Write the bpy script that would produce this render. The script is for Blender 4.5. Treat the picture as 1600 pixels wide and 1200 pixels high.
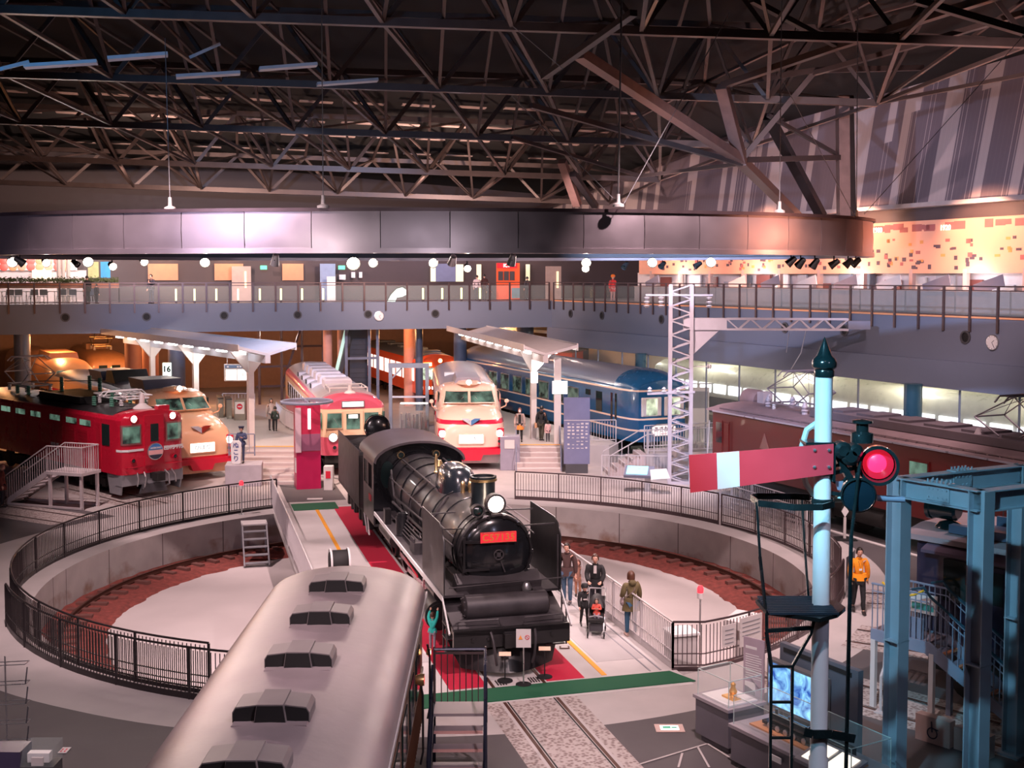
import bpy, bmesh, math, random
from mathutils import Vector, Matrix, Quaternion
from math import pi, sin, cos, atan2, radians, sqrt, hypot
random.seed(7)
for _o in list(bpy.data.objects): bpy.data.objects.remove(_o)
S = bpy.context.scene
COL = S.collection
# ------------------------------------------------------------------ camera
F, CY, YH, H = 1880.0, 540.0, 432.0, 8.8
TH = math.atan((CY - YH) / F)
cd = bpy.data.cameras.new('camera'); cam = bpy.data.objects.new('camera', cd); COL.objects.link(cam)
cd.sensor_width = 36.0; cd.lens = F / 1600 * 36.0
cd.shift_y = (CY - 600) / 1600.0
cd.clip_end = 400; cd.clip_start = 0.1
cam.location = (0, 0, H); cam.rotation_euler = (pi / 2 - TH, 0, 0)
S.camera = cam
# ------------------------------------------------------------------ world, exposure
w = bpy.data.worlds.new('world'); S.world = w; w.use_nodes = True
w.node_tree.nodes['Background'].inputs[0].default_value = (0.32, 0.20, 0.25, 1)
w.node_tree.nodes['Background'].inputs[1].default_value = 0.035
S.view_settings.view_transform = 'Standard'; S.view_settings.look = 'None'
S.view_settings.gamma = 1; S.view_settings.use_curve_mapping = False
S.view_settings.exposure = 1.05
# ------------------------------------------------------------------ lights of the hall, several of them added fill
def spot(p, q, power, col, deg=60, blend=0.6, rad=0.12):
    l = bpy.data.lights.new('hall_spot', 'SPOT'); o = bpy.data.objects.new('hall_spot', l); COL.objects.link(o)
    l.energy = power; l.color = col; l.spot_size = radians(deg); l.spot_blend = blend; l.shadow_soft_size = rad
    o.location = p; o.rotation_euler = (Vector(q) - Vector(p)).to_track_quat('-Z', 'Y').to_euler()
    return o
def pnt(p, power, col, rad=0.15):
    l = bpy.data.lights.new('hall_lamp', 'POINT'); o = bpy.data.objects.new('hall_lamp', l); COL.objects.link(o)
    l.energy = power; l.color = col; l.shadow_soft_size = rad; o.location = p
    return o
WARM = (1.0, 0.70, 0.60); PINK = (1.0, 0.715, 0.72); LAV = (0.86, 0.72, 1.0); CYAN = (0.25, 0.72, 1.0); AMB = (1.0, 0.42, 0.16); NEUT = (1.0, 0.86, 0.80)
# added fill spots over the turntable hall, without any fixtures
for p, q, e, c, d in [
    ((-9, 22, 15), (-7, 35, 0), 5800, PINK, 62), ((6, 24, 15), (4, 36, 0), 4200, PINK, 62),
    ((-3, 34, 15.5), (-3, 34.5, 0), 4200, PINK, 75), ((-16, 40, 14.5), (-11, 47, 1), 4200, PINK, 65),
    ((4, 44, 14.5), (3, 55, 1), 5200, PINK, 75), ((-8, 46, 14.5), (-6, 56, 1), 5200, WARM, 70),
    ((3, 16, 15), (2.5, 27, 0), 4600, PINK, 50), ((-7, 12, 15), (-6, 22, 0), 2200, PINK, 70),
    ((12, 36, 15), (11, 44, 1), 3000, PINK, 75), ((14, 24, 14), (9, 32, 0), 2600, PINK, 65),
    ((3.5, 8, 14), (-2.0, 15, 3.5), 1900, (.95,.76,.86), 60), ((-14, 8, 14), (-12, 30, 3), 900, LAV, 60),
    ((-2, 2, 12), (0.2, 27, 2), 1400, PINK, 30), ((1, 40, 9.1), (-2.5, 33, 3), 900, NEUT, 60)]:
    spot(p, q, e, c, d)
# cyan stage lamps on the signal and the gantry
spot((-3, 7, 12.2), (5.4, 14.5, 4.5), 560, CYAN, 34, 0.7); spot((-1.0, 8, 12.5), (8.0, 20.5, 3.2), 4600, (0.30,0.74,1.0), 26, 0.8)
spot((9.5, 6, 12.0), (5.4, 14.5, 5.0), 420, (0.75, 0.7, 1.0), 40, 0.8)
# blue wash in the upper left of the roof, brown wash on the rest, bluish wash on the gallery fascias
spot((-15, 25, 11.5), (-10, 37, 16), 1500, (0.16, 0.50, 1.0), 62)
spot((-3, 58, 10.8), (-4, 68, 14), 1700, (1.0, 0.62, 0.5), 120)
spot((-18, 57, 10.8), (-18, 68, 14), 1700, (1.0, 0.62, 0.5), 120)
spot((6, 40, 11), (9, 40, 17), 260, (1.0, 0.5, 0.32), 130); spot((-3, 30, 11), (-3, 32, 17), 120, (1.0, 0.62, 0.6), 130)
spot((-10, 45, 13), (-12, 72, 6), 6500, (0.50, 0.64, 1.0), 60); spot((2, 32, 13), (14, 55, 6), 6000, (0.50, 0.64, 1.0), 60)
spot((-20, 66, 12.4), (-21, 77, 14.8), 3600, (1.0, 0.66, 0.55), 130); spot((-5, 66, 12.4), (-5, 77, 14.6), 3600, (1.0, 0.66, 0.55), 130)
spot((4, 50, 11), (14, 62, 12), 1500, (1.0, 0.72, 0.78), 80); spot((12, 34, 11.8), (19, 50, 14.5), 3000, (1.0, 0.68, 0.70), 90)
spot((2, 60, 11.8), (11, 68, 13.5), 1100, (1.0, 0.68, 0.70), 90)
# added unseen spots standing in for light bounced onto the ring's metal panels
spot((-12, 19, 10.2), (-9.5, 28.5, 9.9), 420, LAV, 60); spot((-7, 17, 9.2), (-5.5, 28, 9.8), 220, (1,.85,.85), 55); spot((-1.5, 16, 9.0), (-1.0, 28, 9.8), 230, (1,.88,.95), 45); spot((13.5, 27, 10.0), (8.5, 31.5, 9.9), 330, (1.0,.38,.22), 60)
# ------------------------------------------------------------------ pixel helpers (frame 1600 x 1200)
def ray(px, py):
    x = (px - 800) / F; y = -(py - CY) / F
    return Vector((x, cos(TH) + y * sin(TH), -sin(TH) + y * cos(TH)))
def gnd(px, py, z=0.0):
    d = ray(px, py); t = (z - H) / d.z
    return Vector((d.x * t, d.y * t, z))
def at(px, py, Y):
    d = ray(px, py); t = Y / d.y
    return Vector((d.x * t, Y, H + d.z * t))
def hit(px, py, P, n):
    d = ray(px, py); P = Vector((P[0], P[1], 0)); n = Vector((n[0], n[1], 0))
    t = (P.dot(n)) / d.dot(n)
    return Vector((d.x * t, d.y * t, H + d.z * t))
# ------------------------------------------------------------------ materials
MATS = {}
def mat(name, col, rough=0.5, metal=0.0, emit=0.0, vary=0.08, scale=3.0, bump=0.0, spec=0.5, alpha=1.0, trans=0.0, ecol=None, coat=0.0):
    if name in MATS: return MATS[name]
    m = bpy.data.materials.new(name); m.use_nodes = True; nt = m.node_tree; b = nt.nodes['Principled BSDF']
    c = (*col, 1.0); b.inputs['Base Color'].default_value = c
    b.inputs['Roughness'].default_value = rough; b.inputs['Metallic'].default_value = metal
    b.inputs['Specular IOR Level'].default_value = spec
    b.inputs['Coat Weight'].default_value = coat
    if trans: b.inputs['Transmission Weight'].default_value = trans
    if alpha < 1: b.inputs['Alpha'].default_value = alpha
    if emit:
        b.inputs['Emission Color'].default_value = (*(ecol or col), 1); b.inputs['Emission Strength'].default_value = emit
    if vary:
        tc = nt.nodes.new('ShaderNodeTexCoord'); n = nt.nodes.new('ShaderNodeTexNoise'); n.inputs['Scale'].default_value = scale; n.inputs['Detail'].default_value = 6
        r = nt.nodes.new('ShaderNodeMapRange'); r.inputs[3].default_value = 1 - vary * 2; r.inputs[4].default_value = 1 + vary * 2
        mx = nt.nodes.new('ShaderNodeMix'); mx.data_type = 'RGBA'; mx.blend_type = 'MULTIPLY'; mx.inputs[0].default_value = 1
        mx.inputs[6].default_value = c
        nt.links.new(tc.outputs['Object'], n.inputs['Vector']); nt.links.new(n.outputs['Fac'], r.inputs[0])
        nt.links.new(r.outputs[0], mx.inputs[7]); nt.links.new(mx.outputs[2], b.inputs['Base Color'])
        if emit and vary >= .3:
            r3 = nt.nodes.new('ShaderNodeMapRange'); r3.inputs[1].default_value = .4; r3.inputs[2].default_value = .65; r3.inputs[3].default_value = 0; r3.inputs[4].default_value = emit * 1.8
            nt.links.new(n.outputs['Fac'], r3.inputs[0]); nt.links.new(r3.outputs[0], b.inputs['Emission Strength'])
        r2 = nt.nodes.new('ShaderNodeMapRange'); r2.inputs[3].default_value = max(0.02, rough - 0.1); r2.inputs[4].default_value = min(1, rough + 0.1)
        nt.links.new(n.outputs['Fac'], r2.inputs[0]); nt.links.new(r2.outputs[0], b.inputs['Roughness'])
        if bump:
            bp = nt.nodes.new('ShaderNodeBump'); bp.inputs['Strength'].default_value = bump; bp.inputs['Distance'].default_value = 0.02
            n2 = nt.nodes.new('ShaderNodeTexNoise'); n2.inputs['Scale'].default_value = scale * 6; n2.inputs['Detail'].default_value = 8
            nt.links.new(tc.outputs['Object'], n2.inputs['Vector']); nt.links.new(n2.outputs['Fac'], bp.inputs['Height']); nt.links.new(bp.outputs[0], b.inputs['Normal'])
    MATS[name] = m
    return m
def bands(name, stops, rough=0.3, axis='Z', coat=0.3):
    """paint scheme: colour bands by height in the vehicle's own frame; stops = [(from_height, colour), ...]"""
    m = bpy.data.materials.new(name); m.use_nodes = True; nt = m.node_tree; b = nt.nodes['Principled BSDF']
    b.inputs['Roughness'].default_value = rough; b.inputs['Coat Weight'].default_value = coat
    tc = nt.nodes.new('ShaderNodeTexCoord'); sp = nt.nodes.new('ShaderNodeSeparateXYZ'); nt.links.new(tc.outputs['Object'], sp.inputs[0])
    mr = nt.nodes.new('ShaderNodeMapRange'); mr.inputs[1].default_value = 0; mr.inputs[2].default_value = 5; nt.links.new(sp.outputs[axis], mr.inputs[0])
    cr = nt.nodes.new('ShaderNodeValToRGB'); cr.color_ramp.interpolation = 'CONSTANT'; nt.links.new(mr.outputs[0], cr.inputs[0])
    while len(cr.color_ramp.elements) < len(stops): cr.color_ramp.elements.new(0.5)
    for e, (z, c) in zip(cr.color_ramp.elements, stops): e.position = z / 5.0; e.color = (*c, 1)
    nt.links.new(cr.outputs[0], b.inputs['Base Color']); MATS[name] = m
    return m
def glassm(name, col=(0.8, 0.95, 0.9), a=0.25, rough=0.05):
    m = mat(name, col, rough, vary=0, alpha=a, spec=0.8); return m
K = dict(
 steel_black=mat('black_loco_paint', (0.016, 0.015, 0.017), 0.36, 0.1, vary=0.25, scale=2, bump=0.08, coat=0.1),
 steel_gloss=mat('black_gloss', (0.012, 0.013, 0.016), 0.2, 0.2, vary=0.1, coat=0.5),
 steel_grey=mat('dusty_black', (0.05, 0.045, 0.05), 0.5, 0.2, vary=0.3, scale=3, bump=0.1),
 under=mat('underframe_black', (0.012, 0.011, 0.011), 0.7, vary=0.2),
 silver=mat('bare_steel', (0.6, 0.6, 0.62), 0.3, 0.9),
 brass=mat('brass', (0.7, 0.5, 0.25), 0.3, 0.9),
 red=mat('bright_red', (0.62, 0.015, 0.045), 0.4), carpet=mat('red_carpet', (0.55, 0.012, 0.05), 0.95, vary=0.1, scale=30),
 white=mat('white_paint', (0.75, 0.75, 0.75), 0.45, vary=0.04), offwhite=mat('off_white', (0.62, 0.58, 0.57), 0.6, vary=0.05),
 grey=mat('grey_paint', (0.25, 0.25, 0.27), 0.5), dgrey=mat('dark_grey_paint', (0.06, 0.06, 0.07), 0.5), bgrey=mat('blue_grey_paint', (0.20, 0.22, 0.30), 0.5),
 rail_dark=mat('dark_railing', (0.035, 0.028, 0.030), 0.4, 0.5, vary=0.05), rail_light=mat('pale_railing', (0.55, 0.52, 0.53), 0.4, 0.2, vary=0.05),
 rail_brown=mat('brown_railing', (0.10, 0.07, 0.075), 0.35, 0.5, vary=0.05),
 concrete=mat('concrete', (0.40, 0.37, 0.36), 0.85, vary=0.14, scale=1.2, bump=0.1),
 pitfloor=mat('pit_floor', (0.50, 0.45, 0.44), 0.8, vary=0.10, scale=0.5, bump=0.05),
 ballast=mat('red_ballast', (0.20, 0.045, 0.035), 1.0, vary=0.4, scale=6, bump=1.0),
 rust=mat('rusty_rail', (0.09, 0.035, 0.025), 0.6, 0.4), sleeper=mat('wood_sleeper', (0.14, 0.055, 0.045), 0.9),
 glass=glassm('clear_glass', (0.75, 0.9, 0.88), 0.08), dglass=mat('dark_glass', (0.015, 0.03, 0.03), 0.08, vary=0, coat=0.5),
 greenglass=mat('lit_green_glass', (0.03,0.05,0.045), 0.1, vary=0.35, scale=1.6, emit=0.09, ecol=(0.45,0.8,0.6)),
 lamp=mat('lamp_glow', (1.0, 0.85, 0.7), 0.5, emit=14, vary=0, ecol=(1.0, 0.78, 0.62)),
 lampw=mat('sign_glow', (1.0, 0.95, 0.9), 0.5, emit=0.9, vary=0, ecol=(1.0, 0.95, 0.9)),
 lampg=mat('sign_glow_green', (0.9, 1.0, 0.9), 0.5, emit=1.5, vary=0, ecol=(0.8, 1.0, 0.85)),
 redlamp=mat('red_lamp_glow', (1.0, 0.05, 0.05), 0.5, emit=1.0, vary=0, ecol=(1.0, 0.02, 0.04)),
 amber=mat('amber_glow', (1.0, 0.5, 0.2), 0.5, emit=5, vary=0, ecol=(1.0, 0.45, 0.15)),
 black=mat('matt_black', (0.01, 0.01, 0.011), 0.7), wood=mat('varnished_brown_wood', (0.22, 0.07, 0.025), 0.35, vary=0.25, scale=5, coat=0.3),
 green=mat('green_mat', (0.010, 0.10, 0.045), 0.95, vary=0.08, scale=40), yellow=mat('yellow_line', (0.80, 0.33, 0.02), 0.7),
 teal_black=mat('green_black_enamel', (0.006, 0.016, 0.018), 0.18, vary=0.05, coat=0.6),
 gold=mat('gold_lettering', (0.75, 0.3, 0.08), 0.4, 0.3, vary=0), ink=mat('dark_ink', (0.03, 0.03, 0.06), 0.7, vary=0),
)
# ------------------------------------------------------------------ mesh builder
class G:
    def __init__(s): s.v = []; s.f = []; s.m = []; s.mi = 0
    def add(s, vs, fs):
        b = len(s.v); s.v += [tuple(x) for x in vs]
        for f in fs: s.f.append(tuple(b + i for i in f)); s.m.append(s.mi)
        return s
    def box(s, x0, x1, y0, y1, z0, z1):
        return s.add([(x0,y0,z0),(x1,y0,z0),(x1,y1,z0),(x0,y1,z0),(x0,y0,z1),(x1,y0,z1),(x1,y1,z1),(x0,y1,z1)],
                     [(0,3,2,1),(4,5,6,7),(0,1,5,4),(1,2,6,5),(2,3,7,6),(3,0,4,7)])
    def boxc(s, c, d, rz=0.0):
        vs = []
        for z in (-.5, .5):
            for x, y in ((-.5,-.5),(.5,-.5),(.5,.5),(-.5,.5)):
                X, Y = x*d[0], y*d[1]; vs.append((c[0]+X*cos(rz)-Y*sin(rz), c[1]+X*sin(rz)+Y*cos(rz), c[2]+z*d[2]))
        return s.add(vs, [(0,3,2,1),(4,5,6,7),(0,1,5,4),(1,2,6,5),(2,3,7,6),(3,0,4,7)])
    def bar(s, p, q, w=.05, h=None, up=(0,0,1)):
        h = h or w; p = Vector(p); q = Vector(q); d = (q-p).normalized(); u = Vector(up)
        if abs(d.dot(u)) > .99: u = Vector((1,0,0))
        a = d.cross(u).normalized()*w/2; b = a.cross(d).normalized()*h/2
        vs = [e + x for e in (p, q) for x in (a+b, a-b, -a-b, -a+b)]
        return s.add(vs, [(0,1,2,3),(7,6,5,4),(0,4,5,1),(1,5,6,2),(2,6,7,3),(3,7,4,0)])
    def tube(s, pts, r, n=6, closed=False, cap=True):
        pts = [Vector(p) for p in pts]; N = len(pts); rs = r if isinstance(r, (list, tuple)) else [r]*N
        ref = None; rings = []
        for i, p in enumerate(pts):
            if closed: d = (pts[(i+1) % N] - pts[i-1])
            else: d = pts[min(i+1, N-1)] - pts[max(i-1, 0)]
            d = d.normalized() if d.length else Vector((0,0,1))
            if ref is None: ref = Vector((0,0,1)) if abs(d.z) < .9 else Vector((1,0,0))
            a = ref - d*ref.dot(d); a.normalize(); ref = a; b = d.cross(a)
            rings.append([p + (a*cos(2*pi*k/n) + b*sin(2*pi*k/n))*rs[i] for k in range(n)])
        return s.loft(rings, cap=(cap and not closed), loop=closed)
    def loft(s, rings, cap=True, loop=False, closed=True):
        n = len(rings[0]); vs = [v for r in rings for v in r]; fs = []
        R = len(rings)
        for i in range(R if loop else R-1):
            j = (i+1) % R
            for k in range(n if closed else n-1):
                l = (k+1) % n; fs.append((i*n+k, i*n+l, j*n+l, j*n+k))
        if cap: fs.append(tuple(range(n))[::-1]); fs.append(tuple((R-1)*n + k for k in range(n)))
        return s.add(vs, fs)
    def cyl(s, p, q, r, r2=None, n=16): return s.tube([p, q], [r, r if r2 is None else r2], n)
    def lathe(s, prof, c=(0,0,0), ax=(0,0,1), n=20, cap=True):
        ax = Vector(ax).normalized(); a = ax.orthogonal().normalized(); b = ax.cross(a); c = Vector(c)
        rings = [[c + ax*z + (a*cos(2*pi*k/n) + b*sin(2*pi*k/n))*max(r, .0005) for k in range(n)] for r, z in prof]
        return s.loft(rings, cap)
    def prism(s, poly, axis, a0, a1):
        """poly in the two other axes (cyclic order kept) extruded along axis"""
        def P(u, v, a): return (a,u,v) if axis == 'x' else ((u,a,v) if axis == 'y' else (u,v,a))
        n = len(poly); vs = [P(u,v,a0) for u,v in poly] + [P(u,v,a1) for u,v in poly]
        return s.add(vs, [tuple(range(n))[::-1], tuple(range(n, 2*n))] + [(k,(k+1)%n,n+(k+1)%n,n+k) for k in range(n)])
    def slab(s, poly, z0, z1): return s.prism([(p[0], p[1]) for p in poly], 'z', z0, z1)
    def ball(s, c, r, n=12, sc=(1,1,1)):
        rings = []
        for i in range(1, n//2):
            t = pi*i/(n//2); rings.append([Vector((c[0]+r*sc[0]*sin(t)*cos(2*pi*k/n), c[1]+r*sc[1]*sin(t)*sin(2*pi*k/n), c[2]-r*sc[2]*cos(t))) for k in range(n)])
        return s.loft(rings, True)
    def torus(s, c, R, r, ax=(0,0,1), n=28, m=6):
        ax = Vector(ax).normalized(); a = ax.orthogonal().normalized(); b = ax.cross(a); c = Vector(c)
        return s.tube([c + (a*cos(2*pi*k/n)+b*sin(2*pi*k/n))*R for k in range(n)], r, m, closed=True)
    def build(s, name, m, parent=None, smooth=40, bevel=0, **props):
        me = bpy.data.meshes.new(name); me.from_pydata(s.v, [], s.f)
        ms = m if isinstance(m, (list, tuple)) else [m]
        for x in ms: me.materials.append(K[x] if isinstance(x, str) else x)
        me.polygons.foreach_set('material_index', s.m)
        bm = bmesh.new(); bm.from_mesh(me); bmesh.ops.recalc_face_normals(bm, faces=bm.faces); bm.to_mesh(me); bm.free()
        o = bpy.data.objects.new(name, me); COL.objects.link(o)
        if smooth:
            me.polygons.foreach_set('use_smooth', [True]*len(me.polygons))
            me.set_sharp_from_angle(angle=radians(smooth))
        if bevel:
            b = o.modifiers.new('bevel', 'BEVEL'); b.width = bevel; b.segments = 2; b.limit_method = 'ANGLE'
        if parent: o.parent = parent
        for k, v in props.items(): o[k] = v
        return o
def thing(name, label, cat, loc=(0,0,0), rz=0.0, group=None):
    o = bpy.data.objects.new(name, None); COL.objects.link(o); o.location = loc; o.rotation_euler = (0,0,rz); o.empty_display_size = .3
    o['label'] = label; o['category'] = cat
    if group: o['group'] = group
    return o
def tag(o, label, cat, group=None):
    o['label'] = label; o['category'] = cat
    if group: o['group'] = group
    return o
def struct(o): o['kind'] = 'structure'; return o
def kids(o): return [c for c in bpy.data.objects if c.parent == o]
def copy_tree(o, loc=None, rz=None, label=None, group=None):
    r = o.copy(); COL.objects.link(r)
    if loc is not None: r.location = loc
    if rz is not None: r.rotation_euler = (0,0,rz)
    if label: r['label'] = label
    if group: r['group'] = group
    for c in kids(o):
        d = c.copy(); COL.objects.link(d); d.parent = r
        for e in kids(c):
            h = e.copy(); COL.objects.link(h); h.parent = d
    return r
def text(s, size, m, parent, o, xdir, up=(0,0,1), name='lettering', ext=0.004, spacing=1.0, bold=0.0):
    """flat raised lettering centred at o, reading along xdir"""
    c = bpy.data.curves.new('t', 'FONT'); c.body = s; c.size = size; c.align_x = 'CENTER'; c.align_y = 'CENTER'; c.extrude = ext; c.space_character = spacing; c.offset = bold; c.resolution_u = 3
    t = bpy.data.objects.new('t', c); COL.objects.link(t)
    me = bpy.data.meshes.new_from_object(t.evaluated_get(bpy.context.evaluated_depsgraph_get())); bpy.data.objects.remove(t); me.name = name
    x = Vector(xdir).normalized(); u = Vector(up); u = (u - x*u.dot(x)).normalized(); z = x.cross(u)
    M = Matrix((x, u, z)).transposed().to_4x4(); M.translation = Vector(o); me.transform(M)
    me.materials.clear(); me.materials.append(K[m] if isinstance(m, str) else m)
    ob = bpy.data.objects.new(name, me); COL.objects.link(ob); ob.parent = parent
    return ob
def arc(c, r, a0, a1, n, z=0.0):
    return [Vector((c[0] + (r(a) if callable(r) else r)*cos(a), c[1] + (r(a) if callable(r) else r)*sin(a), z)) for a in [a0 + (a1-a0)*i/n for i in range(n+1)]]
def interp(tab):
    def f(a):
        if a <= tab[0][0]: return tab[0][1]
        for (a0, v0), (a1, v1) in zip(tab, tab[1:]):
            if a <= a1: return v0 + (v1-v0)*(a-a0)/(a1-a0)
        return tab[-1][1]
    return f
TC = Vector((-2.4, 35.3, 0))   # turntable centre
A0 = Vector((0.1, 26.3, 0)); AT = Vector((-.2607, .9654, 0)); AN = Vector((.9654, .2607, 0))  # locomotive axis: front, rearward, right
def ax(al, off, z=0.0): p = A0 + AT*al + AN*off; return Vector((p.x, p.y, z))
# ================================================================== SETTING
def floor_mat(name, c1, c2, scale, kind='noise', rough=0.75):
    m = bpy.data.materials.new(name); m.use_nodes = True; nt = m.node_tree; b = nt.nodes['Principled BSDF']; b.inputs['Roughness'].default_value = rough
    tc = nt.nodes.new('ShaderNodeTexCoord')
    if kind == 'cobble':
        t = nt.nodes.new('ShaderNodeTexVoronoi'); t.inputs['Scale'].default_value = scale; t.feature = 'F1'; out = t.outputs['Distance']
    else:
        t = nt.nodes.new('ShaderNodeTexNoise'); t.inputs['Scale'].default_value = scale; t.inputs['Detail'].default_value = 5; out = t.outputs['Fac']
    nt.links.new(tc.outputs['Object'], t.inputs['Vector'])
    r = nt.nodes.new('ShaderNodeValToRGB'); r.color_ramp.elements[0].color = (*c1, 1); r.color_ramp.elements[1].color = (*c2, 1)
    r.color_ramp.elements[0].position = 0.35 if kind == 'noise' else 0.25; r.color_ramp.elements[1].position = 0.65 if kind == 'noise' else 0.6
    nt.links.new(out, r.inputs[0]); nt.links.new(r.outputs[0], b.inputs['Base Color']); K[name] = m
    return m
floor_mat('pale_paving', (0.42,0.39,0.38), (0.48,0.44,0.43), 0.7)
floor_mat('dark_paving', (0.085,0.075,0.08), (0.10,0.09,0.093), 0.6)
floor_mat('cobble_paving', (0.20,0.15,0.14), (0.43,0.38,0.36), 13.0, 'cobble')
floor_mat('deck_paving', (0.50,0.47,0.46), (0.56,0.53,0.52), 0.8)
floor_mat('deck_patch', (0.40,0.38,0.38), (0.43,0.41,0.41), 0.8)
RP = 11.05
r_light = interp([(-pi/2-.01,12.75),(-.9,12.9),(-.2,13.05),(.5,14.4),(1.2,14.6),(2.0,14.6),(2.9,15.0),(3.4,13.9),(4.19,13.05),(4.72,12.75),(5.4,12.9),(6.1,13.05)])
def rl(a):
    while a < -pi/2: a += 2*pi
    return r_light(a)
g = G()
N = 144
A_ = [-pi/2 + 2*pi*i/N for i in range(N+1)]
P0 = [TC + Vector((cos(a), sin(a), 0))*RP for a in A_]; P1 = [TC + Vector((cos(a), sin(a), 0))*rl(a) for a in A_]
P2 = [TC + Vector((cos(a), sin(a), 0))*95 for a in A_]
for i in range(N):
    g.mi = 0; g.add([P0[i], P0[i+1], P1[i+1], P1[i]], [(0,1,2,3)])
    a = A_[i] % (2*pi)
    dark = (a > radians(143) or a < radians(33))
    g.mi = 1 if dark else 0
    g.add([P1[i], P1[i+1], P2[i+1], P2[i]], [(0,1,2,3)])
# track bands set in the floor (cobbles, rails flush with the paving)
def band(c, d, half, z, mi, s0, s1):
    n = Vector((-d.y, d.x, 0)); g.mi = mi
    q = [c + d*s0 + n*half, c + d*s0 - n*half, c + d*s1 - n*half, c + d*s1 + n*half]
    g.add([Vector((p.x, p.y, z)) for p in q], [(0,3,2,1)])
g.mi = 1
g.slab([ax(21.8,-3.3), ax(21.8,-1.0), ax(26.4,-1.0), ax(26.4,-3.3)], 0, .006)
def track(c, d, s0, s1, k=0):
    band(c, d, 1.0, .004+k, 2, s0, s1)
    n = Vector((-d.y, d.x, 0))
    for s in (-.57, .57):
        band(c + n*s, d, .10, .007+k, 0, s0, s1); band(c + n*s, d, .035, .010+k, 3, s0, s1); band(c + n*(s - .07*(1 if s>0 else -1)), d, .018, .011+k, 4, s0, s1)
track(ax(0, -.17), -AT, 1.7, 18)
for i, ang in enumerate((-47, -30, -13)):
    d = Vector((cos(radians(ang)), sin(radians(ang)), 0)); track(TC, d, 12.0 if i == 0 else 12.4, 30, .001*i)
for ang in (137, 150):
    d = Vector((cos(radians(ang)), sin(radians(ang)), 0)); track(TC, d, 15.5, 22)
fl = g.build('floor', ['pale_paving', 'dark_paving', 'cobble_paving', 'rust', 'black'], smooth=0); struct(fl)
# pit
g = G(); c = arc(TC, RP, 0, 2*pi, 120)[:-1]; ci = arc(TC, RP + .35, 0, 2*pi, 120)[:-1]
g.loft([[p + Vector((0,0,z)) for p in c] for z in (-1.25, -.62, -.6, -.58, 0)] + [[p + Vector((0,0,-.002)) for p in ci]], cap=False)
def pit_mat():
    m = K['concrete'].copy(); m.name = 'pit_concrete'; nt = m.node_tree; b = nt.nodes['Principled BSDF']
    src = b.inputs['Base Color'].links[0].from_socket
    tc = nt.nodes.new('ShaderNodeTexCoord'); sp = nt.nodes.new('ShaderNodeSeparateXYZ'); nt.links.new(tc.outputs['Object'], sp.inputs[0])
    ox = nt.nodes.new('ShaderNodeMath'); ox.operation='ADD'; ox.inputs[1].default_value = 2.4; nt.links.new(sp.outputs[0], ox.inputs[0])
    oy = nt.nodes.new('ShaderNodeMath'); oy.operation='ADD'; oy.inputs[1].default_value = -35.3; nt.links.new(sp.outputs[1], oy.inputs[0])
    at2 = nt.nodes.new('ShaderNodeMath'); at2.operation='ARCTAN2'; nt.links.new(oy.outputs[0], at2.inputs[0]); nt.links.new(ox.outputs[0], at2.inputs[1])
    ml = nt.nodes.new('ShaderNodeMath'); ml.operation='MULTIPLY'; ml.inputs[1].default_value = 4.2; nt.links.new(at2.outputs[0], ml.inputs[0])
    fr = nt.nodes.new('ShaderNodeMath'); fr.operation='FRACT'; nt.links.new(ml.outputs[0], fr.inputs[0])
    lt = nt.nodes.new('ShaderNodeMath'); lt.operation='LESS_THAN'; lt.inputs[1].default_value = .012; nt.links.new(fr.outputs[0], lt.inputs[0])
    # rust stains low on the wall
    n = nt.nodes.new('ShaderNodeTexNoise'); n.inputs['Scale'].default_value = 0.9; n.inputs['Detail'].default_value = 7; nt.links.new(tc.outputs['Object'], n.inputs['Vector'])
    mr = nt.nodes.new('ShaderNodeMapRange'); mr.inputs[1].default_value = .5; mr.inputs[2].default_value = .68; nt.links.new(n.outputs['Fac'], mr.inputs[0])
    zz = nt.nodes.new('ShaderNodeMapRange'); zz.inputs[1].default_value = -.55; zz.inputs[2].default_value = -.62; nt.links.new(sp.outputs[2], zz.inputs[0])
    mm = nt.nodes.new('ShaderNodeMath'); mm.operation='MULTIPLY'; nt.links.new(mr.outputs[0], mm.inputs[0]); nt.links.new(zz.outputs[0], mm.inputs[1])
    m1 = nt.nodes.new('ShaderNodeMix'); m1.data_type='RGBA'; nt.links.new(mm.outputs[0], m1.inputs[0]); nt.links.new(src, m1.inputs[6]); m1.inputs[7].default_value = (0.20,0.10,0.055,1)
    m2 = nt.nodes.new('ShaderNodeMix'); m2.data_type='RGBA'; nt.links.new(lt.outputs[0], m2.inputs[0]); nt.links.new(m1.outputs[2], m2.inputs[6]); m2.inputs[7].default_value = (0.07,0.05,0.05,1)
    nt.links.new(m2.outputs[2], b.inputs['Base Color']); return m
struct(g.build('wall_pit', pit_mat()))
g = G(); g.lathe([(9.3,-1.30),(9.3,-1.25),(.001,-1.25)], TC, n=96, cap=False); struct(g.build('floor_pit', 'pitfloor'))
g = G(); rings = []
nb = 180
for r, z in ((9.15,-1.26),(9.4,-1.19),(9.9,-1.14),(10.7,-1.12),(11.03,-1.10)):
    rings.append([TC + Vector(((r+random.uniform(-.05,.05))*cos(2*pi*k/nb), (r+random.uniform(-.05,.05))*sin(2*pi*k/nb), z+random.uniform(-.025,.02))) for k in range(nb)])
g.loft(rings, cap=False); tag(g.build('ballast_bed', 'ballast'), 'ring of rust-red crushed stone along the foot of the turntable pit wall', 'ballast')['kind'] = 'stuff'
rt = thing('ring_rail', 'single curved rail on sleepers running around the turntable pit', 'rail', TC)
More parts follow.
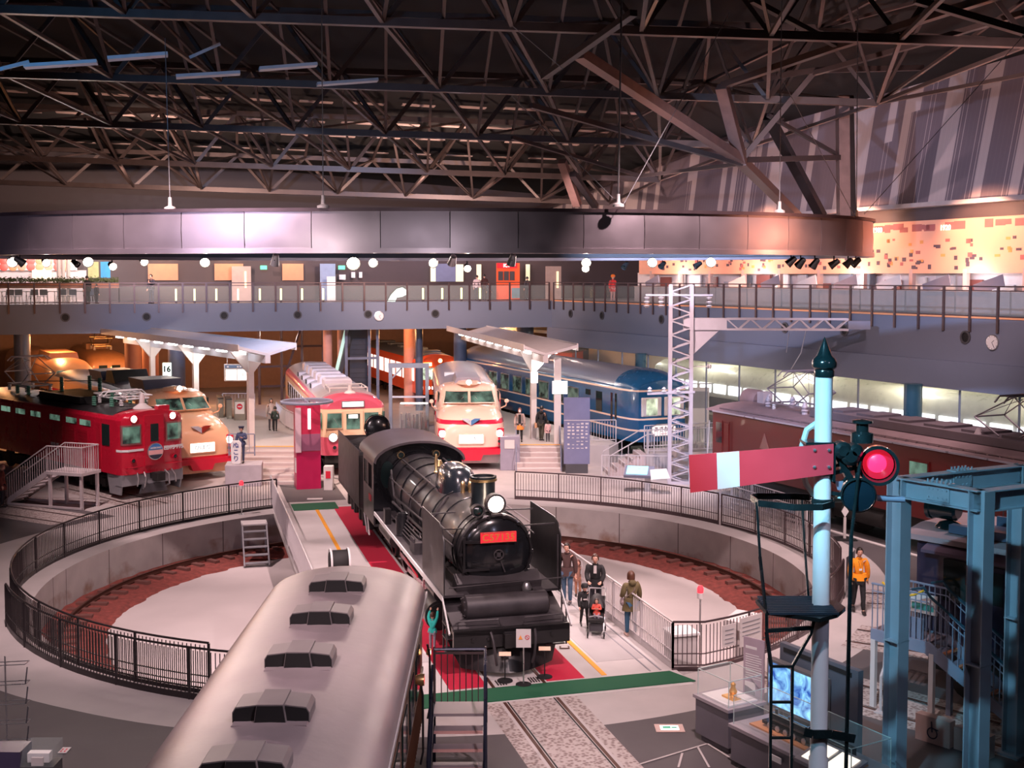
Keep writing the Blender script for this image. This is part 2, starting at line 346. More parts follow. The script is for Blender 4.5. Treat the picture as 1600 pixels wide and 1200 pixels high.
g = G(); g.lathe([(10.36,-1.10),(10.36,-1.07),(10.39,-1.06),(10.39,-.98),(10.36,-.95),(10.44,-.95),(10.41,-.98),(10.41,-1.06),(10.44,-1.07),(10.44,-1.10)], n=160, cap=False); g.build('rail', 'rust', rt)
g = G()
for k in range(96):
    a = 2*pi*k/96; g.boxc((10.35*cos(a), 10.35*sin(a), -1.13), (.95,.2,.14), a)
g.build('sleepers', 'sleeper', rt, kind='stuff')
# ---------------------------------------------------------------- gallery (upper floor) and its fascias
KP = Vector((2.6, 78.7, 0)); UL = Vector((-.947, -.321, 0)); UR = Vector((.421, -.907, 0))   # corner, along far side, along right side
NL = Vector((.321, -.947, 0)); NR = Vector((-.907, -.421, 0))  # towards the hall
LL, LR = 50, 62
K['fascia'] = mat('grey_blue_plaster', (0.16, 0.185, 0.25), 0.75, vary=0.05, scale=.4)
K['fascia_low'] = mat('ribbed_blue_panel', (0.16, 0.19, 0.265), 0.7, vary=0.04, scale=.6)
ZF, ZB = 7.2, 5.5
def wallbox(P, u, n, s0, s1, d0, d1, z0, z1, gg):
    q = [P + u*s0 + n*d0, P + u*s1 + n*d0, P + u*s1 + n*d1, P + u*s0 + n*d1]
    gg.slab(q, z0, z1)
g = G(); wallbox(KP, UL, NL, 0, LL, 0, -.4, ZB, ZF, g); struct(g.build('wall_far_gallery', 'fascia', smooth=0))
g = G(); wallbox(KP, UR, NR, -.2, LR, 0, -.4, ZB, ZF, g); struct(g.build('wall_right_gallery', 'fascia', smooth=0))
g = G(); wallbox(KP, UR, NR, -.2, LR, .25, -.3, 4.4, ZB, g); struct(g.build('wall_right_lower_fascia', 'fascia_low', smooth=0))
g = G(); wallbox(KP, UL, NL, -30, LL, -.4, -14, ZF-.3, ZF-.02, g); wallbox(KP, UR, NR, -2, LR, -.4, -12, ZF-.3, ZF-.03, g); struct(g.build('floor_gallery', 'grey', smooth=0))
g = G(); wallbox(KP, UL, NL, -2, LL, 0, -14, 12.0, 12.2, g); struct(g.build('ceiling_gallery', 'black', smooth=0))
K['orange_ply'] = mat('orange_brown_panel', (0.40, 0.20, 0.12), 0.6, vary=0.1)
K['dark_wall'] = mat('dark_brown_wall', (0.06, 0.045, 0.05), 0.6)
g = G(); wallbox(KP, UL, NL, -16, LL, -9, -9.3, ZF, 12.0, g); struct(g.build('wall_far_upper', 'dark_wall', smooth=0))
g = G(); wallbox(KP, UL, NL, -30, LL, -24, -24.3, 0, ZF, g); struct(g.build('wall_far_lower', mat('brown_plaster', (0.32,0.2,0.15), .8), smooth=0))
g = G(); wallbox(KP, UL, NL, -30, LL, -16, -16.3, ZF, 20, g); struct(g.build('wall_far_top', 'dark_wall', smooth=0))
g = G(); wallbox(KP, UR, NR, -14, LR, -12, -12.3, 0, 22, g); struct(g.build('wall_right_outer', mat('pale_outer_wall', (0.45,0.42,0.42), .8), smooth=0))
# round portholes in the fascias
def fascia_spot(px, py, wall):
    P, n = (KP, NL) if wall == 'L' else (KP, NR)
    return hit(px, py, P, n), n
ph0 = None
for px, py, wl in ((102,496,'L'),(229,495,'L'),(350,493,'L'),(465,492,'L'),(575,491,'L'),(680,490,'L'),(892,490,'R'),(941,493,'R'),(1034,499,'R'),(1227,512,'R'),(1320,516,'R'),(1509,527,'R')):
    p, n = fascia_spot(px, py, wl)
    g = G(); g.lathe([(.26,.002),(.26,.05),(.19,.05),(.19,.002)], p, n, 20, cap=False); o = g.build('porthole', 'dgrey')
    k = int(px)
    names = {102:'leftmost porthole in the far fascia, below the cafe',229:'porthole below the standing person on the far gallery',350:'third porthole from the left in the far fascia',465:'fourth porthole from the left in the far fascia',575:'porthole just left of the clock on the far fascia',680:'porthole right of the clock on the far fascia',
        892:'first porthole right of the corner on the right fascia',941:'second porthole right of the corner on the right fascia',1034:'porthole left of the lattice mast on the right fascia',1227:'porthole right of the lattice mast arm on the right fascia',1320:'porthole behind the tip of the signal post on the right fascia',1509:'porthole just left of the clock on the right fascia'}
    tag(o, 'round dark ' + names[k], 'porthole', 'portholes in the gallery fascias')
    g = G(); g.lathe([(.19,.005),(.0,.006)], p, n, 20); g.build('opening', 'black', o)
for px, py, wl, r, lab in ((592,494,'L',.31,'round white wall clock on the far grey fascia'),(1552,535,'R',.30,'round white wall clock on the right blue-grey fascia')):
    p, n = fascia_spot(px, py, wl); t = thing('wall_clock', lab, 'clock', p, atan2(n.y, n.x))
    g = G(); g.lathe([(r,0),(r,.06),(r*.9,.07)], (0,0,0), (1,0,0), 28); g.build('case', 'silver', t)
    g = G(); g.lathe([(r*.9,.07),(0,.072)], (0,0,0), (1,0,0), 28); 
    g.build('dial', 'white', t)
    for nm, a, l in (('hour_hand', .9, .5), ('minute_hand', 2.6, .75)):
        g = G(); g.bar((.078,0,0), (.078, r*l*sin(a)*.9, r*l*cos(a)*.9), .02, .01); g.build(nm, 'ink', t)
    g = G()
    for k in range(12): a = k*pi/6; g.bar((.076, r*.75*sin(a), r*.75*cos(a)), (.076, r*.84*sin(a), r*.84*cos(a)), .015, .008)
    g.build('hour_marks', 'ink', t)
# glass balustrades of the gallery
def balustrade(name, P, u, n, s0, s1, step, label, pm, post0=1.0):
    t = thing(name, label, 'railing', (0,0,0)); z = ZF
    cnt = int((s1-s0)/step)
    for i in range(cnt+1):
        q = P + u*(s0 + i*step) + n*.06
        g = G(); g.boxc((q.x, q.y, z+.35), (.07,.1,1.75), atan2(n.y, n.x)); g.build('post', pm, t)
        if i < cnt:
            q2 = P + u*(s0+(i+1)*step) + n*.03; q1 = P + u*(s0+i*step) + n*.03
            g = G(); g.bar((q1.x,q1.y,z+.58), (q2.x,q2.y,z+.58), .012, .95); g.build('glass_pane', 'glass', t)
    a = P + u*s0 + n*.03; b = P + u*s1 + n*.03
    g = G(); g.bar((a.x,a.y,z+1.22), (b.x,b.y,z+1.22), .07, .05); g.bar((a.x,a.y,z+1.06), (b.x,b.y,z+1.06), .05, .04); g.bar((a.x,a.y,z+.1), (b.x,b.y,z+.1), .05, .05); g.build('handrail', pm, t)
balustrade('glass_balustrade', KP, UL, NL, .2, 44, 1.36, 'glass balustrade with dark posts along the far upper gallery', 'rail_brown')
balustrade('glass_balustrade', KP, UR, NR, .4, 50, 1.36, 'glass balustrade with dark posts along the right upper gallery', 'rail_brown')
# orange kerb strip at the foot of the right balustrade
g = G(); wallbox(KP, UR, NR, .2, 50, .04, -.35, ZF, ZF+.10, g); struct(g.build('trim_1', mat('orange_timber', (0.85,0.38,0.18), .5), smooth=0))
# right gallery: back wall with the illustrated history board, counters and columns
BW = -6.5
K['board'] = mat('salmon_history_board', (0.84,0.42,0.28), .6, vary=.04, scale=1)
def rwall(px, py, d): return hit(px, py, KP + NR*d, NR)
g = G(); wallbox(KP, UR, NR, -4, 54, BW, BW-.3, 11.9, 12.2, g); wallbox(KP, UR, NR, -4, 54, BW+.25, BW-.1, 11.45, 11.9, g); struct(g.build('trim_2', 'dark_wall', smooth=0))
hb = thing('history_timeline_board', 'long salmon board covered in small historic pictures above the right gallery', 'display board', (0,0,0))
zt, zb = 11.45, 8.95
g = G(); wallbox(KP, UR, NR, .5, 54, BW+.2, BW, zb, zt, g); g.build('board', 'board', hb, smooth=0)
rnd = random.Random(3); g = G(); PM = [mat('faded_red_print', (.42,.13,.12), .7), mat('dark_print', (.10,.07,.09), .7), mat('yellow_print', (.75,.33,.10), .7)]
for i in range(330):
    s = rnd.uniform(2, 53); row = rnd.random()
    if row < .25: z = zt-.45+rnd.uniform(-.1,.1); ww, hh = rnd.uniform(.3,.75), rnd.uniform(.2,.4); g.mi = 0
    else: z = rnd.uniform(zb+.15, zt-.9); ww, hh = rnd.uniform(.14,.3), rnd.uniform(.1,.22); g.mi = rnd.choice((1,1,1,0,2))
    wallbox(KP, UR, NR, s, s+ww, BW+.2, BW+.212+.002*(i%3), z, z+hh, g)
    if i < 95: mi_ = g.mi; g.m = [0]*6; g.build('picture', PM[mi_], hb, smooth=0); g = G()
g.build('small_pictures', PM, hb, smooth=0, kind='stuff')
for px, py, tx in ((1371,360,'1900'),(1477,356,'1920')):
    p = rwall(px, py, BW+.3); text(tx, .34, mat('cream_digits', (.95,.9,.65), .5, emit=1.2), hb, p, (UR.x, UR.y, 0), name='year_sign', bold=.01)
g = G(); wallbox(KP, UR, NR, -1, 54, BW-.6, BW-.9, ZF, zb+.1, g); struct(g.build('wall_right_cases', mat('lit_exhibit_wall', (.72,.66,.66), .7), smooth=0))
cases = ['first','second','third','fourth','fifth','sixth','seventh','eighth','ninth','tenth','eleventh','twelfth','thirteenth','fourteenth']
for i in range(13):
    s = 3.2 + i*3.05
    t = thing('display_counter', cases[i] + ' grey display counter from the corner along the right gallery', 'counter', KP + UR*s + NR*(BW+1.6) + Vector((0,0,ZF)), atan2(UR.y, UR.x), 'counters on the right gallery')
    g = G(); g.box(0,2.95,-.55,.35,0,.95); g.build('cabinet', mat('counter_grey', (.33,.31,.31), .6), t)
    g = G(); g.box(0,2.97,-.6,.4,.95,1.0); g.build('top', mat('counter_top', (.75,.55,.45), .5), t)
    g = G(); g.box(.6,2.0,.35,.37,.2,.62); g.build('vent_grille', 'dgrey', t)
    g = G(); g.bar((.5,0,1.0), (2.2,-.1,1.45), .03, .5); g.build('tilted_panel', rnd.choice(['white','glass','bgrey']), t)
for i in range(14):
    s = 2 + i*3.4; q = KP + UR*s + NR*(BW+.1)
    g = G(); g.boxc((q.x,q.y,(ZF+zb)/2+.1), (.22,.22,zb-ZF+.2), atan2(UR.y, UR.x)); struct(g.build('trim_%d' % (10+i), mat('pink_column', (.55,.38,.34), .6)))
rr = random.Random(11)
for i in range(26):   # exhibits behind glass, seen as upright blocks
    s = 3 + i*1.75; q = KP + UR*s + NR*(BW-.35); hh = rr.uniform(.7,1.5); c = rr.choice([(.08,.09,.12),(.5,.5,.52),(.30,.33,.4),(.75,.72,.7),(.2,.06,.05),(.12,.13,.16)])
    t = thing('exhibit_panel', '', 'exhibit', q + Vector((0,0,ZF)), atan2(UR.y, UR.x), 'exhibits behind the right gallery counters')
    g = G(); ww = rr.uniform(.7,1.3); g.box(-ww/2,ww/2,-.06,.06,.1,.1+hh+.4); g.build('panel', mat('exhibit_%d' % (i % 6), c, .5), t)
    g = G(); g.box(-ww/2+.1,ww/2-.1,.06,.075,.5,.3+hh); g.build('picture', mat('exhibit_pic_%d' % (i % 3), [(.6,.6,.62),(.25,.28,.33),(.12,.12,.14)][i % 3], .5), t)
    t['label'] = 'upright exhibit panel %s behind the right gallery counters' % (['near the far corner','left of the lattice mast','above the lattice mast arm','right of the signal post','near the right edge of view'][min(4, i//6)])
for s, e in ((6, 380), (14, 420), (22, 460), (30, 460), (38, 460)):
    q = KP + UR*s + NR*(BW+3.0); spot((q.x, q.y, 11.9), tuple(KP + UR*(s+.5) + NR*BW + Vector((0,0,9.9))), e*1.7, (1.0,.46,.28), 110)
    q = KP + UR*s + NR*(BW+.9); pnt((q.x, q.y, 8.7), 60, (1.0,.88,.9), .3)
# striped upper wall above the board (right), rising towards the viewer
def stripes():
    m = bpy.data.materials.new('striped_wall_cladding'); m.use_nodes = True; nt = m.node_tree; b = nt.nodes['Principled BSDF']; b.inputs['Roughness'].default_value = .6
    tc = nt.nodes.new('ShaderNodeTexCoord'); sp = nt.nodes.new('ShaderNodeSeparateXYZ'); nt.links.new(tc.outputs['Object'], sp.inputs[0])
    def math_(op, a, bb=None):
        n = nt.nodes.new('ShaderNodeMath'); n.operation = op
        for i, x in enumerate((a, bb)):
            if x is None: continue
            if isinstance(x, (int, float)): n.inputs[i].default_value = x
            else: nt.links.new(x, n.inputs[i])
        return n.outputs[0]
    lean = math_('ADD', sp.outputs[0], math_('MULTIPLY', sp.outputs[2], -0.22))
    cell = math_('FLOOR', math_('MULTIPLY', lean, 1.9)); 
    wn = nt.nodes.new('ShaderNodeTexWhiteNoise'); wn.noise_dimensions = '1D'; nt.links.new(cell, wn.inputs['W'])
    wn2 = nt.nodes.new('ShaderNodeTexWhiteNoise'); wn2.noise_dimensions = '1D'; nt.links.new(math_('ADD', math_('FLOOR', math_('MULTIPLY', lean, .63)), 77.3), wn2.inputs['W'])
    on = math_('GREATER_THAN', wn.outputs['Value'], .42)
    # the dark part reaches up to a random height, in steps
    top = math_('ADD', math_('MULTIPLY', math_('FLOOR', math_('MULTIPLY', wn2.outputs['Value'], 4)), 1.1), math_('ADD', math_('MULTIPLY', sp.outputs[0], .10), .8))
    low = math_('LESS_THAN', sp.outputs[2], top)
    fine = math_('GREATER_THAN', math_('FRACT', math_('MULTIPLY', lean, 3.75)), .12)
    f = math_('MAXIMUM', math_('MULTIPLY', on, .85), math_('MULTIPLY', low, math_('MULTIPLY', fine, .9)))
    f2 = math_('MULTIPLY', f, math_('SUBTRACT', 1, math_('MULTIPLY', math_('LESS_THAN', wn.outputs['Value'], .25), .9)))
    mx = nt.nodes.new('ShaderNodeMix'); mx.data_type = 'RGBA'; nt.links.new(f2, mx.inputs[0]); mx.inputs[6].default_value = (.50,.41,.40,1); mx.inputs[7].default_value = (.13,.10,.125,1)
    nt.links.new(mx.outputs[2], b.inputs['Base Color']); return m
g = G(); s0, s1 = -22, 60
def topz(s): return 13.3 + max(0, s+3)*.155
q = [(s0, 0), (s1, 0), (s1, topz(s1)-12.1), (s0, topz(s0)-12.1)]
g.prism(q, 'y', -.15, .15)
o = struct(g.build('wall_right_upper', stripes(), smooth=0)); o.location = KP + NR*(BW+.1) + Vector((0,0,12.15)); o.rotation_euler = (0,0,atan2(UR.y, UR.x))
g = G()
for k in range(2):
    for z0, dz in ((0,.28),):
        a = KP + UR*s0 + NR*(BW+.5+k*.35) + Vector((0,0,topz(s0)-.1-k*.35)); b = KP + UR*s1 + NR*(BW+.5+k*.35) + Vector((0,0,topz(s1)-.1-k*.35)); g.bar(a, b, .25, .2)
struct(g.build('trim_3', mat('roof_steel', (.085,.06,.062), .5, .4)))
# upper gutter above the board
g = G(); wallbox(KP, UR, NR, -4, 54, BW+.9, BW, 12.05, 12.25, g); struct(g.build('trim_4', mat('pale_gutter', (.45,.42,.44), .4, .4), smooth=0))
# shinkansen-side glass wall under the right gallery, bright hall behind it
K['white_room'] = mat('bright_concourse_wall', (.80,.78,.68), .6, vary=.02)
g = G(); wallbox(KP, UR, NR, -10, LR, -8.2, -8.5, 0, ZB+.5, g); struct(g.build('wall_concourse', 'white_room', smooth=0))
g = G(); wallbox(KP, UR, NR, -10, LR, -.3, -8.2, 5.0, 5.2, g); struct(g.build('ceiling_concourse', 'white_room', smooth=0))
for i in range(17):
    s = .5 + i*2.9
    a = KP + UR*s + NR*0.02; b = KP + UR*(s+2.86) + NR*.02
    g = G(); g.bar((a.x,a.y,2.25), (b.x,b.y,2.25), .02, 4.4); struct(g.build('window_%d' % (i+1), 'glass', smooth=0))
    g = G(); g.boxc((a.x,a.y,2.2), (.05,.08,4.4), atan2(UR.y,UR.x)); struct(g.build('trim_%d' % (40+i), 'bgrey', smooth=0))
for s, e in ((4,60),(12,72),(20,78),(28,78),(36,78),(44,60)):
    q = KP + UR*s + NR*-4.5; pnt((q.x,q.y,4.4), e, (1.0,.97,.82), .3)
for i, px in enumerate((1001, 1427)):
    p = hit(px, 600, KP + NR*.6, NR); g = G(); g.cyl((p.x,p.y,0), (p.x,p.y,4.5), .32 if i == 0 else .36, n=24); struct(g.build('trim_%d' % (60+i), mat('dark_teal_column', (.03,.09,.13), .3)))
# white sleek train standing in the concourse behind the glass
t = thing('white_bullet_train', 'long white train with a lit strip of windows behind the right glass wall', 'train', KP + UR*42 + NR*-5.6, atan2(UR.y, UR.x))
g = G(); prof = [(-1.55,.9),(-1.65,1.6),(-1.62,2.6),(-1.35,3.3),(-.7,3.62),(.7,3.62),(1.35,3.3),(1.62,2.6),(1.65,1.6),(1.55,.9)]
g.prism(prof, 'x', -36, 12); g.build('body', mat('train_white', (.78,.76,.68), .3), t, smooth=60)
g = G(); g.box(-36,12,-1.67,-1.60,1.0,1.9); g.build('lower_band', 'dgrey', t)
wnd = mat('lit_window', (.9,.9,.92), .4, emit=1.1, ecol=(.9,.92,1.0), vary=0)
for i in range(32): g = G(); g.box(-35+i*1.45,-33.85+i*1.45,-1.68,-1.58,2.15,2.65); g.build('window', wnd, t)
# ---------------------------------------------------------------- far gallery rooms (upper floor)
def lw(px, py, d): return hit(px, py, KP + NL*d, NL)
def lpanel(name, px0, px1, py0, py1, d, m, thick=.08, parent=None):
    a = lw(px0, py0, d); b = lw(px1, py0, d); z1 = a.z; z0 = lw(px0, py1, d).z
    g = G(); g.slab([a, b, b + NL*-thick, a + NL*-thick], z0, z1); return g.build(name, m, parent, smooth=0)
D = -8.8
K['alcove_wood'] = mat('lit_orange_wall_panel', (.55,.26,.15), .55)
for px0, px1, lab in ((231,278,'orange wall panel behind the standing person on the far gallery'),(335,380,'orange wall panel left of the dark door on the far gallery'),(441,474,'small orange wall panel left of the blue curtain on the far gallery')):
    tag(lpanel('wall_panel', px0, px1, 412, 438, D, 'alcove_wood'), lab, 'wall panel', 'orange panels on the far gallery wall')
    c = lw((px0+px1)/2, 425, D); spot((c.x+NL.x*1.0, c.y+NL.y*1.0, 10.6), (c.x, c.y, 9.2), 60, (1,.55,.3), 90)
tag(lpanel('wall_curtain', 500, 524, 412, 472, D+1, mat('blue_grey_cloth', (.25,.33,.48), .8)), 'pale blue curtain panel in the middle of the far gallery', 'curtain')
tag(lpanel('white_sign_panel', 511, 524, 432, 471, D+2, 'white'), 'white upright sign panel before the pale blue curtain', 'sign')
tag(lpanel('blue_wall_screen', 681, 712, 412, 440, D+.4, mat('slate_blue', (.16,.19,.30), .6)), 'slate blue wall panel right of the middle of the far gallery', 'wall panel')
for px0, px1, lab in ((673,681,'narrow yellow-white lit doorway left of the slate panel'),(712,724,'narrow lit doorway right of the slate panel'),(745,752,'narrow lit strip left of the orange booth'),(822,828,'narrow yellow lit strip right of the orange booth')):
    tag(lpanel('lit_strip', px0, px1, 413, 440, D+.3, mat('pale_yellow_glow', (.8,.75,.5), .5, emit=.35, vary=0)), lab, 'light')
for k, (px0, px1, py0, py1, lab) in enumerate(((530,540,429,437,'white notice left of the middle spotlights on the far wall'),(549,555,425,434,'small white notice on the dark far wall'),(561,566,425,434,'second small white notice on the dark far wall'))):
    tag(lpanel('notice', px0, px1, py0, py1, D+.4, 'white'), lab, 'notice')
for px, py in ((412,418),(534,418)):
    o = lpanel('exit_sign', px-5, px+5, py-3, py+3, D+1.5, mat('green_exit', (.05,.6,.25), .5, emit=1.5, vary=0)); tag(o, 'small green exit sign high on the far gallery, %s' % ('left one' if px < 500 else 'right one'), 'exit sign')
# orange booth
t = thing('orange_booth', 'orange-red shop front with a red sign on the far gallery', 'booth', (0,0,0))
lpanel('front', 776, 812, 411, 470, D+3, mat('vermilion', (.75,.10,.03), .5, emit=.15, vary=0), parent=t)
for a, b in ((779,786),(788,795),(797,804)): lpanel('window', a, b, 424, 438, D+3.1, 'dgrey', parent=t)
o = lpanel('sign', 777, 808, 411, 419, D+3.15, mat('red_sign', (.6,.01,.02), .5, emit=.5, vary=0), parent=t)
p = lw(792, 415, D+3.3); text('ICY', .32, 'lampw', t, p, (-UL.x,-UL.y,0), bold=.01)
o = lpanel('counter', 800, 812, 450, 466, D+3.4, mat('booth_blue', (.2,.35,.4), .6), parent=t)
# doors, right part
for px0, px1, lab in ((853,877,'wide beige double door near the far corner'),(362,392,'brown door left of the middle of the far gallery')):
    o = lpanel('gallery_door', px0, px1, 416, 471, D+ (5 if px0 > 800 else .4), mat('door_beige', (.42,.33,.30), .5)); tag(o, lab, 'door')
    p = (px0+px1)/2; lpanel('glazing', p+5, p+8, 424, 450, D+(5.05 if px0 > 800 else .45), mat('door_lit', (.9,.7,.4), .5, emit=.6, vary=0), parent=o)
# cafe at the left: menu board, banners, counter, tables, hedge
g = G()
m_menu = lpanel('menu_board', -40, 120, 404, 422, D+.5, mat('cafe_white', (.75,.68,.68), .5, emit=.25, vary=0)); tag(m_menu, 'long white cafe menu board with rows of red dishes', 'menu board')
rr2 = random.Random(5)
for j in range(2):
    for i in range(8):
        c = lw(6+i*14, 408+j*9, D+.55); g = G(); g.lathe([(.26,0),(.2,.03),(0,.03)], c, NL, 14); g.build('dish_picture', mat('dish_red_%d' % (i % 3), [(.7,.10,.08),(.75,.25,.12),(.6,.3,.2)][i % 3], .5), m_menu)
tag(lpanel('cafe_wall', -40, 135, 422, 472, D+.3, mat('cafe_wall_pale', (.50,.42,.42), .6)), 'pale back wall of the cafe at the left end of the far gallery', 'wall panel')
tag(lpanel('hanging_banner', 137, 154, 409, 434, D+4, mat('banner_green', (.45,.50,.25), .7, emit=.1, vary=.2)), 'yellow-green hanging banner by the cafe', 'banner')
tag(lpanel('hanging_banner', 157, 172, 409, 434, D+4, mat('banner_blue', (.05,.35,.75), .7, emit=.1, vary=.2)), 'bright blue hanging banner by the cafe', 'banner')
tag(lpanel('lit_menu_panel', 50, 80, 422, 438, D+.8, mat('menu_glow', (.9,.75,.5), .5, emit=.6, vary=.3)), 'warm lit menu panel above the cafe counter', 'menu board')
for i, px in enumerate((92, 99, 107)):
    p = lw(px, 440, D+5); g = G(); g.cyl((p.x,p.y,ZF), (p.x,p.y,11.2), .12, n=12); tag(g.build('white_column', 'white'), ['leftmost','middle','rightmost'][i] + ' of three slim white columns by the cafe', 'column')
t = thing('hedge_planter', 'low leafy hedge planter between the cafe and the gallery walk', 'planter', (0,0,0))
g = G(); rh = random.Random(9)
for i in range(1500):
    px = rh.uniform(0, 185); p = lw(px, 439 + rh.gauss(0, 2.0), -3.2 + rh.uniform(-.25,.25)); q = p + Vector((rh.uniform(-.12,.12), rh.uniform(-.1,.1), rh.uniform(-.02,.12))); r_ = p + Vector((rh.uniform(-.05,.05), 0, .09)); g.add([p, q, r_], [(0,1,2)])
g.build('foliage', mat('hedge_green', (.06,.09,.03), .7, vary=.3), t, smooth=0, kind='stuff')
a = lw(-5, 450, -3.1); b = lw(186, 450, -3.1); g = G(); g.slab([a, b, b+NL*-.35, a+NL*-.35], 8.1, 8.42); g.build('trough', 'wood', t)
for q in (a, (a+b)/2, b): g = G(); g.cyl((q.x+NL.x*-.17, q.y+NL.y*-.17, ZF), (q.x+NL.x*-.17, q.y+NL.y*-.17, 8.1), .04); g.build('leg', 'rail_dark', t)
def cafe_table(px, lab):
    p = lw(px, 472, -2.2); t = thing('cafe_table', lab, 'table', (p.x,p.y,ZF), 0, 'cafe tables'); g = G(); g.box(-.4,.4,-.35,.35,.7,.74); g.build('tabletop', 'offwhite', t)
    for x in (-.32,.32):
        for y in (-.28,.28): g = G(); g.cyl((x,y,0), (x,y,.7), .025); g.build('leg', 'silver', t)
def cafe_chair(px, lab, d=-1.6):
    p = lw(px, 472, d); t = thing('cafe_chair', lab, 'chair', (p.x,p.y,ZF), 0, 'cafe chairs'); g = G(); g.box(-.22,.22,-.22,.22,.43,.46); g.build('seat', mat('chair_blue', (.12,.16,.22), .5), t)
    g = G(); g.box(-.22,.22,.2,.23,.5,.85); g.build('backrest', mat('chair_blue'), t) if False else g.build('backrest', MATS['chair_blue'], t)
    for x in (-.2,.2):
        for y in (-.2,.2): g = G(); g.cyl((x*1.2,y*1.2,0), (x,y,.45), .018); g.build('leg', 'silver', t)
for px, l in ((-2,'cafe table at the left edge of the far gallery'),(36,'cafe table second from the left edge'),(80,'cafe table just left of the slim white columns'),(125,'cafe table right of the slim white columns')): cafe_table(px, l)
for px, l in ((14,'blue cafe chair nearest the left edge'),(27,'blue cafe chair left of the second table'),(52,'blue cafe chair right of the second table'),(66,'blue cafe chair left of the third table'),(96,'blue cafe chair by the slim white columns'),(112,'blue cafe chair left of the fourth table'),(139,'blue cafe chair right of the fourth table')): cafe_chair(px, l)
for px, e in ((20, 230), (80, 240), (140, 180)):
    p = lw(px, 405, -5.5); pnt((p.x,p.y,10.6), e, (1,.86,.84), .3)
for px, e, c in ((300,130,AMB),(420,140,WARM),(560,150,LAV),(700,140,LAV),(800,90,(1,.4,.25)),(860,140,WARM)):
    p = lw(px, 405, -5); pnt((p.x,p.y,11.2), e, c, .3)
# little orange bollard lights seen through the glass
for i, px in enumerate((275,304,338,372,406,439,472,505,661,691,721,750)):
    p = lw(px, 462, -1.5 if px < 600 else -1.7); g = G(); g.cyl((p.x,p.y,ZF+.15), (p.x,p.y,ZF+.85), .05, n=8); o = g.build('light_stick', mat('light_stick_glow', (1,.7,.3), .5, emit=3, ecol=(1,.62,.25), vary=0))
    g = G(); g.cyl((p.x,p.y,ZF), (p.x,p.y,ZF+.15), .07, n=8); g.build('base', 'dgrey', o)
    tag(o, 'amber light stick behind the glass, number %d from the left of the far gallery' % (i+1), 'light', 'amber light sticks on the far gallery')
# green-lit escalator end on the gallery
t = thing('curved_escalator_end', 'curved escalator end lit green behind the far balustrade', 'escalator', lw(620, 470, -1.8)*1.0); t.location.z = ZF
g = G(); pts = [(-.6,0,0),(-.35,0,.45),(0,0,.8),(.35,0,.9),(.6,0,.75),(.65,0,.45)]; g.prism([(p[0],p[2]) for p in pts] + [(.35,.3),(0,.25),(-.1,0)], 'y', -.05, .05); g.build('side_panel', mat('green_white_glow', (.6,.9,.75), .4, emit=.7, vary=0), t)
g = G(); g.tube([(-.62,0,.02),(-.38,0,.5),(0,0,.86),(.38,0,.96),(.66,0,.8),(.72,0,.45)], .045, 6); g.build('handrail', 'black', t)
# ---------------------------------------------------------------- under the far gallery: columns, shafts, walls
for i, (px, d, r, m_, lab) in enumerate(((35,-1,.45,'dblue',0),(276,-1,.5,'dblue',0),(208,-4,.5,'rust_col',0),(235,-5,.5,'rust_col',0),(512,-1.5,.28,'pink_col',0),(532,-3,.2,'pink_col',0),(719,-.8,.42,'dblue',0),(820,-3,.6,'dblue',0),(640,-6,.4,'pink_col',0),(655,-3,.25,'dblue',0))):
    K.setdefault('dblue', mat('slate_blue_column', (.09,.11,.17), .4)); K.setdefault('rust_col', mat('brick_red_column', (.20,.075,.045), .6)); K.setdefault('pink_col', mat('salmon_column', (.7,.35,.28), .5))
    p = lw(px, 560, d); g = G(); g.cyl((p.x,p.y,0), (p.x,p.y,ZB+1), r, n=20); struct(g.build('trim_%d' % (70+i), m_))
t = thing('lift_shaft', 'dark slatted lift shaft with steel frame under the far gallery', 'lift', (0,0,0))
a = lw(546, 515, -2.5); b = lw(574, 515, -2.5)
g = G(); g.slab([a, b, b+NL*-2, a+NL*-2], 0, 6.6); g.build('car', mat('dark_slats', (.07,.07,.09), .5), t)
g = G()
for z in [0.5+.3*i for i in range(18)]: g.slab([a+NL*.03, b+NL*.03, b, a], z, z+.04)
g.build('slats', 'dgrey', t)
for px in (541, 577, 590):
    p = lw(px, 515, -1.8); g = G(); g.boxc((p.x,p.y,3.3), (.18,.18,6.6)); g.build('frame_post', 'bgrey', t)
a = lw(541, 515, -1.8); b = lw(590, 515, -1.8)
for z in (3.6, 6.2): g = G(); g.bar((a.x,a.y,z), (b.x,b.y,z), .15, .15); g.build('frame_beam', 'bgrey', t)
t = thing('escalator', 'green-lit escalator rising left of the lift shaft', 'escalator', (0,0,0))
a = lw(520, 600, -2.2); b = lw(548, 520, -2.2)
g = G(); g.bar((a.x,a.y,1.2), (b.x,b.y,6.0), .08, .5); g.build('glass_side', mat('green_lit_glass', (.55,.8,.68), .3, emit=.35, vary=0), t)
g = G(); g.bar((a.x,a.y,.9), (b.x,b.y,5.7), .7, .25); g.build('truss', 'dgrey', t)
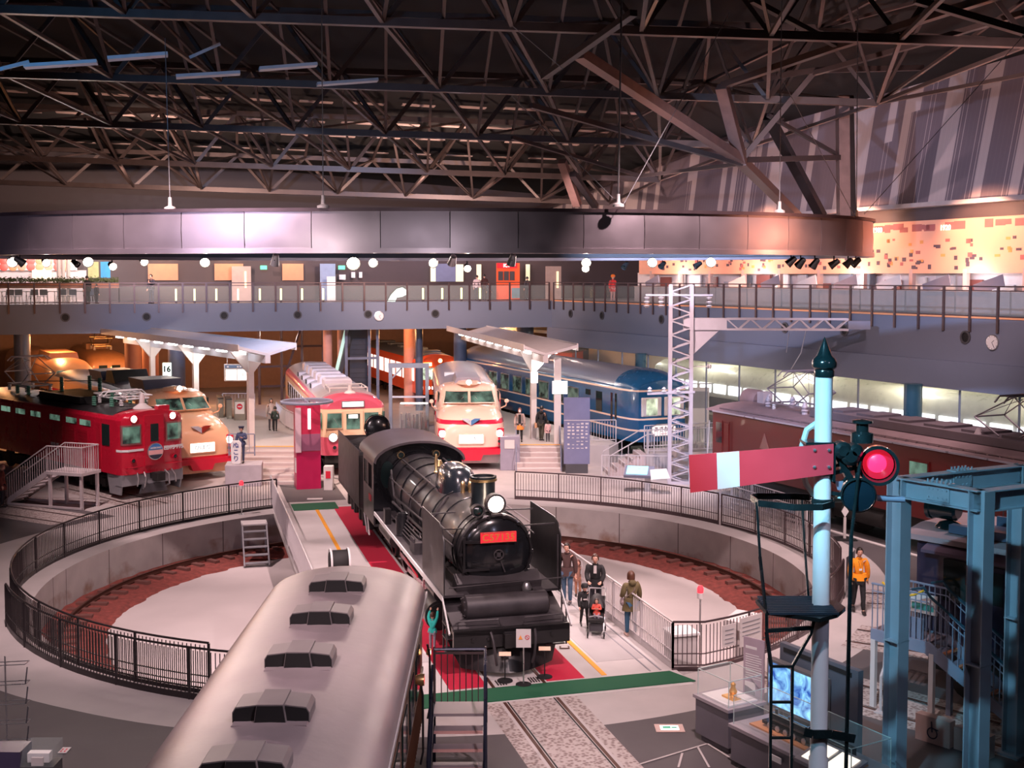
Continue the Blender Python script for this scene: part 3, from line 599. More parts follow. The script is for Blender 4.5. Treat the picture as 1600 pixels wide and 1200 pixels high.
# cross shelving / steelwork seen dimly between the far trains
t = thing('steel_rack', 'dim steel framework with shelves under the far gallery', 'framework', (0,0,0))
for px in (405, 440, 472, 505):
    p = lw(px, 560, -6); g = G(); g.boxc((p.x,p.y,3.3), (.15,.15,6.6)); g.build('upright', 'rail_brown', t)
for z in (1.6, 2.9, 4.2, 5.6):
    a = lw(400, 560, -6); b = lw(512, 560, -6); g = G(); g.bar((a.x,a.y,z), (b.x,b.y,z), .12, .14); g.build('beam', 'rail_brown', t)
a = lw(440, 560, -6); b = lw(472, 560, -6); g = G(); g.bar((a.x,a.y,1.6), (b.x,b.y,5.6), .14, .14); g.build('brace', 'rail_brown', t)
for px, e, c, d, z in ((90,480,AMB,-6,5),(190,520,AMB,-6,5),(300,300,AMB,-7,5),(440,60,WARM,-8,5),(620,130,AMB,-4,5),(700,160,AMB,-8,5),(770,130,AMB,-8,5),(20,60,AMB,-5,5)):
    p = lw(px, 530, d); pnt((p.x,p.y,z), e, c, .25)
# ---------------------------------------------------------------- closing walls and the roof skin
g = G(); g.box(-46,-45.6,-20,70,0,22); struct(g.build('wall_left', 'dark_wall', smooth=0))
g = G(); g.box(-46,40,-20,-19.6,0,24); struct(g.build('wall_back', 'dark_wall', smooth=0))
# ================================================================== ROOF
K['truss'] = mat('truss_steel', (.065,.046,.042), .45, .4, vary=.15, scale=2)
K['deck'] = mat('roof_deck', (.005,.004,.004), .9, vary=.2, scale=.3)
def roofz(x, y):  # underside chord level
    return 17.6 - .055*(y-20) - .055*max(0, -(x)*-.35)
def rz(x, y):
    z = 16.9 - (y-40)*.085 if y > 40 else 16.9 + (40-y)*.02
    return z - .035*(x+12) + max(0, x-4)*.0
g = G()
for j in range(12):
    y0 = -20 + j*11.5
    g.add([(-46,y0,20.5+rz(-46,y0)*.0), (46,y0,20.5), (46,y0+11.5,20.5), (-46,y0+11.5,20.5)], [(0,1,2,3)])
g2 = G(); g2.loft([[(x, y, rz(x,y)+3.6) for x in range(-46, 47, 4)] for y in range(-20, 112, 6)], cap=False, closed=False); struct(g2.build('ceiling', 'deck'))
# purlins under the deck catch light as pale slivers
def roof_truss(y, x0, x1, step, dz, label, w=.16, tilt=0.0, phase=0):
    t = thing('roof_truss', label, 'roof truss', (0,0,0), 0, 'roof trusses')
    n = int((x1-x0)/step); bot = []; top = []
    for i in range(n+1):
        x = x0 + i*step; yy = y + tilt*(x-x0); bot.append(Vector((x, yy, rz(x,yy)))); 
    for i in range(n):
        x = x0 + (i+.5)*step; yy = y + tilt*(x-x0); top.append(Vector((x, yy+.7, rz(x,yy)+dz)))
    g = G(); g.bar(bot[0], bot[-1], w*1.5, w*1.3); g.build('bottom_chord', 'truss', t, smooth=0)
    g = G(); g.bar(top[0], top[-1], w*1.3, w*1.2); g.build('top_chord', 'truss', t, smooth=0)
    for i in range(n):
        g = G(); g.bar(bot[i], top[i], w, w*.8); g.build('diagonal', 'truss', t, smooth=0)
        g = G(); g.bar(top[i], bot[i+1], w*.8, w*.7); g.build('diagonal', 'truss', t, smooth=0)
    return bot, top
rows = []
spec = [(30,-20,16,3.9,'nearest roof truss crossing the very top of the view'),(38,-24,20,4.0,'second roof truss from the viewer, high across the view'),
        (47,-28,15,4.2,'third roof truss from the viewer, across the middle of the roof'),(56,-31,12,4.2,'fourth roof truss from the viewer'),(66,-34,8,4.2,'fifth roof truss from the viewer, above the gallery edge'),(75,-36,6,4.2,'farthest roof truss just above the hanging ring')]
for i, (y, x0, x1, st, lab) in enumerate(spec): rows.append(roof_truss(y, x0, x1, st, 2.9 if i < 5 else 2.2, lab, .2 if i < 3 else .22, -.01))
# lengthwise members between the trusses
lab2 = ['between the nearest two roof trusses','between the second and third roof trusses','between the third and fourth roof trusses','between the fourth and fifth roof trusses','between the two farthest roof trusses']
for i in range(5):
    (b0, t0), (b1, t1) = rows[i], rows[i+1]
    t = thing('roof_bracing', 'web of slanting steel braces ' + lab2[i], 'roof bracing', (0,0,0), 0, 'roof bracing')
    for k, p in enumerate(b0):
        q = min(b1, key=lambda v: abs(v.x-p.x)); g = G(); g.bar(p, q, .13, .13); g.build('tie', 'truss', t, smooth=0)
        if t1:
            q2 = min(t1, key=lambda v: abs(v.x-p.x-1.5)); g = G(); g.bar(p, q2, .12, .10); g.build('brace', 'truss', t, smooth=0)
    for k, p in enumerate(t0):
        q = min(b1, key=lambda v: abs(v.x-p.x+1.5)); g = G(); g.bar(p, q, .12, .10); g.build('brace', 'truss', t, smooth=0)
        q = min(t1, key=lambda v: abs(v.x-p.x)); g = G(); g.bar(p, q, .14, .12); g.build('purlin', 'truss', t, smooth=0)
        if k % 2 == 0:
            q = min(b1, key=lambda v: abs(v.x-p.x-3.5)); g = G(); g.bar(p, q, .10, .08); g.build('brace', 'truss', t, smooth=0)
# lit roof slats between the purlins
K['slat'] = mat('pale_roof_slat', (.40,.30,.27), .6, vary=.1)
for j, y in enumerate((60, 64, 69, 73, 78)):
    t = thing('roof_baffle', 'row of pale slats under the dark roof deck, %s' % ['nearest of the lit rows','second nearest of the lit rows','middle one of the lit rows','second farthest of the lit rows','farthest of the lit rows'][j], 'roof slats', (0,0,0), 0, 'pale roof slats')
    for i in range(16):
        x = -34 + i*2.7 + (j % 2)*1.2
        if x > 6: continue
        g = G(); g.bar((x,y,rz(x,y)+3.2), (x+1.7,y+.4,rz(x,y)+3.15), .5, .06); g.build('slat', 'slat', t, smooth=0)
K['slatb'] = mat('blue_grey_slat', (.35,.40,.45), .5, vary=.1)
t = thing('roof_baffle', 'pale slats catching blue light at the upper left of the roof', 'roof slats', (0,0,0), 0, 'pale roof slats')
for px0, px1, py0, py1, Y in ((38,152,104,97,36),(168,262,92,85,37),(275,375,120,114,40),(405,495,108,101,40),(495,590,132,125,44),(300,340,88,70,40),(0,40,108,98,34)):
    a = at(px0,py0,Y); b = at(px1,py1,Y+.5); g = G(); g.bar(a, b, .5, .1); g.build('slat', 'slatb', t, smooth=0)
# raking struts at the right, from the roof down behind the ring
def strut(pts, w, label, m_='truss', name='raking_strut'):
    t = G()
    for (px,py,Y), (qx,qy,Z) in zip(pts, pts[1:]): t.bar(at(px,py,Y), at(qx,qy,Z), w, w*.8)
    return tag(t.build(name, m_, smooth=0), label, 'strut')
K['truss_r'] = mat('truss_steel_reddish', (.20,.12,.10), .45, .4, vary=.15)
strut([(1128,135,44),(1158,252,46)], .42, 'thick brown strut hanging from the roof node at the right', 'truss_r')
strut([(1158,252,46),(1268,360,60)], .40, 'brown strut raking down right behind the ring', 'truss_r')
strut([(1158,250,46),(905,84,38)], .40, 'brown strut rising left from the lower right roof node', 'truss_r')
strut([(1158,256,46),(1020,218,44),(830,165,42)], .22, 'long thin strut running up left from the lower right roof node')
strut([(1200,182,50),(1284,338,56)], .42, 'black strut raking down right beside the upright post', 'rail_dark')
strut([(1158,250,46),(1316,246,50)], .26, 'horizontal strut tying the lower right node to the upright post')
strut([(1316,246,50),(1200,180,48)], .16, 'thin diagonal strut left of the upright post')
strut([(1158,250,46),(1270,115,46)], .26, 'brown strut rising right from the lower right roof node')
strut([(1130,133,44),(1270,110,46),(1440,106,50)], .26, 'long rising chord at the upper right')
strut([(1130,133,44),(1310,72,40),(1600,-20,32)], .26, 'long chord rising to the upper right corner')
strut([(1270,115,46),(1460,62,42),(1600,20,38)], .22, 'second long chord rising to the upper right corner')
strut([(1310,72,40),(1175,0,38)], .2, 'thin strut rising left from the upper right chord'); strut([(1600,50,34),(1430,0,34)], .24, 'thick strut at the top right corner')
strut([(878,252,62),(902,320,64)], .42, 'short brown strut behind the ring near the centre', 'truss_r'); strut([(895,272,62),(930,322,66)], .34, 'short black strut behind the ring near the centre', 'rail_dark')
strut([(800,215,52),(1000,275,56),(1158,256,46)], .18, 'thin chord running right to the lower right node')
strut([(990,20,30),(850,120,36)], .2, 'bright thin strut at the upper centre', 'truss'); strut([(1316,150,50),(1318,345,50)], .55, 'upright square steel post behind the right end of the ring', 'truss_r', 'steel_post')
strut([(1326,150,51),(1330,345,51)], .4, 'dark inner face post beside the upright steel post', 'rail_dark', 'steel_post')
# ---------------------------------------------------------------- the hanging oval lamp ring
RC, RA, RB, ZR0, ZR1 = Vector((-3.05, 35, 0)), 13.35, 7.0, 9.34, 10.39
t = thing('hanging_lamp_ring', 'huge oval ring of brushed metal panels hanging above the turntable', 'hanging ring', (RC.x, RC.y, 0))
K['ring'] = mat('brushed_panel', (.42,.36,.40), .33, .85, vary=.06, scale=1.5); K['ring2'] = mat('brushed_panel_b', (.36,.31,.35), .38, .85, vary=.06, scale=1.5)
NPN = 52
def el(a, d=0): return Vector(((RA+d)*cos(a), (RB+d)*sin(a), 0))
for k in range(NPN):
    a0 = 2*pi*k/NPN + .0007; a1 = 2*pi*(k+1)/NPN - .0007; g = G(); ring_ = []
    for z, d in ((ZR0+.1, 0), (ZR0+.5, .02), (ZR1-.08, 0)):
        ring_.append([el(a0+(a1-a0)*i/4, d) + Vector((0,0,z)) for i in range(5)] + [el(a1-(a1-a0)*i/4, d-.04) + Vector((0,0,z)) for i in range(5)])
    g.loft(ring_); g.build('panel', 'ring' if k % 3 else 'ring2', t)
def oval(z0, z1, d0, d1):
    g = G(); n = 120; rs = [[el(2*pi*i/n, d)+Vector((0,0,z)) for i in range(n)] for z, d in ((z0,d0),(z1,d0),(z1,d1),(z0,d1),(z0,d0))]
    return g.loft(rs, cap=False)
oval(ZR1-.08, ZR1, .07, -.1).build('top_rim', mat('ring_rim_dark', (.10,.07,.08), .35, .7), t)
oval(ZR0, ZR0+.12, .05, -.3).build('bottom_rim', 'ring', t); oval(ZR0+.1, ZR1-.1, -.3, -.34).build('inner_lining', 'dgrey', t)
# ring spotlights
def spotlight(px, py, lit, lab, far=False, size=1.0, aim=None):
    d = ray(px, py); x0, y0 = RC.x, RC.y; a_ = RA-.15; b_ = RB-.15
    A = (d.x/a_)**2 + (d.y/b_)**2; B = -2*(d.x*x0/a_**2 + d.y*y0/b_**2); C_ = (x0/a_)**2 + (y0/b_)**2 - 1
    disc = max(0, B*B-4*A*C_); tt = (-B + (sqrt(disc) if far else -sqrt(disc)))/(2*A)
    p = Vector((d.x*tt, d.y*tt, ZR0-.28 if not far else ZR0-.3))
    p.z = H + d.z*tt
    p.z = min(p.z, ZR0-(.16 if not far else .02))
    th = thing('spotlight', lab, 'spotlight', p, 0, 'spotlights under the hanging ring')
    q = Vector(aim) if aim else TC + Vector((random.uniform(-6,6), random.uniform(-6,4), 0))
    dr = (q - p).normalized(); s = size
    g = G(); g.lathe([(.03,-.16),(.07,-.14),(.085,-.02),(.11,.12),(.105,.12),(.09,.08)], (0,0,0), dr, 14, cap=False); g.lathe([(0.001,-.16),(.03,-.16)], (0,0,0), dr, 14, cap=False); g.build('housing', 'black' if lit != 2 else 'silver', th)
    g = G(); g.lathe([(.095,.09),(.06,.10),(.001,.105)], (0,0,0), dr, 14, cap=False); g.build('lens', 'lamp' if lit == 1 else 'dglass', th)
    if far and lit == 1: th.scale = ((2.3 if px == 551 else 1.25 if py > 407 else 1.6),)*3
    g = G(); g.cyl((0,0,.08), (0,0,ZR0-p.z+.02), .018, n=6); g.cyl((0,-.1,0), (0,.1,0), .014, n=6); g.build('yoke', 'rail_dark', th)
    if lit == 1: spot(tuple(p + dr*.2), tuple(q), 260, (1.0,.74,.66), 62, .8, .08)
    return th
pos = ['at the far left end of the ring','second from the left','third from the left','small lamp in the gap after the third','before the standing person','above the canopy','brightest, above the middle','small one just right of the brightest','right of the middle, above the clock side','left of the orange booth','above the corner of the gallery','small lamp beside the corner lamp','above the lattice mast','right of the lattice mast','first of the cluster at the right end','second of the cluster at the right end','third of the cluster at the right end','last lit lamp at the right end']
lit_ = [(18,407),(71,409),(136,407),(175,415),(224,408),(320,405),(551,403),(582,405),(676,405),(730,418),(916,405),(915,418),(1020,406),(1112,407),(1251,411),(1273,412),(1303,412),(1325,411)]
for k, ((px, py), l) in enumerate(zip(lit_, pos)):
    spotlight(px, py, 1, 'lit spotlight under the ring, ' + l, far=(k < 14), aim=(random.uniform(-4,4), 16, 0) if k < 14 else None)
for (px, py), l, s_ in (((31,408),'dark unlit spotlight near the left end of the ring',0),((118,411),'dark unlit spotlight left of the yellow-green banner',0),((430,402),'grey domed unlit spotlight left of the middle',2),((707,404),'silver unlit spotlight right of the middle',2),((800,404),'silver spotlight left of the corner',2),((977,415),'black unlit spotlight above the mast, left one',0),((1035,414),'black unlit spotlight above the mast, right one',0),((1090,414),'black unlit spotlight right of the mast',0),((1236,407),'black unlit spotlight left of the right-end cluster',0),((1337,410),'black unlit spotlight at the right tip of the ring',0)):
    spotlight(px, py, s_, l, far=(py > 410))
# hanger cables with shackles
for i, (px, py, qx, qy, Y0, Y1) in enumerate(((966,320,972,-60,28.2,28.2),(266,325,258,60,28.6,36),(1338,345,1341,-60,34,33),(505,322,502,-60,28,28),(1218,330,1222,-60,31,31))):
    t = thing('hanger_cable', ['steel hanger cable above the middle of the ring','steel hanger cable at the left of the ring','steel hanger cable at the right tip of the ring','thin hanger cable left of the middle','thin hanger cable between the middle and the right tip'][i], 'cable', (0,0,0), 0, 'hanger cables of the ring')
    a = at(px, py, Y0); a.z = max(a.z, ZR1+.02); b = at(qx, qy, Y1); g = G(); g.cyl(a, b, .022 if i in (0,) else .012, n=6); g.build('cable', 'silver' if i == 0 else 'grey', t)
    g = G(); g.lathe([(.14,0),(.14,.06),(.05,.1),(.04,.3)], a - Vector((0,0,.05)), (0,0,1), 10); g.build('anchor', 'offwhite', t)
for i, (a, b) in enumerate((((800,150,30),(966,318,28.2)),((1140,20,30),(975,318,28.2)),((1215,110,32),(1335,338,34)),((1600,55,33),(1350,335,34)),((800,40,30),(880,108,30)))):
    g = G(); g.cyl(at(*a), at(*b), .01, n=5); tag(g.build('stay_wire', 'grey'), ['stay wire running up left from the middle anchor','stay wire running up right from the middle anchor','stay wire running up left from the right tip','stay wire running up right from the right tip','short stay wire at the top centre'][i], 'wire')
# ================================================================== VEHICLES (local frame: x forward, front at x = 0; y left; z up)
def head(d): return atan2(d[1], d[0])
def sect(w, zb, zt, n=40, e=3.0, eb=6.0):
    """rounded cross-section, flat-ish bottom, arched top"""
    out = []; zc = (zb+zt)/2; h = (zt-zb)/2
    for k in range(n):
        a = 2*pi*k/n; c, s_ = cos(a), sin(a); ee = e if s_ > 0 else eb
        out.append((w*abs(c)**(2/ee)*(1 if c >= 0 else -1), zc + h*abs(s_)**(2/ee)*(1 if s_ >= 0 else -1)))
    return out
def hull(t, xs, m, name='body', roofm=None):
    g = G(); g.loft([[(x, y, z) for y, z in s] for x, s in xs]); return g.build(name, m, t, smooth=50)
def carsec(w, zb, ze, zr, k=8):
    """straight sides up to the eaves ze, arched roof up to zr"""
    p = [(-w, zb), (-w, ze)]
    for i in range(1, k): a = pi - pi*i/k; p.append((w*cos(a), ze + (zr-ze)*sin(a)))
    return p + [(w, ze), (w, zb)]
def bogie(t, x, L=2.2, m='under', z=.45, gau=.55, r=.42):
    g = G(); g.box(x-L/2-.3, x+L/2+.3, -1.05, -.9, z-.1, z+.3); g.box(x-L/2-.3, x+L/2+.3, .9, 1.05, z-.1, z+.3); g.box(x-.3, x+.3, -1, 1, z, z+.25)
    for dx in (-L/2, L/2):
        for s in (-1, 1): g.cyl((x+dx, s*.5, r), (x+dx, s*.62, r), r, n=20)
        g.cyl((x+dx, -.9, r), (x+dx, .9, r), .08, n=8)
        for s in (-1, 1): g.box(x+dx-.14, x+dx+.14, s*1.0-.1, s*1.0+.1, z-.15, z+.2)
    for s in (-1, 1): g.cyl((x, s*.98, z-.2), (x, s*.98, z+.4), .12, n=8)
    return g.build('bogie', m, t)
def side_windows(t, xs, z0, z1, w, y, m, frame=None, both=True, nm='side_window', th=.03):
    for x in xs:
        for s in ((-1, 1) if both else (-1,)):
            if frame: g = G(); g.box(x-.04, x+w+.04, s*y-th*.6, s*y+th*.6, z0-.05, z1+.05); f = g.build('window_frame', frame, t, smooth=0)
            g = G(); g.box(x, x+w, s*y-th, s*y+th, z0, z1); g.build(nm, m, t, smooth=0)
def lampx(t, x, y, z, r, m='lamp', rim='silver', dpt=.1, nm='headlamp', dirx=(1,0,0)):
    d = Vector(dirx).normalized()
    g = G(); g.lathe([(r*.9,-dpt),(r*1.25,-dpt*.2),(r*1.25,dpt*.6),(r,dpt*.6)], (x,y,z), d, 18, cap=False); o = g.build(nm, rim, t)
    g = G(); g.lathe([(r*1.05,dpt*.3),(r*.6,dpt*.55),(.001,dpt*.65)], (x,y,z), d, 18, cap=False); g.build('lens', m, o); return o
def coupler(t, x, z, m='under'):
    g = G(); g.box(x-.7, x+.2, -.12, .12, z-.12, z+.12); g.box(x+.1, x+.42, -.2, .2, z-.17, z+.17); g.box(x+.3, x+.5, -.22, -.06, z-.15, z+.15); return g.build('coupler', m, t)
def panto(t, x, y=0, up=True, m='grey', zb=3.9, L=1.1):
    o = None; g = G()
    for s in (-1, 1): g.tube([(x-1.1, s*.55, zb), (x+1.1, s*.55, zb)], .035, 6)
    for dx in (-1.1, 1.1): g.tube([(x+dx, -.55, zb), (x+dx, .55, zb)], .035, 6)
    o = g.build('pantograph', m, t)
    zk = zb + (.55 if up else .12); zt = zb + (1.25 if up else .22); g = G()
    for s in (-1, 1):
        for dx, k in ((-.35, -1.25), (.35, 1.25)):
            g.tube([(x+dx, s*.55, zb+.05), (x+k, s*.62, zk)], .03, 6); g.tube([(x+k, s*.62, zk), (x, s*.35, zt)], .022, 6); 
    for k in (-1.25, 1.25): g.tube([(x+k, -.62, zk), (x+k, .62, zk)], .025, 6); g.tube([(x+k, -.62, zk), (x, .35, zt)], .012, 5); g.tube([(x+k, .62, zk), (x, -.35, zt)], .012, 5)
    g.build('arms', m, o)
    g = G()
    for dx in (-.17, .17): g.tube([(x+dx, -.95, zt-.14), (x+dx, -.75, zt+.04), (x+dx, .75, zt+.04), (x+dx, .95, zt-.14)], .03, 6)
    for y_ in (-.5, .5): g.tube([(x-.17, y_, zt+.02), (x+.17, y_, zt+.02)], .025, 5)
    g.build('contact_bow', m, o)
    g = G()
    for s in (-1, 1):
        for dx in (-.9, .9): g.lathe([(.06,-.28),(.09,-.24),(.06,-.2),(.09,-.16),(.06,-.12),(.09,-.08),(.05,-.03)], (x+dx, s*.55, zb), (0,0,1), 10)
    g.build('insulators', mat('white_porcelain', (.65,.62,.62), .3), o)
# ---------------------------------------------------------------- steam locomotive
LR = atan2(-AT.y, -AT.x); lo = ax(-.5, -.16)
t = thing('steam_locomotive', 'black steam locomotive with tender and red number plate standing on the turntable', 'locomotive', lo, LR)
BZ = 2.45
g = G(); g.lathe([(.80,-.0),(.88,-.05),(.90,-.12),(.90,-2.05),(.87,-2.10),(.87,-5.2),(.93,-6.5),(.95,-9.6),(.95,-10.6)], (-1.75,0,BZ), (1,0,0), 40); g.build('boiler', mat('boiler_black', (.028,.026,.030), .38, .2, vary=.25, scale=2.5, bump=.06, coat=.15), t)
g = G()
for x in (-1.95,-2.3,-3.85,-5.0,-6.2,-7.6,-9.0,-10.2,-11.2): g.torus((x,0,BZ), .9 if x > -6 else (.93 if x > -7 else .955), .022, (1,0,0), 40, 6)
g.build('boiler_bands', 'steel_gloss', t)
g = G(); g.lathe([(.80,0),(.80,.05),(.74,.10),(.66,.13),(.45,.20),(.2,.24),(.001,.25)], (-1.75,0,BZ), (1,0,0), 40); d = g.build('smokebox_door', 'steel_gloss', t)
g = G(); g.torus((-1.45,0,BZ), .11, .018, (1,0,0), 20, 6)
for k in range(4): a = pi/4+k*pi/2; g.bar((-1.47,0,BZ), (-1.45,.11*cos(a),BZ+.11*sin(a)), .02)
g.lathe([(.05,0),(.05,.12),(.001,.12)], (-1.55,0,BZ), (1,0,0), 12); g.bar((-1.5,0,BZ), (-1.5,.16,BZ-.42), .03); g.build('door_wheel', 'steel_grey', d)
g = G()
for z in (-.35, .3): g.bar((-1.60,-.75,BZ+z), (-1.52,-.2,BZ+z*.95), .05, .06)
g.bar((-1.6,-.78,BZ-.4), (-1.6,-.78,BZ+.4), .05, .05); g.bar((-1.56,-.3,BZ-.22),(-1.53,-.62,BZ-.20),.03,.04); g.build('hinges', 'steel_black', d)
g = G(); g.torus((-1.69,0,BZ), .84, .03, (1,0,0), 40, 6)
for k in range(14): a = 2*pi*k/14; g.boxc((-1.66, .84*cos(a), BZ+.84*sin(a)), (.06,.07,.07))
g.build('door_clamps', 'steel_black', d)
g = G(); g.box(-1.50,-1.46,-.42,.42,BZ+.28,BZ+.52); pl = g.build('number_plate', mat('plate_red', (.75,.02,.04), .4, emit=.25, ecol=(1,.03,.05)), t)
g = G()
for z in (.285,.505): g.box(-1.465,-1.45,-.41,.41,BZ+z,BZ+z+.012)
g.build('plate_rim', 'brass', pl)
text('C57135', .215, 'gold', pl, (-1.452,0,BZ+.395), (0,1,0), spacing=1.15, bold=.004)
# lamps
lampx(t, -1.85, 0.0, BZ+1.12, .19, 'lamp', 'steel_grey', .28); lampx(t, -1.8, -.42, BZ+.98, .12, 'dglass', 'steel_grey', .2, 'auxiliary_lamp')
g = G(); g.cyl((-1.95,0,BZ+.85), (-1.95,0,BZ+1.0), .07); g.box(-1.66,-1.63,-.13,.13,BZ+.86,BZ+.91); g.build('lamp_bracket', 'steel_grey', t)
# chimney
g = G(); g.lathe([(.42,-.12),(.34,-.02),(.30,.08),(.285,.3),(.29,.62),(.305,.66)], (-2.95,0,BZ+.86), (0,0,1), 30); g.lathe([(.305,.66),(.325,.67),(.325,.72),(.27,.72),(.26,.4)], (-2.95,0,BZ+.86), (0,0,1), 30, cap=False); ch = g.build('chimney', mat('blue_black', (.012,.017,.022), .3, coat=.3), t)
g = G(); g.lathe([(.318,.60),(.332,.61),(.332,.66),(.318,.67)], (-2.95,0,BZ+.86), (0,0,1), 30, cap=False); g.build('copper_band', 'brass', ch)
# steam dome casing
g = G(); rs = []
for z, sx, sy in ((-.35,1.15,.55),(0,1.12,.5),(.25,1.08,.46),(.45,1.0,.42),(.60,.85,.34),(.68,.6,.22),(.70,.3,.1)):
    rs.append([(-5.95 + sx*abs(cos(a))**.75*(1 if cos(a) > 0 else -1), sy*abs(sin(a))**.8*(1 if sin(a) > 0 else -1), BZ+.72+z) for a in [2*pi*k/32 for k in range(32)]])
g.loft(rs); g.build('steam_dome', mat('dome_blue_black', (.014,.019,.026), .22, .1, vary=.1, coat=.6), t)
g = G()
for y in (-.09,.1): g.lathe([(.05,0),(.06,.05),(.04,.12),(.06,.2),(.05,.3),(.02,.34)], (-4.75,y,BZ+.82), (0,0,1), 10)
g.build('safety_valves', 'brass', t)
g = G(); g.lathe([(.04,0),(.07,.05),(.04,.1),(.05,.4),(.02,.55)], (-7.6,-.2,BZ+.9), (0,0,1), 10); g.lathe([(.1,0),(.14,.04),(.1,.1),(.04,.2)], (-8.6,.1,BZ+.92), (0,0,1), 12); g.build('whistle', 'brass', t)
# pipes and handrails along the boiler
g = G()
for s in (-1, 1):
    g.tube([(-1.9, s*.96, BZ+.36), (-10.5, s*1.02, BZ+.36)], .022, 6); g.tube([(-4.6, s*.5, BZ+.82), (-4.7, s*.85, BZ+.3), (-4.7, s*.98, BZ-.3), (-4.4, s*1.05, BZ-.8)], .035, 6); g.tube([(-7.0, s*.5, BZ+.84), (-7.5, s*.9, BZ+.3), (-7.5, s*1.03, BZ-.4)], .03, 6)
    g.tube([(-2.2, s*.91, BZ+.1), (-9.8, s*1.01, BZ-.1), (-10.4, s*1.0, BZ+.6)], .03, 6); g.tube([(-5.2, s*.95, BZ-.25), (-9.8, s*1.05, BZ-.25)], .04, 6); g.tube([(-6, s*.55, BZ+.8), (-10.6, s*.62, BZ+.86)], .028, 6)
    for x in (-2.2,-3.6,-5,-6.4,-7.8,-9.2): g.bar((x, s*.88, BZ+.34), (x, s*1.0, BZ+.37), .03)
    for k in range(5): g.tube([(-5.6, s*(1.0+.04*k), BZ-.35-.08*k), (-8.0, s*(1.06+.03*k), BZ-.35-.08*k)], .02, 5)
g.build('boiler_pipes', 'steel_grey', t)
# running boards with white edge, front deck
for s in (-1, 1):
    g = G(); g.box(-11.2,-1.2, min(s*.75,s*1.38), max(s*.75,s*1.38), 1.60, 1.66); b = g.build('running_board', 'steel_grey', t)
    g = G(); g.box(-11.2,-1.1, s*1.39-.015, s*1.39+.015, 1.56, 1.67); g.bar((-1.1,s*1.39,1.62), (-.35,s*1.39,1.02), .03, .06); g.build('white_edge', 'white', b)
    # smoke deflector
    g = G(); pr = [(-1.05,1.66),(-3.55,1.66),(-3.55,3.25),(-1.55,3.25),(-1.25,3.15),(-1.05,2.9)]; g.prism(pr, 'y', s*1.36-.012, s*1.36+.012); g.build('smoke_deflector', 'steel_black', t)
    g = G(); g.bar((-1.5,s*1.34,3.1), (-1.9,s*.7,BZ+.55), .03); g.bar((-3.3,s*1.34,3.1), (-3.3,s*.6,BZ+.66), .03); g.bar((-1.2,s*1.33,1.7),(-1.2,s*1.33,2.9),.035); g.build('deflector_stay', 'steel_grey', t)
    # cylinders, rods, wheels
    g = G(); g.cyl((-3.9,s*1.12,.78), (-2.7,s*1.12,.78), .36, n=24); g.cyl((-2.72,s*1.12,.78), (-2.64,s*1.12,.78), .3, n=24); g.cyl((-3.8,s*1.08,1.28), (-2.75,s*1.08,1.28), .18, n=18); g.box(-3.8,-2.8,s*.95-.2,s*.95+.2,.5,1.5); g.build('cylinder', 'steel_black', t)
    for x in (-6.1,-8.05,-10.0):
        g = G(); g.lathe([(.93,-.06),(.93,-.02),(.87,-.02),(.87,.07),(.78,.07),(.78,-.02)], (x,s*.58,.93), (0,s,0), 40, cap=False)
        for k in range(14): a = 2*pi*k/14; g.bar((x,s*.6,.93), (x+.8*cos(a),s*.6,.93+.8*sin(a)), .06, .05)
        g.lathe([(.2,-.06),(.2,.12),(.001,.12)], (x,s*.58,.93), (0,s,0), 20); wh = g.build('driving_wheel', 'steel_black', t)
        g = G(); g.torus((x,s*.66,.93), .86, .018, (0,1,0), 40, 5); g.build('tyre', 'offwhite', wh)
    for x in (-2.0,-4.6): g = G(); g.lathe([(.45,-.05),(.43,.06),(.36,.06),(.36,.0),(.12,.02),(.12,.1),(.001,.1)], (x,s*.58,.45), (0,s,0), 28); g.build('leading_wheel', 'steel_black', t)
    g = G(); g.lathe([(.49,-.05),(.47,.06),(.4,.06),(.4,0),(.12,.02),(.001,.1)], (-12.2,s*.58,.5), (0,s,0), 28); g.build('trailing_wheel', 'steel_black', t)
    g = G(); g.bar((-6.1,s*.78,.62), (-10.0,s*.78,.62), .07, .13); g.bar((-3.9,s*1.02,.78), (-5.0,s*1.02,.78), .06, .06); g.bar((-5.0,s*.9,.78), (-8.05,s*.9,.62), .07, .12); g.bar((-4.4,s*1.0,1.28), (-5.4,s*.98,1.0), .05, .07); g.bar((-5.4,s*.98,1.0), (-5.5,s*.98,.5), .05, .07); g.build('rods', 'silver', t)
    g = G(); g.bar((-5.0,s*1.04,1.15), (-8.4,s*1.04,1.2), .03, .07); g.bar((-6.2,s*1.0,.85), (-8.0,s*1.0,.95), .03, .05); g.build('red_rod', 'red', t)
    g = G(); g.cyl((-7.7,s*1.12,1.66), (-7.7,s*1.12,2.2), .2, n=18); g.cyl((-7.7,s*1.12,2.2), (-7.7,s*1.12,2.28), .16, n=18); g.build('air_pump', 'steel_gloss', t)
    g = G(); g.cyl((-10.6,s*1.15,1.3), (-8.6,s*1.15,1.3), .2, n=18); g.build('air_reservoir', 'steel_black', t)
    g = G(); g.box(-5.9,-5.3,s*1.1-.15,s*1.1+.15,1.66,1.95)
    for k in range(5): g.cyl((-5.82+.11*k, s*1.24, 1.95), (-5.82+.11*k, s*1.24, 2.05), .035, n=8)
    g.build('lubricator', 'steel_grey', t)
    g = G()
    for k in range(3): g.box(-1.1-.0*k,-.7,s*1.15-.25,s*1.15+.2,.5+.3*k,.53+.3*k)
    g.bar((-1.05,s*1.38,.5),(-1.05,s*1.38,1.6),.03); g.bar((-.7,s*1.38,.5),(-.7,s*1.38,1.3),.03); g.build('front_step', 'steel_grey', t)
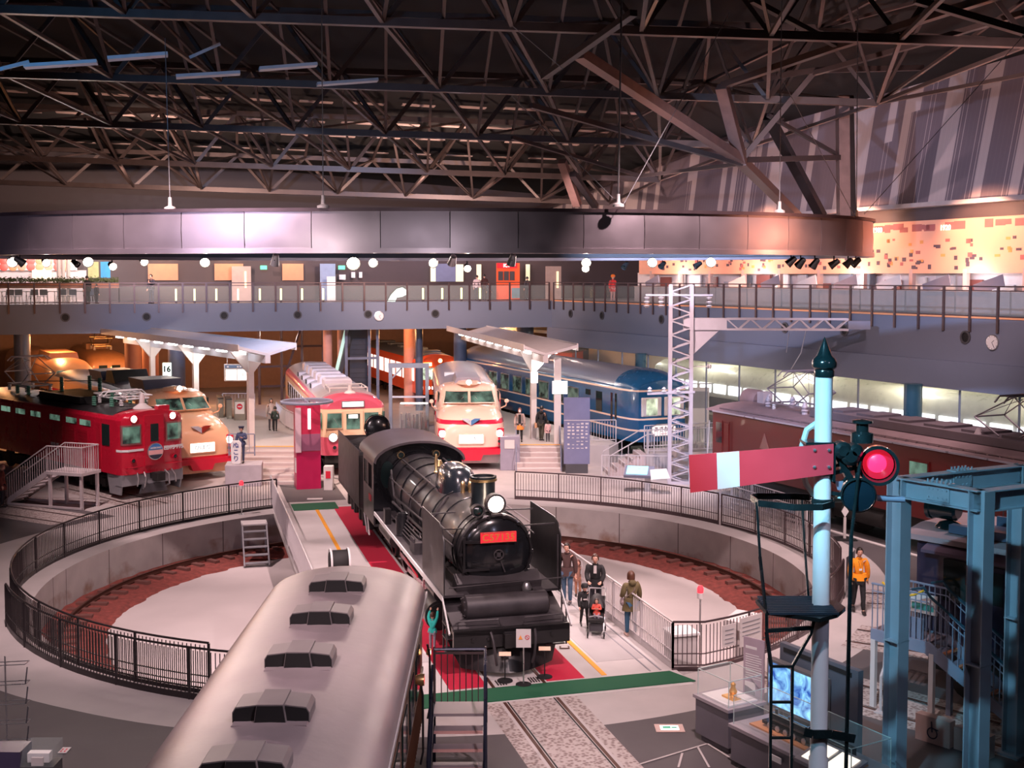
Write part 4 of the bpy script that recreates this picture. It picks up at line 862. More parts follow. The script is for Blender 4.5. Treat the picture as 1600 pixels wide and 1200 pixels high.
g = G(); g.box(-9.5,-9.2,-1.38,-1.2,1.66,2.1); g.build('tool_box', 'steel_black', t)
g = G(); g.prism([(-1.6,-.05+1.55),(-.35,1.13),(-.35,1.08),(-1.6,1.45)], 'y', -1.3, 1.3); g.build('front_deck', 'steel_grey', t)
g = G(); g.prism([(-1.5,1.5),(-1.35,1.85),(-1.75,2.0),(-1.9,1.5)], 'y', -1.0, 1.0); g.box(-2.6,-1.5,-.72,.72,1.4,1.9); g.build('smokebox_saddle', 'steel_grey', t)
g = G(); g.lathe([(.2,-.98),(.27,-.93),(.27,.93),(.2,.98)], (-.85,0,1.46), (0,1,0), 24)
for k in range(8): a = 2*pi*k/8; g.cyl((-.85+.21*cos(a),-1.0,1.46+.21*sin(a)), (-.85+.21*cos(a),-.95,1.46+.21*sin(a)), .025, n=6)
g.build('feedwater_heater', 'steel_grey', t)
g = G(); g.box(-.62,-.25,-1.3,1.3,.98,1.12); g.box(-.38,-.25,-1.32,1.32,.70,1.1)
for y in (-.9,-.55,.55,.9): g.cyl((-.25,y,.9),(-.21,y,.9),.035,n=8)
g.build('buffer_beam', 'steel_black', t)
coupler(t, -.55, .86, 'steel_black')
g = G()
for s in (-1,1): g.tube([(-.2,s*.5,1.05),(-.05,s*.48,.9),(-.02,s*.44,.55),(-.08,s*.4,.35)], .03, 6)
g.tube([(-.35,-1.2,1.12),(-.35,-1.2,1.3),(-.3,-.3,1.3),(-.3,-.25,1.15)], .015, 5); g.tube([(-.35,1.2,1.12),(-.35,1.2,1.3),(-.3,.3,1.3),(-.3,.25,1.15)], .015, 5)
g.tube([(-.9,1.45,1.98),(-.9,-1.3,1.9)], .014, 5); g.build('hoses_and_rails', 'steel_grey', t)
g = G(); g.lathe([(.10,0),(.12,.1),(.07,.2),(.001,.22)], (-1.3,.62,1.6), (0,0,1), 12); g.build('marker_lamp', 'silver', t)
# ship-shaped snow plough pilot under the beam
g = G(); pts = []; n = 18
for z, xo, wd in ((.68,-.42,1.28),(.45,-.30,1.2),(.14,-.10,1.05)):
    pts.append([(xo - .62*(abs(y)**1.6), wd*y, z) for y in [-1+2*k/n for k in range(n+1)]] + [(xo - .05 - .62*(abs(y)**1.6), wd*y, z) for y in [1-2*k/n for k in range(n+1)]])
g.loft(pts); g.build('pilot_plough', 'steel_black', t)
g = G(); g.box(-12.5,-1.2,-.45,.45,.75,1.35); g.build('frame', 'under', t)
# cab
g = G(); n = 14; rf = [(1.42*cos(pi-pi*k/n), 3.18+.62*sin(pi*k/n)) for k in range(n+1)]
g.prism(rf + [(1.36*cos(pi*k/n), 3.13+.60*sin(pi*k/n)) for k in range(n+1)], 'x', -14.3, -11.05); g.build('cab_roof', mat('cab_roof_grey', (.09,.075,.085), .45, .1, vary=.25, scale=1.5), t)
g = G(); wl = [(-1.38,1.5),(-1.38,3.2)] + [(1.38*cos(pi-pi*k/n), 3.16+.58*sin(pi*k/n)) for k in range(1,n)] + [(1.38,3.2),(1.38,1.5)]
g.prism(wl, 'x', -11.45, -11.38); g.build('cab_front', 'steel_gloss', t)
for s in (-1, 1):
    g = G(); y0, y1 = sorted((s*1.38, s*1.33)); g.box(-13.6,-11.4,y0,y1,1.2,2.25); g.box(-11.75,-11.4,y0,y1,2.25,3.2); g.box(-12.62,-12.5,y0,y1,2.25,3.2); g.box(-13.6,-13.45,y0,y1,2.25,3.2); g.box(-13.6,-11.4,y0,y1,3.0,3.25); g.build('cab_side', 'steel_black', t)
    g = G(); y = s*1.35; g.box(-13.45,-12.62,y-.01,y+.01,2.25,3.0); g.build('cab_window', 'glass', t)
    g = G(); y = -s*1.39; g.box(-12.3,-11.9,y-.01,y+.01,1.85,2.05); g.build('cab_number', 'red', t)
    g = G(); g.prism([(s*.95+.22*cos(a)*1.0, 2.75+.42*sin(a)) for a in [2*pi*k/18 for k in range(18)]], 'x', -11.37, -11.35); g.build('front_window', 'dglass', t)
    g = G(); g.tube([(-13.6,s*1.36,1.2),(-13.4,s*1.3,.6),(-12.9,s*1.3,.6),(-12.9,s*1.36,1.2)], .025, 6); g.build('cab_step', 'white', t)
    lampx(t, -11.3, s*.55, 3.35, .09, 'dglass', 'brass', .08, 'cab_lamp')
g = G(); g.box(-13.8,-11.4,-1.35,1.35,1.15,1.22); g.build('cab_floor', 'under', t)
# tender
g = G(); g.box(-20.1,-14.5,-1.40,1.40,1.15,1.25)
for s in (-1,1): y0,y1 = sorted((s*1.40,s*1.36)); g.box(-20.1,-14.5,y0,y1,1.2,3.05)
g.box(-20.1,-20.05,-1.4,1.4,1.2,2.85); g.box(-14.55,-14.5,-1.4,1.4,1.2,2.9); g.box(-20.05,-14.55,-1.36,1.36,1.25,2.35); g.build('tender_body', mat('tender_black', (.05,.042,.042), .5, .1, vary=.15), t)
g = G(); rc = random.Random(2); cols = [[(-19.6+ i*.2, -1.33+j*.19, 2.5+.30*(1-abs((j-7)/7.5)**2)+.10*sin(i*.5)+rc.uniform(0,.08)) for j in range(15)] for i in range(25)]
g.loft(cols, cap=False, closed=False); g.build('coal', mat('coal_black', (.02,.02,.022), .35, vary=.5, scale=18, bump=1.0), t, smooth=0, kind='stuff')
g = G(); g.lathe([(.42,-.1),(.46,.0),(.46,.12),(.40,.16),(.3,.2),(.001,.2)], (-19.7,0,3.15), (1,0,.15), 22); g.lathe([(.47,.05),(.50,.09),(.47,.13)], (-19.7,0,3.15), (1,0,.15), 22, cap=False); g.build('rear_lamp', 'steel_gloss', t)
bogie(t, -15.8, 1.7, 'under', .5); bogie(t, -18.8, 1.7, 'under', .5)
g = G(); g.box(-19.9,-14.7,-.8,.8,.9,1.2); g.build('tender_frame', 'under', t)
# ---------------------------------------------------------------- red electric locomotive
def vehicle(name, label, cat, p, d): return thing(name, label, cat, (p[0], p[1], 0), head(d))
RED = (.50,.010,.035)
t = vehicle('red_electric_locomotive', 'bright red electric locomotive with a round headboard left of the turntable', 'locomotive', (-14.3,47.7), (.72,-.69))
m = mat('loco_red', RED, .28, vary=.06, scale=1, coat=.5)
g = G(); xs = []
for x, w in ((0,1.1),(-.12,1.32),(-.35,1.40),(-14,1.40)): xs.append([(x,y*w/1.4,z) for y,z in carsec(1.4,1.0,3.15,3.5,10)])
g.loft(xs); g.build('body', m, t, smooth=30)
g = G(); g.prism([(y,z) for y,z in [(-1.25,3.3),(-1.0,3.42),(-.5,3.53),(.5,3.53),(1.0,3.42),(1.25,3.3)]], 'x', -13.8, -.9); g.build('roof', mat('roof_black', (.03,.027,.03), .5, vary=.2), t)
g = G(); g.box(-.05,.08,-.42,.42,1.3,3.3); dr = g.build('front_door', m, t); g = G(); g.box(.08,.095,-.17,.17,2.25,2.95); g.build('window', 'dglass', dr)
g = G(); g.torus((.09,0,2.6), .25, .02, (1,0,0), 4, 5); 
for s in (-1, 1):
    def wr(z0, z1, ys, o): return [[(x_+o_, s*y_, z) for z in (z0, z1) for o_ in ((o, o-.06) if z == z0 else (o-.06, o))] for x_, y_ in ys]
    fy = [(.0,.54),(.0,1.08),(-.05,1.22),(-.13,1.34)]
    g = G(); g.loft(wr(2.18,2.97,fy,.025)); f = g.build('window_frame', mat('frame_silver_red', (.35,.15,.15), .4, .5), t, smooth=0)
    g = G(); g.loft(wr(2.25,2.90,[(.0,.60),(.0,1.08),(-.05,1.22),(-.10,1.29)],.035)); g.build('windscreen', 'greenglass', f, smooth=0)
    g = G(); g.loft(wr(1.91,2.0,[(.0,.44),(.0,1.10),(-.12,1.32),(-.35,1.41)],.02)); g.build('white_stripe', 'white', t, smooth=0)
    lampx(t, -.02, s*.85, 3.2, .13, 'lamp', m, .1); lampx(t, .02, s*.92, 1.55, .08, 'redlamp' if 0 else 'dglass', m, .12, 'tail_lamp')
    g = G(); g.tube([(.03,s*.5,1.3),(.12,s*.6,1.3),(.12,s*1.2,1.3),(0,s*1.25,1.3)], .02, 5); g.build('front_handrail', m, t)
    g = G(); g.box(-1.5,-.9,s*1.4-.02,s*1.4+.02,2.1,2.95); g.build('cab_side_window', 'dglass', t)
    g = G(); g.box(-2.0,-1.6,s*1.4-.02,s*1.4+.02,1.1,2.95); g.build('cab_side_door', m, t)
    g = G(); g.prism([(-.05,1.0),(-.25,.2),(-1.1,.2),(-1.3,1.0)], 'y', s*1.30-.03, s*1.30+.03); g.build('grey_skirt', 'grey', t)
    g = G(); g.tube([(.05,s*.45,1.05),(.25,s*.5,.9),(.22,s*.55,.5),(.0,s*.5,.4)], .035, 6); g.tube([(.05,s*.75,1.05),(.22,s*.8,.85),(.2,s*.85,.55)], .03, 6); g.build('brake_hose', 'silver', t)
g = G(); g.box(.08,.10,-.4,.4,1.93,2.0)
for k, x in enumerate((-2.9,-4.1,-5.6,-7.4,-8.9,-10.4)):
    for s in (-1, 1): g = G(); g.box(x-.45,x+.45,s*1.4-.02,s*1.4+.02,2.75,2.98); g.build('side_window', 'greenglass', t)
for k in range(8):
    for s in (-1, 1):
        g = G(); g.box(-3.6-k*1.1,-2.7-k*1.1,s*1.4-.012,s*1.4+.012,1.7,2.55)
        for j in range(6): g.box(-3.55-k*1.1,-2.75-k*1.1,s*1.4-.02,s*1.4+.02,1.78+j*.13,1.82+j*.13)
        g.build('louvre', m, t)
g = G(); g.lathe([(.34,.10),(.34,.15),(.31,.16)], (0,0,1.85), (1,0,0), 30); hb_ = g.build('headboard', 'silver', t)
g = G(); g.prism([(.31*cos(a),1.85+.31*sin(a)) for a in [pi*k/14 for k in range(15)] if sin(a) >= .15], 'x', .155, .17); g.build('blue_field', mat('headboard_blue', (.05,.20,.50), .4), hb_)
g = G(); g.box(.155,.172,-.31,.31,1.73,1.90); g.build('pink_field', mat('headboard_pink', (.85,.45,.45), .4), hb_)
g = G(); g.prism([(.31*cos(a),1.85+.31*sin(a)) for a in [pi+pi*k/14 for k in range(15)] if sin(a) <= -.35], 'x', .155, .17); g.build('dark_field', 'ink', hb_)
text('AKEBONO', .10, 'white', hb_, (.178,0,1.99), (0,1,0), bold=.003)
text('ED75 775', .22, 'white', t, (.09,.84,1.93), (0,1,0), bold=.008)
text('ED75 775', .18, 'white', t, (-5.6,-1.425,1.72), (1,0,0), bold=.004); g = G(); g.box(-5.4,-5.2,-1.425,-1.41,1.28,1.52); g.build('small_plate', 'offwhite', t)
g = G(); g.box(-.6,-.1,-1.35,1.35,.55,1.0); g.build('buffer_beam', 'grey', t); coupler(t, .1, .88)
g = G(); g.prism([(-.5,.55),(-.62,.2),(.62,.2),(.5,.55)], 'x', -.1, -.05); g.build('snow_plough', 'dgrey', t)
for x in (-3.2,-10.8): bogie(t, x, 2.3)
g = G(); g.box(-8.8,-5.2,-1.2,1.2,.4,1.0); g.build('equipment_box', 'under', t)
g = G(); g.box(-8.0,-4.2,-.95,.95,3.5,3.78); g.prism([(-8.6,3.5),(-8,3.78),(-4.2,3.78),(-3.9,3.5)], 'y', -.8, .8); g.build('roof_housing', 'black', t)
gi = mat('green_insulator', (.10,.28,.20), .3)
for x, y, h in ((-1.3,.35,.35),(-2.2,-.6,.4),(-2.9,.6,.4),(-3.2,-.85,.45),(-3.5,.1,.6),(-3.7,.35,.6),(-5.5,.6,.7),(-7.0,.9,.7),(-7.2,-.3,.7),(-9.6,-.7,.45),(-10.5,-.8,.4)):
    g = G(); zz = 3.5 if not -8 < x < -4.2 else 3.78
    for j in range(int(h/.08)): g.lathe([(.07,j*.08),(.10,j*.08+.03),(.07,j*.08+.07)], (x,y,zz), (0,0,1), 10, cap=False)
    g.build('insulator', gi, t)
g = G(); g.lathe([(.4,0),(.25,.1),(.12,.2),(.1,.5),(.06,.6)], (-.85,0,3.5), (0,0,1), 16); g.build('horn', 'offwhite', t)
g = G(); g.box(-.5,-.2,.35,.85,3.42,3.62); g.build('roof_lamp_box', m, t)
panto(t, -2.4, up=False, m='white', zb=3.85); panto(t, -11.0, up=True, m='offwhite', zb=3.85)
g = G(); g.tube([(-1.3,.35,3.95),(-2.9,.6,4.0),(-5.5,.6,4.3),(-9.6,-.7,4.1)], .02, 5); g.build('roof_conductor', 'silver', t)
# ---------------------------------------------------------------- bonnet express trains
def bonnet(name, label, p, d, cream, redc, roofc, stripe, L=20.0, signtxt='', back=True, w=1.47, lamps=True, emblem=(.15,.3,.7)):
    t = vehicle(name, label, 'train', p, d); t.scale = (1.0, 1.08, 1.03)
    paint = bands(name + '_paint', [(0,redc),(1.02,cream)] + ([(stripe[0],redc),(stripe[1],cream)] if stripe else []), .25, coat=.6)
    xs = []
    for x, ww, zb, zt, e in ((.0,.70,.95,1.75,2.4),(-.06,1.02,.82,2.02,2.6),(-.25,1.26,.75,2.22,2.8),(-.6,1.40,.72,2.42,3.0),(-1.3,w,.72,2.62,3.2),(-2.3,w,.72,2.72,3.4),(-3.1,w,.72,2.78,3.6)):
        xs.append((x, sect(ww, zb, zt, 48, e, 5)))
    hull(t, xs, paint, 'bonnet')
    side = bands(name + '_side_paint', [(0,redc),(1.15,cream),(1.85,redc),(2.75,cream),(3.15,redc if not back else cream)], .25, coat=.5)
    cab = mat(name + '_cab', cream, .25, vary=.04, coat=.6)
    cs = []
    for x, ww, zt in ((-1.95,1.05,2.55),(-2.15,1.16,2.95),(-2.75,1.24,3.45),(-3.0,1.28,3.56),(-4.2,1.36,3.60)):
        cs.append([(x,-ww*1.12,2.3),(x,-ww*1.08,2.62),(x,-ww*.96,zt-.22),(x,-ww*.78,zt-.06),(x,-ww*.3,zt),(x,ww*.3,zt),(x,ww*.78,zt-.06),(x,ww*.96,zt-.22),(x,ww*1.08,2.62),(x,ww*1.12,2.3)])
    g = G(); g.loft(cs); g.build('cab', cab, t, smooth=50)
    # windscreen panes on the slanting face
    for s in (-1, 1):
        q = [(-2.14,s*.04,2.78),(-2.02,s*.04,2.78)]
        def pt(u, v):  # u across 0..1, v up 0..1
            z = 2.80+.50*v; ww = (1.10 - .10*v)*u; x = -2.06 - .50*v - .12*u*u - .08*u*u*v; return (x+.12, s*(.03+ww), z)
        rows_ = [[pt(i/6, j/3) for i in range(7)] for j in range(4)]
        g = G(); g.loft(rows_, cap=False, closed=False); wp = g.build('windscreen', 'greenglass', t)
        g = G(); edge = rows_[0] + [r[-1] for r in rows_[1:-1]] + rows_[-1][::-1] + [r[0] for r in rows_[1:-1]][::-1]
        g.tube([Vector(e)+Vector((.01,0,0)) for e in edge], .028, 5, closed=True); g.build('windscreen_frame', cab, wp)
        g = G(); g.bar((-2.0,s*.5,2.80), (-2.2,s*.25,3.05), .02); g.build('wiper', 'silver', wp)
        g = G(); g.box(-3.7,-2.9,s*1.33-.03,s*1.33+.03,2.75,3.2); g.build('cab_side_window', 'dglass', t)
        if lamps:
            g = G(); pr = [(s*1.02,1.15),(s*1.02,1.72),(s*1.12,1.85),(s*1.38,1.85),(s*1.40,1.2),(s*1.30,1.08)]; g.prism([(y,z) for y,z in pr], 'x', -.85, -.16); lp = g.build('lamp_housing', 'red', t)
            g = G(); g.lathe([(.15,.0),(.17,.03),(.14,.05)], (-.17,s*1.20,1.62), (1,0,0), 18, cap=False); g.build('rim', 'silver', lp)
            g = G(); g.lathe([(.14,.03),(.08,.05),(.001,.06)], (-.17,s*1.20,1.62), (1,0,0), 18, cap=False); g.build('headlamp', 'lamp', lp)
            g = G(); g.lathe([(.08,.0),(.06,.04),(.001,.05)], (-.17,s*1.20,1.27), (1,0,0), 14, cap=False); g.build('tail_lamp', 'dglass', lp)
        g = G(); g.tube([(-2.6,s*1.42,2.5),(-2.4,s*1.62,2.62),(-2.3,s*1.64,2.8)], .03, 5); g.lathe([(.07,0),(.1,.03),(.07,.06)], (-2.3,s*1.64,2.85), (1,0,0), 12); g.build('mirror', cab, t)
    g = G(); g.lathe([(.10,0),(.34,.04),(.36,.16),(.001,.16)], (-2.95,0,3.62), (1,0,0), 18); 
    g = G(); rs = [[(-3.3+.9*u, .55*s2*(1-u*u*.75), 3.58+ .16*(1-u*u)*h) for s2,h in ((-1,0),(-.8,.8),(0,1.2),(.8,.8),(1,0))] for u in (0,.3,.6,.85)]
    g.loft(rs, cap=True, closed=False); g.build('roof_lamp_fairing', cab, t); lampx(t, -2.62, 0, 3.68, .12, 'lamp', 'silver', .09, 'roof_lamp')
    # emblem: flat V with pointed wings
    def vprism(sx, col, nm):
        g = G(); g.add([(.03-.03,0,2.0),(-.02,sx*.42,2.30),(-.02,sx*.14,2.30),(-.01,0,2.22),(-.12,0,1.99),(-.2,sx*.42,2.29),(-.2,sx*.14,2.29),(-.15,0,2.21)], [(0,1,2,3),(4,5,6,7),(0,1,5,4),(1,2,6,5),(2,3,7,6),(3,0,4,7)]); return g.build(nm, mat(nm + name, col, .3, .4), t, smooth=0)
    vprism(-1, (.75,.78,.85) if emblem else redc, 'emblem_right'); vprism(1, emblem, 'emblem_left')
    g = G(); g.prism([(-.52,1.18),(-.56,1.26),(-.56,1.56),(-.5,1.64),(.5,1.64),(.56,1.56),(.56,1.26),(.52,1.18)], 'x', -.05, .06); sg = g.build('sign_box', cab, t)
    g = G(); g.box(.055,.075,-.50,.50,1.22,1.60); g.build('lit_sign', 'lampw', sg)
    text(signtxt, .24, 'ink', sg, (.082,0,1.41), (0,1,0))
    g = G(); g.prism([(-1.25,.95),(-1.2,.72),(-.5,.70),(-.4,.45),(.4,.45),(.5,.70),(1.2,.72),(1.25,.95)], 'x', -.45, .06); g.build('coupler_cover', 'red', t)
    g = G(); g.prism([(-1.3,.75),(-1.15,.28),(1.15,.28),(1.3,.75)], 'x', -1.0, -.35); g.build('skirt', mat('pale_skirt', (.5,.42,.42), .5) if name != 'cream_express_train' else cab, t)
    # body behind
    g = G(); g.loft([[(x,y,z) for y,z in carsec(1.47,.9,3.0,3.55,12)] for x in (-3.9,-L)]); g.build('body', side, t, smooth=30)
    g = G(); g.prism([(1.38*cos(pi-pi*k/12),3.05+.55*sin(pi*k/12)) for k in range(13)], 'x', -L, -4.15); g.build('roof', mat(name + '_roof', roofc, .45, .2, vary=.15), t, smooth=40)
    return t, cab
CR = (.86,.50,.30)
t, cab = bonnet('cream_express_train', 'cream and red bonnet-nosed express with a lit sign beside the red locomotive', (-13.35,51.5), (.586,-.81), CR, (.60,.02,.04), (.13,.14,.20), None, 18, 'ひばり', emblem=(.45,.05,.03))
for x in (-5.8,-12): g = G(); g.prism([(-.75,3.5),(-.85,3.95),(.85,3.95),(.75,3.5)], 'x', x-1, x+1); g.build('air_conditioner', mat('ac_dark_blue', (.06,.07,.12), .5), t)
g = G(); g.prism([(-10.4,3.5),(-10.2,4.05),(-9.4,4.1),(-8.9,3.5)], 'y', -.8, .8); g.build('air_intake', 'black', t)
side_windows(t, [-6-1.5*k for k in range(11)], 1.95, 2.6, 1.1, 1.47, 'dglass'); bogie(t,-3.5); bogie(t,-15); 
t2, cab2 = bonnet('pink_nosed_express_train', 'pale cream bonnet-nosed express with a red stripe and blue V emblem behind the steam locomotive', (-1.85,54.2), (.075,-.997), (.88,.60,.48), (.62,.02,.06), (.36,.32,.38), (2.02,2.20), 18.5, 'とき', emblem=(.12,.30,.60))
for x in (-4.9,): g = G(); g.prism([(-.62,3.5),(-.5,3.82),(.5,3.82),(.62,3.5)], 'x', x-2.2, x+1.2); g.build('roof_fairing', mat('fairing_grey', (.36,.34,.42), .4, .3), t2)
g = G(); g.box(-9.8,-9.2,-.95,-.35,3.45,3.62); g.build('roof_vent', 'white', t2); side_windows(t2, [-6-1.5*k for k in range(9)], 1.95, 2.6, 1.1, 1.47, 'dglass'); bogie(t2,-3.5); bogie(t2,-15.5)
# ---------------------------------------------------------------- pink and cream suburban train
t = vehicle('pink_cream_commuter_train', 'pink and cream commuter train with roof vents behind the red pillar', 'train', (-7.0,52.7), (.256,-.967))
PK = (.62,.10,.16); CM = (.85,.60,.40)
pc = bands('suburban_paint', [(0,PK),(1.75,CM),(2.98,PK)], .28, coat=.5)
g = G(); xs = []
for x, w_, zr in ((0,1.12,3.45),(-.10,1.30,3.52),(-.35,1.44,3.60),(-20,1.46,3.66)): xs.append([(x,y*w_/1.46,z) for y,z in carsec(1.46,.95,3.02,zr,14)])
g.loft(xs); g.build('body', pc, t, smooth=30)
g = G(); g.prism([(1.36*cos(pi-pi*k/14),3.12+.60*sin(pi*k/14)) for k in range(15)], 'x', -20, -1.4); g.build('roof', mat('suburban_roof', (.38,.34,.36), .5, .1, vary=.1), t, smooth=40)
for s in (-1, 1):
    g = G(); g.prism([(s*.46,2.12),(s*.46,2.86),(s*1.16,2.86),(s*1.2,2.12)], 'x', -.12, .04); f = g.build('window_frame', mat('cream_frame', (.7,.5,.33), .4), t)
    g = G(); g.prism([(s*.50,2.17),(s*.50,2.81),(s*1.12,2.81),(s*1.15,2.17)], 'x', .03, .05); g.build('windscreen', 'greenglass', f)
    g = G(); g.box(-.4,-.02,s*1.39-.06,s*1.39+.02,2.15,2.84); g.build('corner_window', 'greenglass', t)
    lampx(t, .02, s*.88, 1.75, .17, 'lamp' if s < 0 else 'lamp', 'silver', .08); lampx(t, .02, s*.82, 1.3, .08, 'dglass', pc, .08, 'tail_lamp')
    g = G(); g.bar((.06,s*.6,2.2), (.05,s*.85,2.6), .015); g.build('wiper', 'silver', t)
g = G(); g.box(-.1,.06,-.44,.44,1.2,2.92); d_ = g.build('gangway_door', pc, t); g = G(); g.box(.05,.08,-.30,.30,2.1,2.78); g.build('window', 'greenglass', d_)
g = G(); g.box(.075,.095,-.2,.2,2.58,2.74); nb_ = g.build('route_plate', 'lampw', d_); 
g = G(); g.box(-.12,.05,-.50,.50,3.05,3.34); sg = g.build('destination_sign', 'silver', t); g = G(); g.box(.045,.06,-.46,.46,3.09,3.30); g.build('lit_panel', 'lampw', sg)
g = G(); g.box(-.5,-.1,-1.2,1.2,.6,.98); g.build('buffer_beam', 'under', t); coupler(t,.05,.8)
g = G()
for y in (-.5,-.25,.25,.5): g.tube([(.05,y,.9),(.14,y,.7),(.1,y,.45)], .03, 5)
g.build('hoses', 'silver', t)
g = G(); g.prism([(-1.3,.7),(-1.15,.3),(1.15,.3),(1.3,.7)], 'x', -.9, -.6); g.build('skirt', 'under', t)
vm = mat('vent_pink_grey', (.58,.50,.52), .45)
for k in range(6):
    x = -4.4 - k*2.1; g = G(); rs = [[(x+dx*a_,y*b_,z) for dx,y in ((-.62,-.85),(.62,-.85),(.62,.45),(-.62,.45))] for z,a_,b_ in ((3.5,1,1),(3.92,1,.98),(4.0,.88,.88))]
    g.loft(rs); g.build('roof_cooler', vm, t)
for k in range(4):
    x = -6.2 - k*2.4; g = G(); g.box(x-.35,x+.35,-1.25,-.75,3.35,3.62); v_ = g.build('side_vent', vm, t)
    g = G()
    for j in range(5): g.box(x-.32+j*.14,x-.26+j*.14,-1.27,-1.2,3.38,3.6)
    g.build('grille', 'black', v_)
g = G(); g.tube([(-2.2,-.9,3.6),(-2.2,-.9,3.85),(-3.2,-.9,3.85)], .03, 5); 
g = G(); 
for s in (-1,1): g.tube([(-1.5,s*.85,3.55),(-1.5,s*.85,3.78),(-3.4,s*.85,3.78),(-3.4,s*.85,3.5)], .03, 5); 
g.tube([(-1.5,-.85,3.78),(-1.5,.85,3.78)], .03, 5); g.tube([(-3.4,-.85,3.78),(-3.4,.85,3.78)], .03, 5); g.build('roof_rail', 'offwhite', t)
g = G(); g.lathe([(.3,0),(.2,.12),(.1,.16),(.08,.4)], (-1.0,0,3.55), (0,0,1), 12); g.build('antenna', 'offwhite', t)
side_windows(t, [-2.2-1.42*k for k in range(12)], 1.95, 2.7, .95, 1.47, 'dglass', 'offwhite'); bogie(t,-3.4); bogie(t,-16.6)
# second pink train coach standing behind (its dim end) and orange commuter train
t = vehicle('orange_commuter_train', 'orange commuter train with a lit front under the far gallery', 'train', (-4.8,80), (.32,-.95))
OR = (.80,.09,.02)
op = mat('orange_paint', OR, .35, coat=.4, vary=.04)
g = G(); g.loft([[(x,y*w_/1.4,z) for y,z in carsec(1.4,.95,3.0,3.6,12)] for x, w_ in ((0,1.3),(-.15,1.4),(-19,1.4))]); g.build('body', op, t, smooth=30)
g = G(); g.prism([(1.33*cos(pi-pi*k/12),3.08+.58*sin(pi*k/12)) for k in range(13)], 'x', -19, -1.0); g.build('roof', mat('blue_grey_roof', (.12,.15,.20), .5), t, smooth=40)
for y0, y1 in ((-1.2,-.48),(-.36,.36),(.48,1.2)): g = G(); g.box(-.02,.05,y0,y1,1.95,2.75); g.build('windscreen', mat('lit_cab_glass', (.35,.45,.35), .3, emit=.6, ecol=(.6,.8,.6), vary=.3), t)
for y in (-.88,.88): g = G(); g.box(-.02,.06,y-.3,y+.3,2.86,3.08); g.build('route_sign', 'amber', t)
lampx(t, .02, 0, 3.2, .14, 'amber', op, .1)
for s in (-1,1): lampx(t, .02, s*.8, 1.4, .1, 'lamp', op, .08)
coupler(t, .1, .8)
for k in range(9): g = G(); g.box(-2.9-k*1.9,-1.5-k*1.9,-1.43,-1.38,1.75,2.75); g.build('lit_side_window', mat('lit_car_window', (.8,.6,.5), .4, emit=.8, ecol=(1,.8,.7), vary=0), t)
for k in range(5): g = G(); g.box(-3-k*3.4,-2-k*3.4,-.6,.6,3.6,3.75); g.build('roof_vent', MATS['blue_grey_roof'], t)
bogie(t,-3); bogie(t,-15.5)
# ---------------------------------------------------------------- blue sleeper coach
dB = Vector((.384,-.923,0)); pB = Vector((7.2,57.2,0))
t = vehicle('blue_sleeper_coach', 'long blue sleeping coach with cream lines and a lit headboard right of the platform', 'train', pB, dB); t.scale = (1.08, 1.1, 1.1)
BL = (.012,.085,.20); CL = (.80,.62,.48)
bp = bands('sleeper_paint', [(0,BL),(1.30,CL),(1.37,BL),(1.78,CL),(1.86,BL),(3.02,CL),(3.09,BL)], .25, coat=.6)
g = G(); xs = []
for x, w_ in ((0,.95),(-.06,1.15),(-.5,1.36),(-1.2,1.45),(-22,1.45)): xs.append([(x,y*w_/1.45,z) for y,z in carsec(1.45,.85,3.08,3.5,14)])
g.loft(xs); g.build('body', bp, t, smooth=35)
g = G(); rs = []
for x, k_ in ((-.05,.25),(-.25,.6),(-.7,.88),(-1.4,1.0),(-22,1.0)): rs.append([(x,1.4*cos(pi-pi*k/16)*(.7+.3*k_),3.09+.82*k_*sin(pi*k/16)) for k in range(17)])
g.loft(rs, cap=True, closed=True); rf = g.build('roof', bands('sleeper_roof', [(0,(.16,.18,.24)),(4.9,(.16,.18,.24))], .35, coat=.2), t, smooth=50)
g = G(); rs = []
for x, k_ in ((-.03,.27),(-.24,.63),(-.69,.90),(-1.38,1.02),(-1.9,1.02)): rs.append([(x,1.41*cos(pi-pi*k/16)*(.7+.3*k_),3.10+.82*k_*sin(pi*k/16)) for k in range(17)])
g.loft(rs, cap=False, closed=False); g.build('blue_roof_end', mat('sleeper_blue', BL, .25, coat=.6, vary=.04), t, smooth=50)
for i, y0 in enumerate((-1.06, -.10)):
    y1 = y0 + (.86 if i == 0 else .96)
y_ = [(-1.0,-.12),(.12,1.0)]
for y0, y1 in y_:
    g = G(); g.box(-.35,.03,y0-.05,y1+.05,1.95,2.78); f = g.build('end_window_frame', 'offwhite', t, bevel=.03); g = G(); g.box(.02,.045,y0,y1,2.0,2.73); g.build('glass', mat('lit_end_window', (.25,.32,.22), .2, emit=.35, ecol=(.75,.85,.6), vary=.4, scale=2), f)
    g = G(); g.box(.04,.06,y0,y0+.16,2.0,2.73); g.box(.04,.06,y1-.16,y1,2.0,2.73); g.build('curtain', 'offwhite', f)
g = G(); g.prism([(-.5,1.08),(-.62,1.3),(-.62,1.5),(-.3,1.62),(.3,1.62),(.62,1.5),(.62,1.3),(.5,1.08)], 'x', .02, .10); hbx = g.build('headboard', 'silver', t)
g = G(); g.prism([(-.46,1.12),(-.57,1.3),(-.57,1.48),(-.28,1.58),(.28,1.58),(.57,1.48),(.57,1.3),(.46,1.12)], 'x', .10, .115); g.build('lit_panel', mat('headboard_glow', (1,.85,.8), .5, emit=.45, ecol=(1,.8,.75), vary=0), hbx)
text('あさかぜ', .25, 'ink', hbx, (.122,0,1.38), (0,1,0), bold=.004); text('ASAKAZE', .07, 'red', hbx, (.122,0,1.19), (0,1,0))
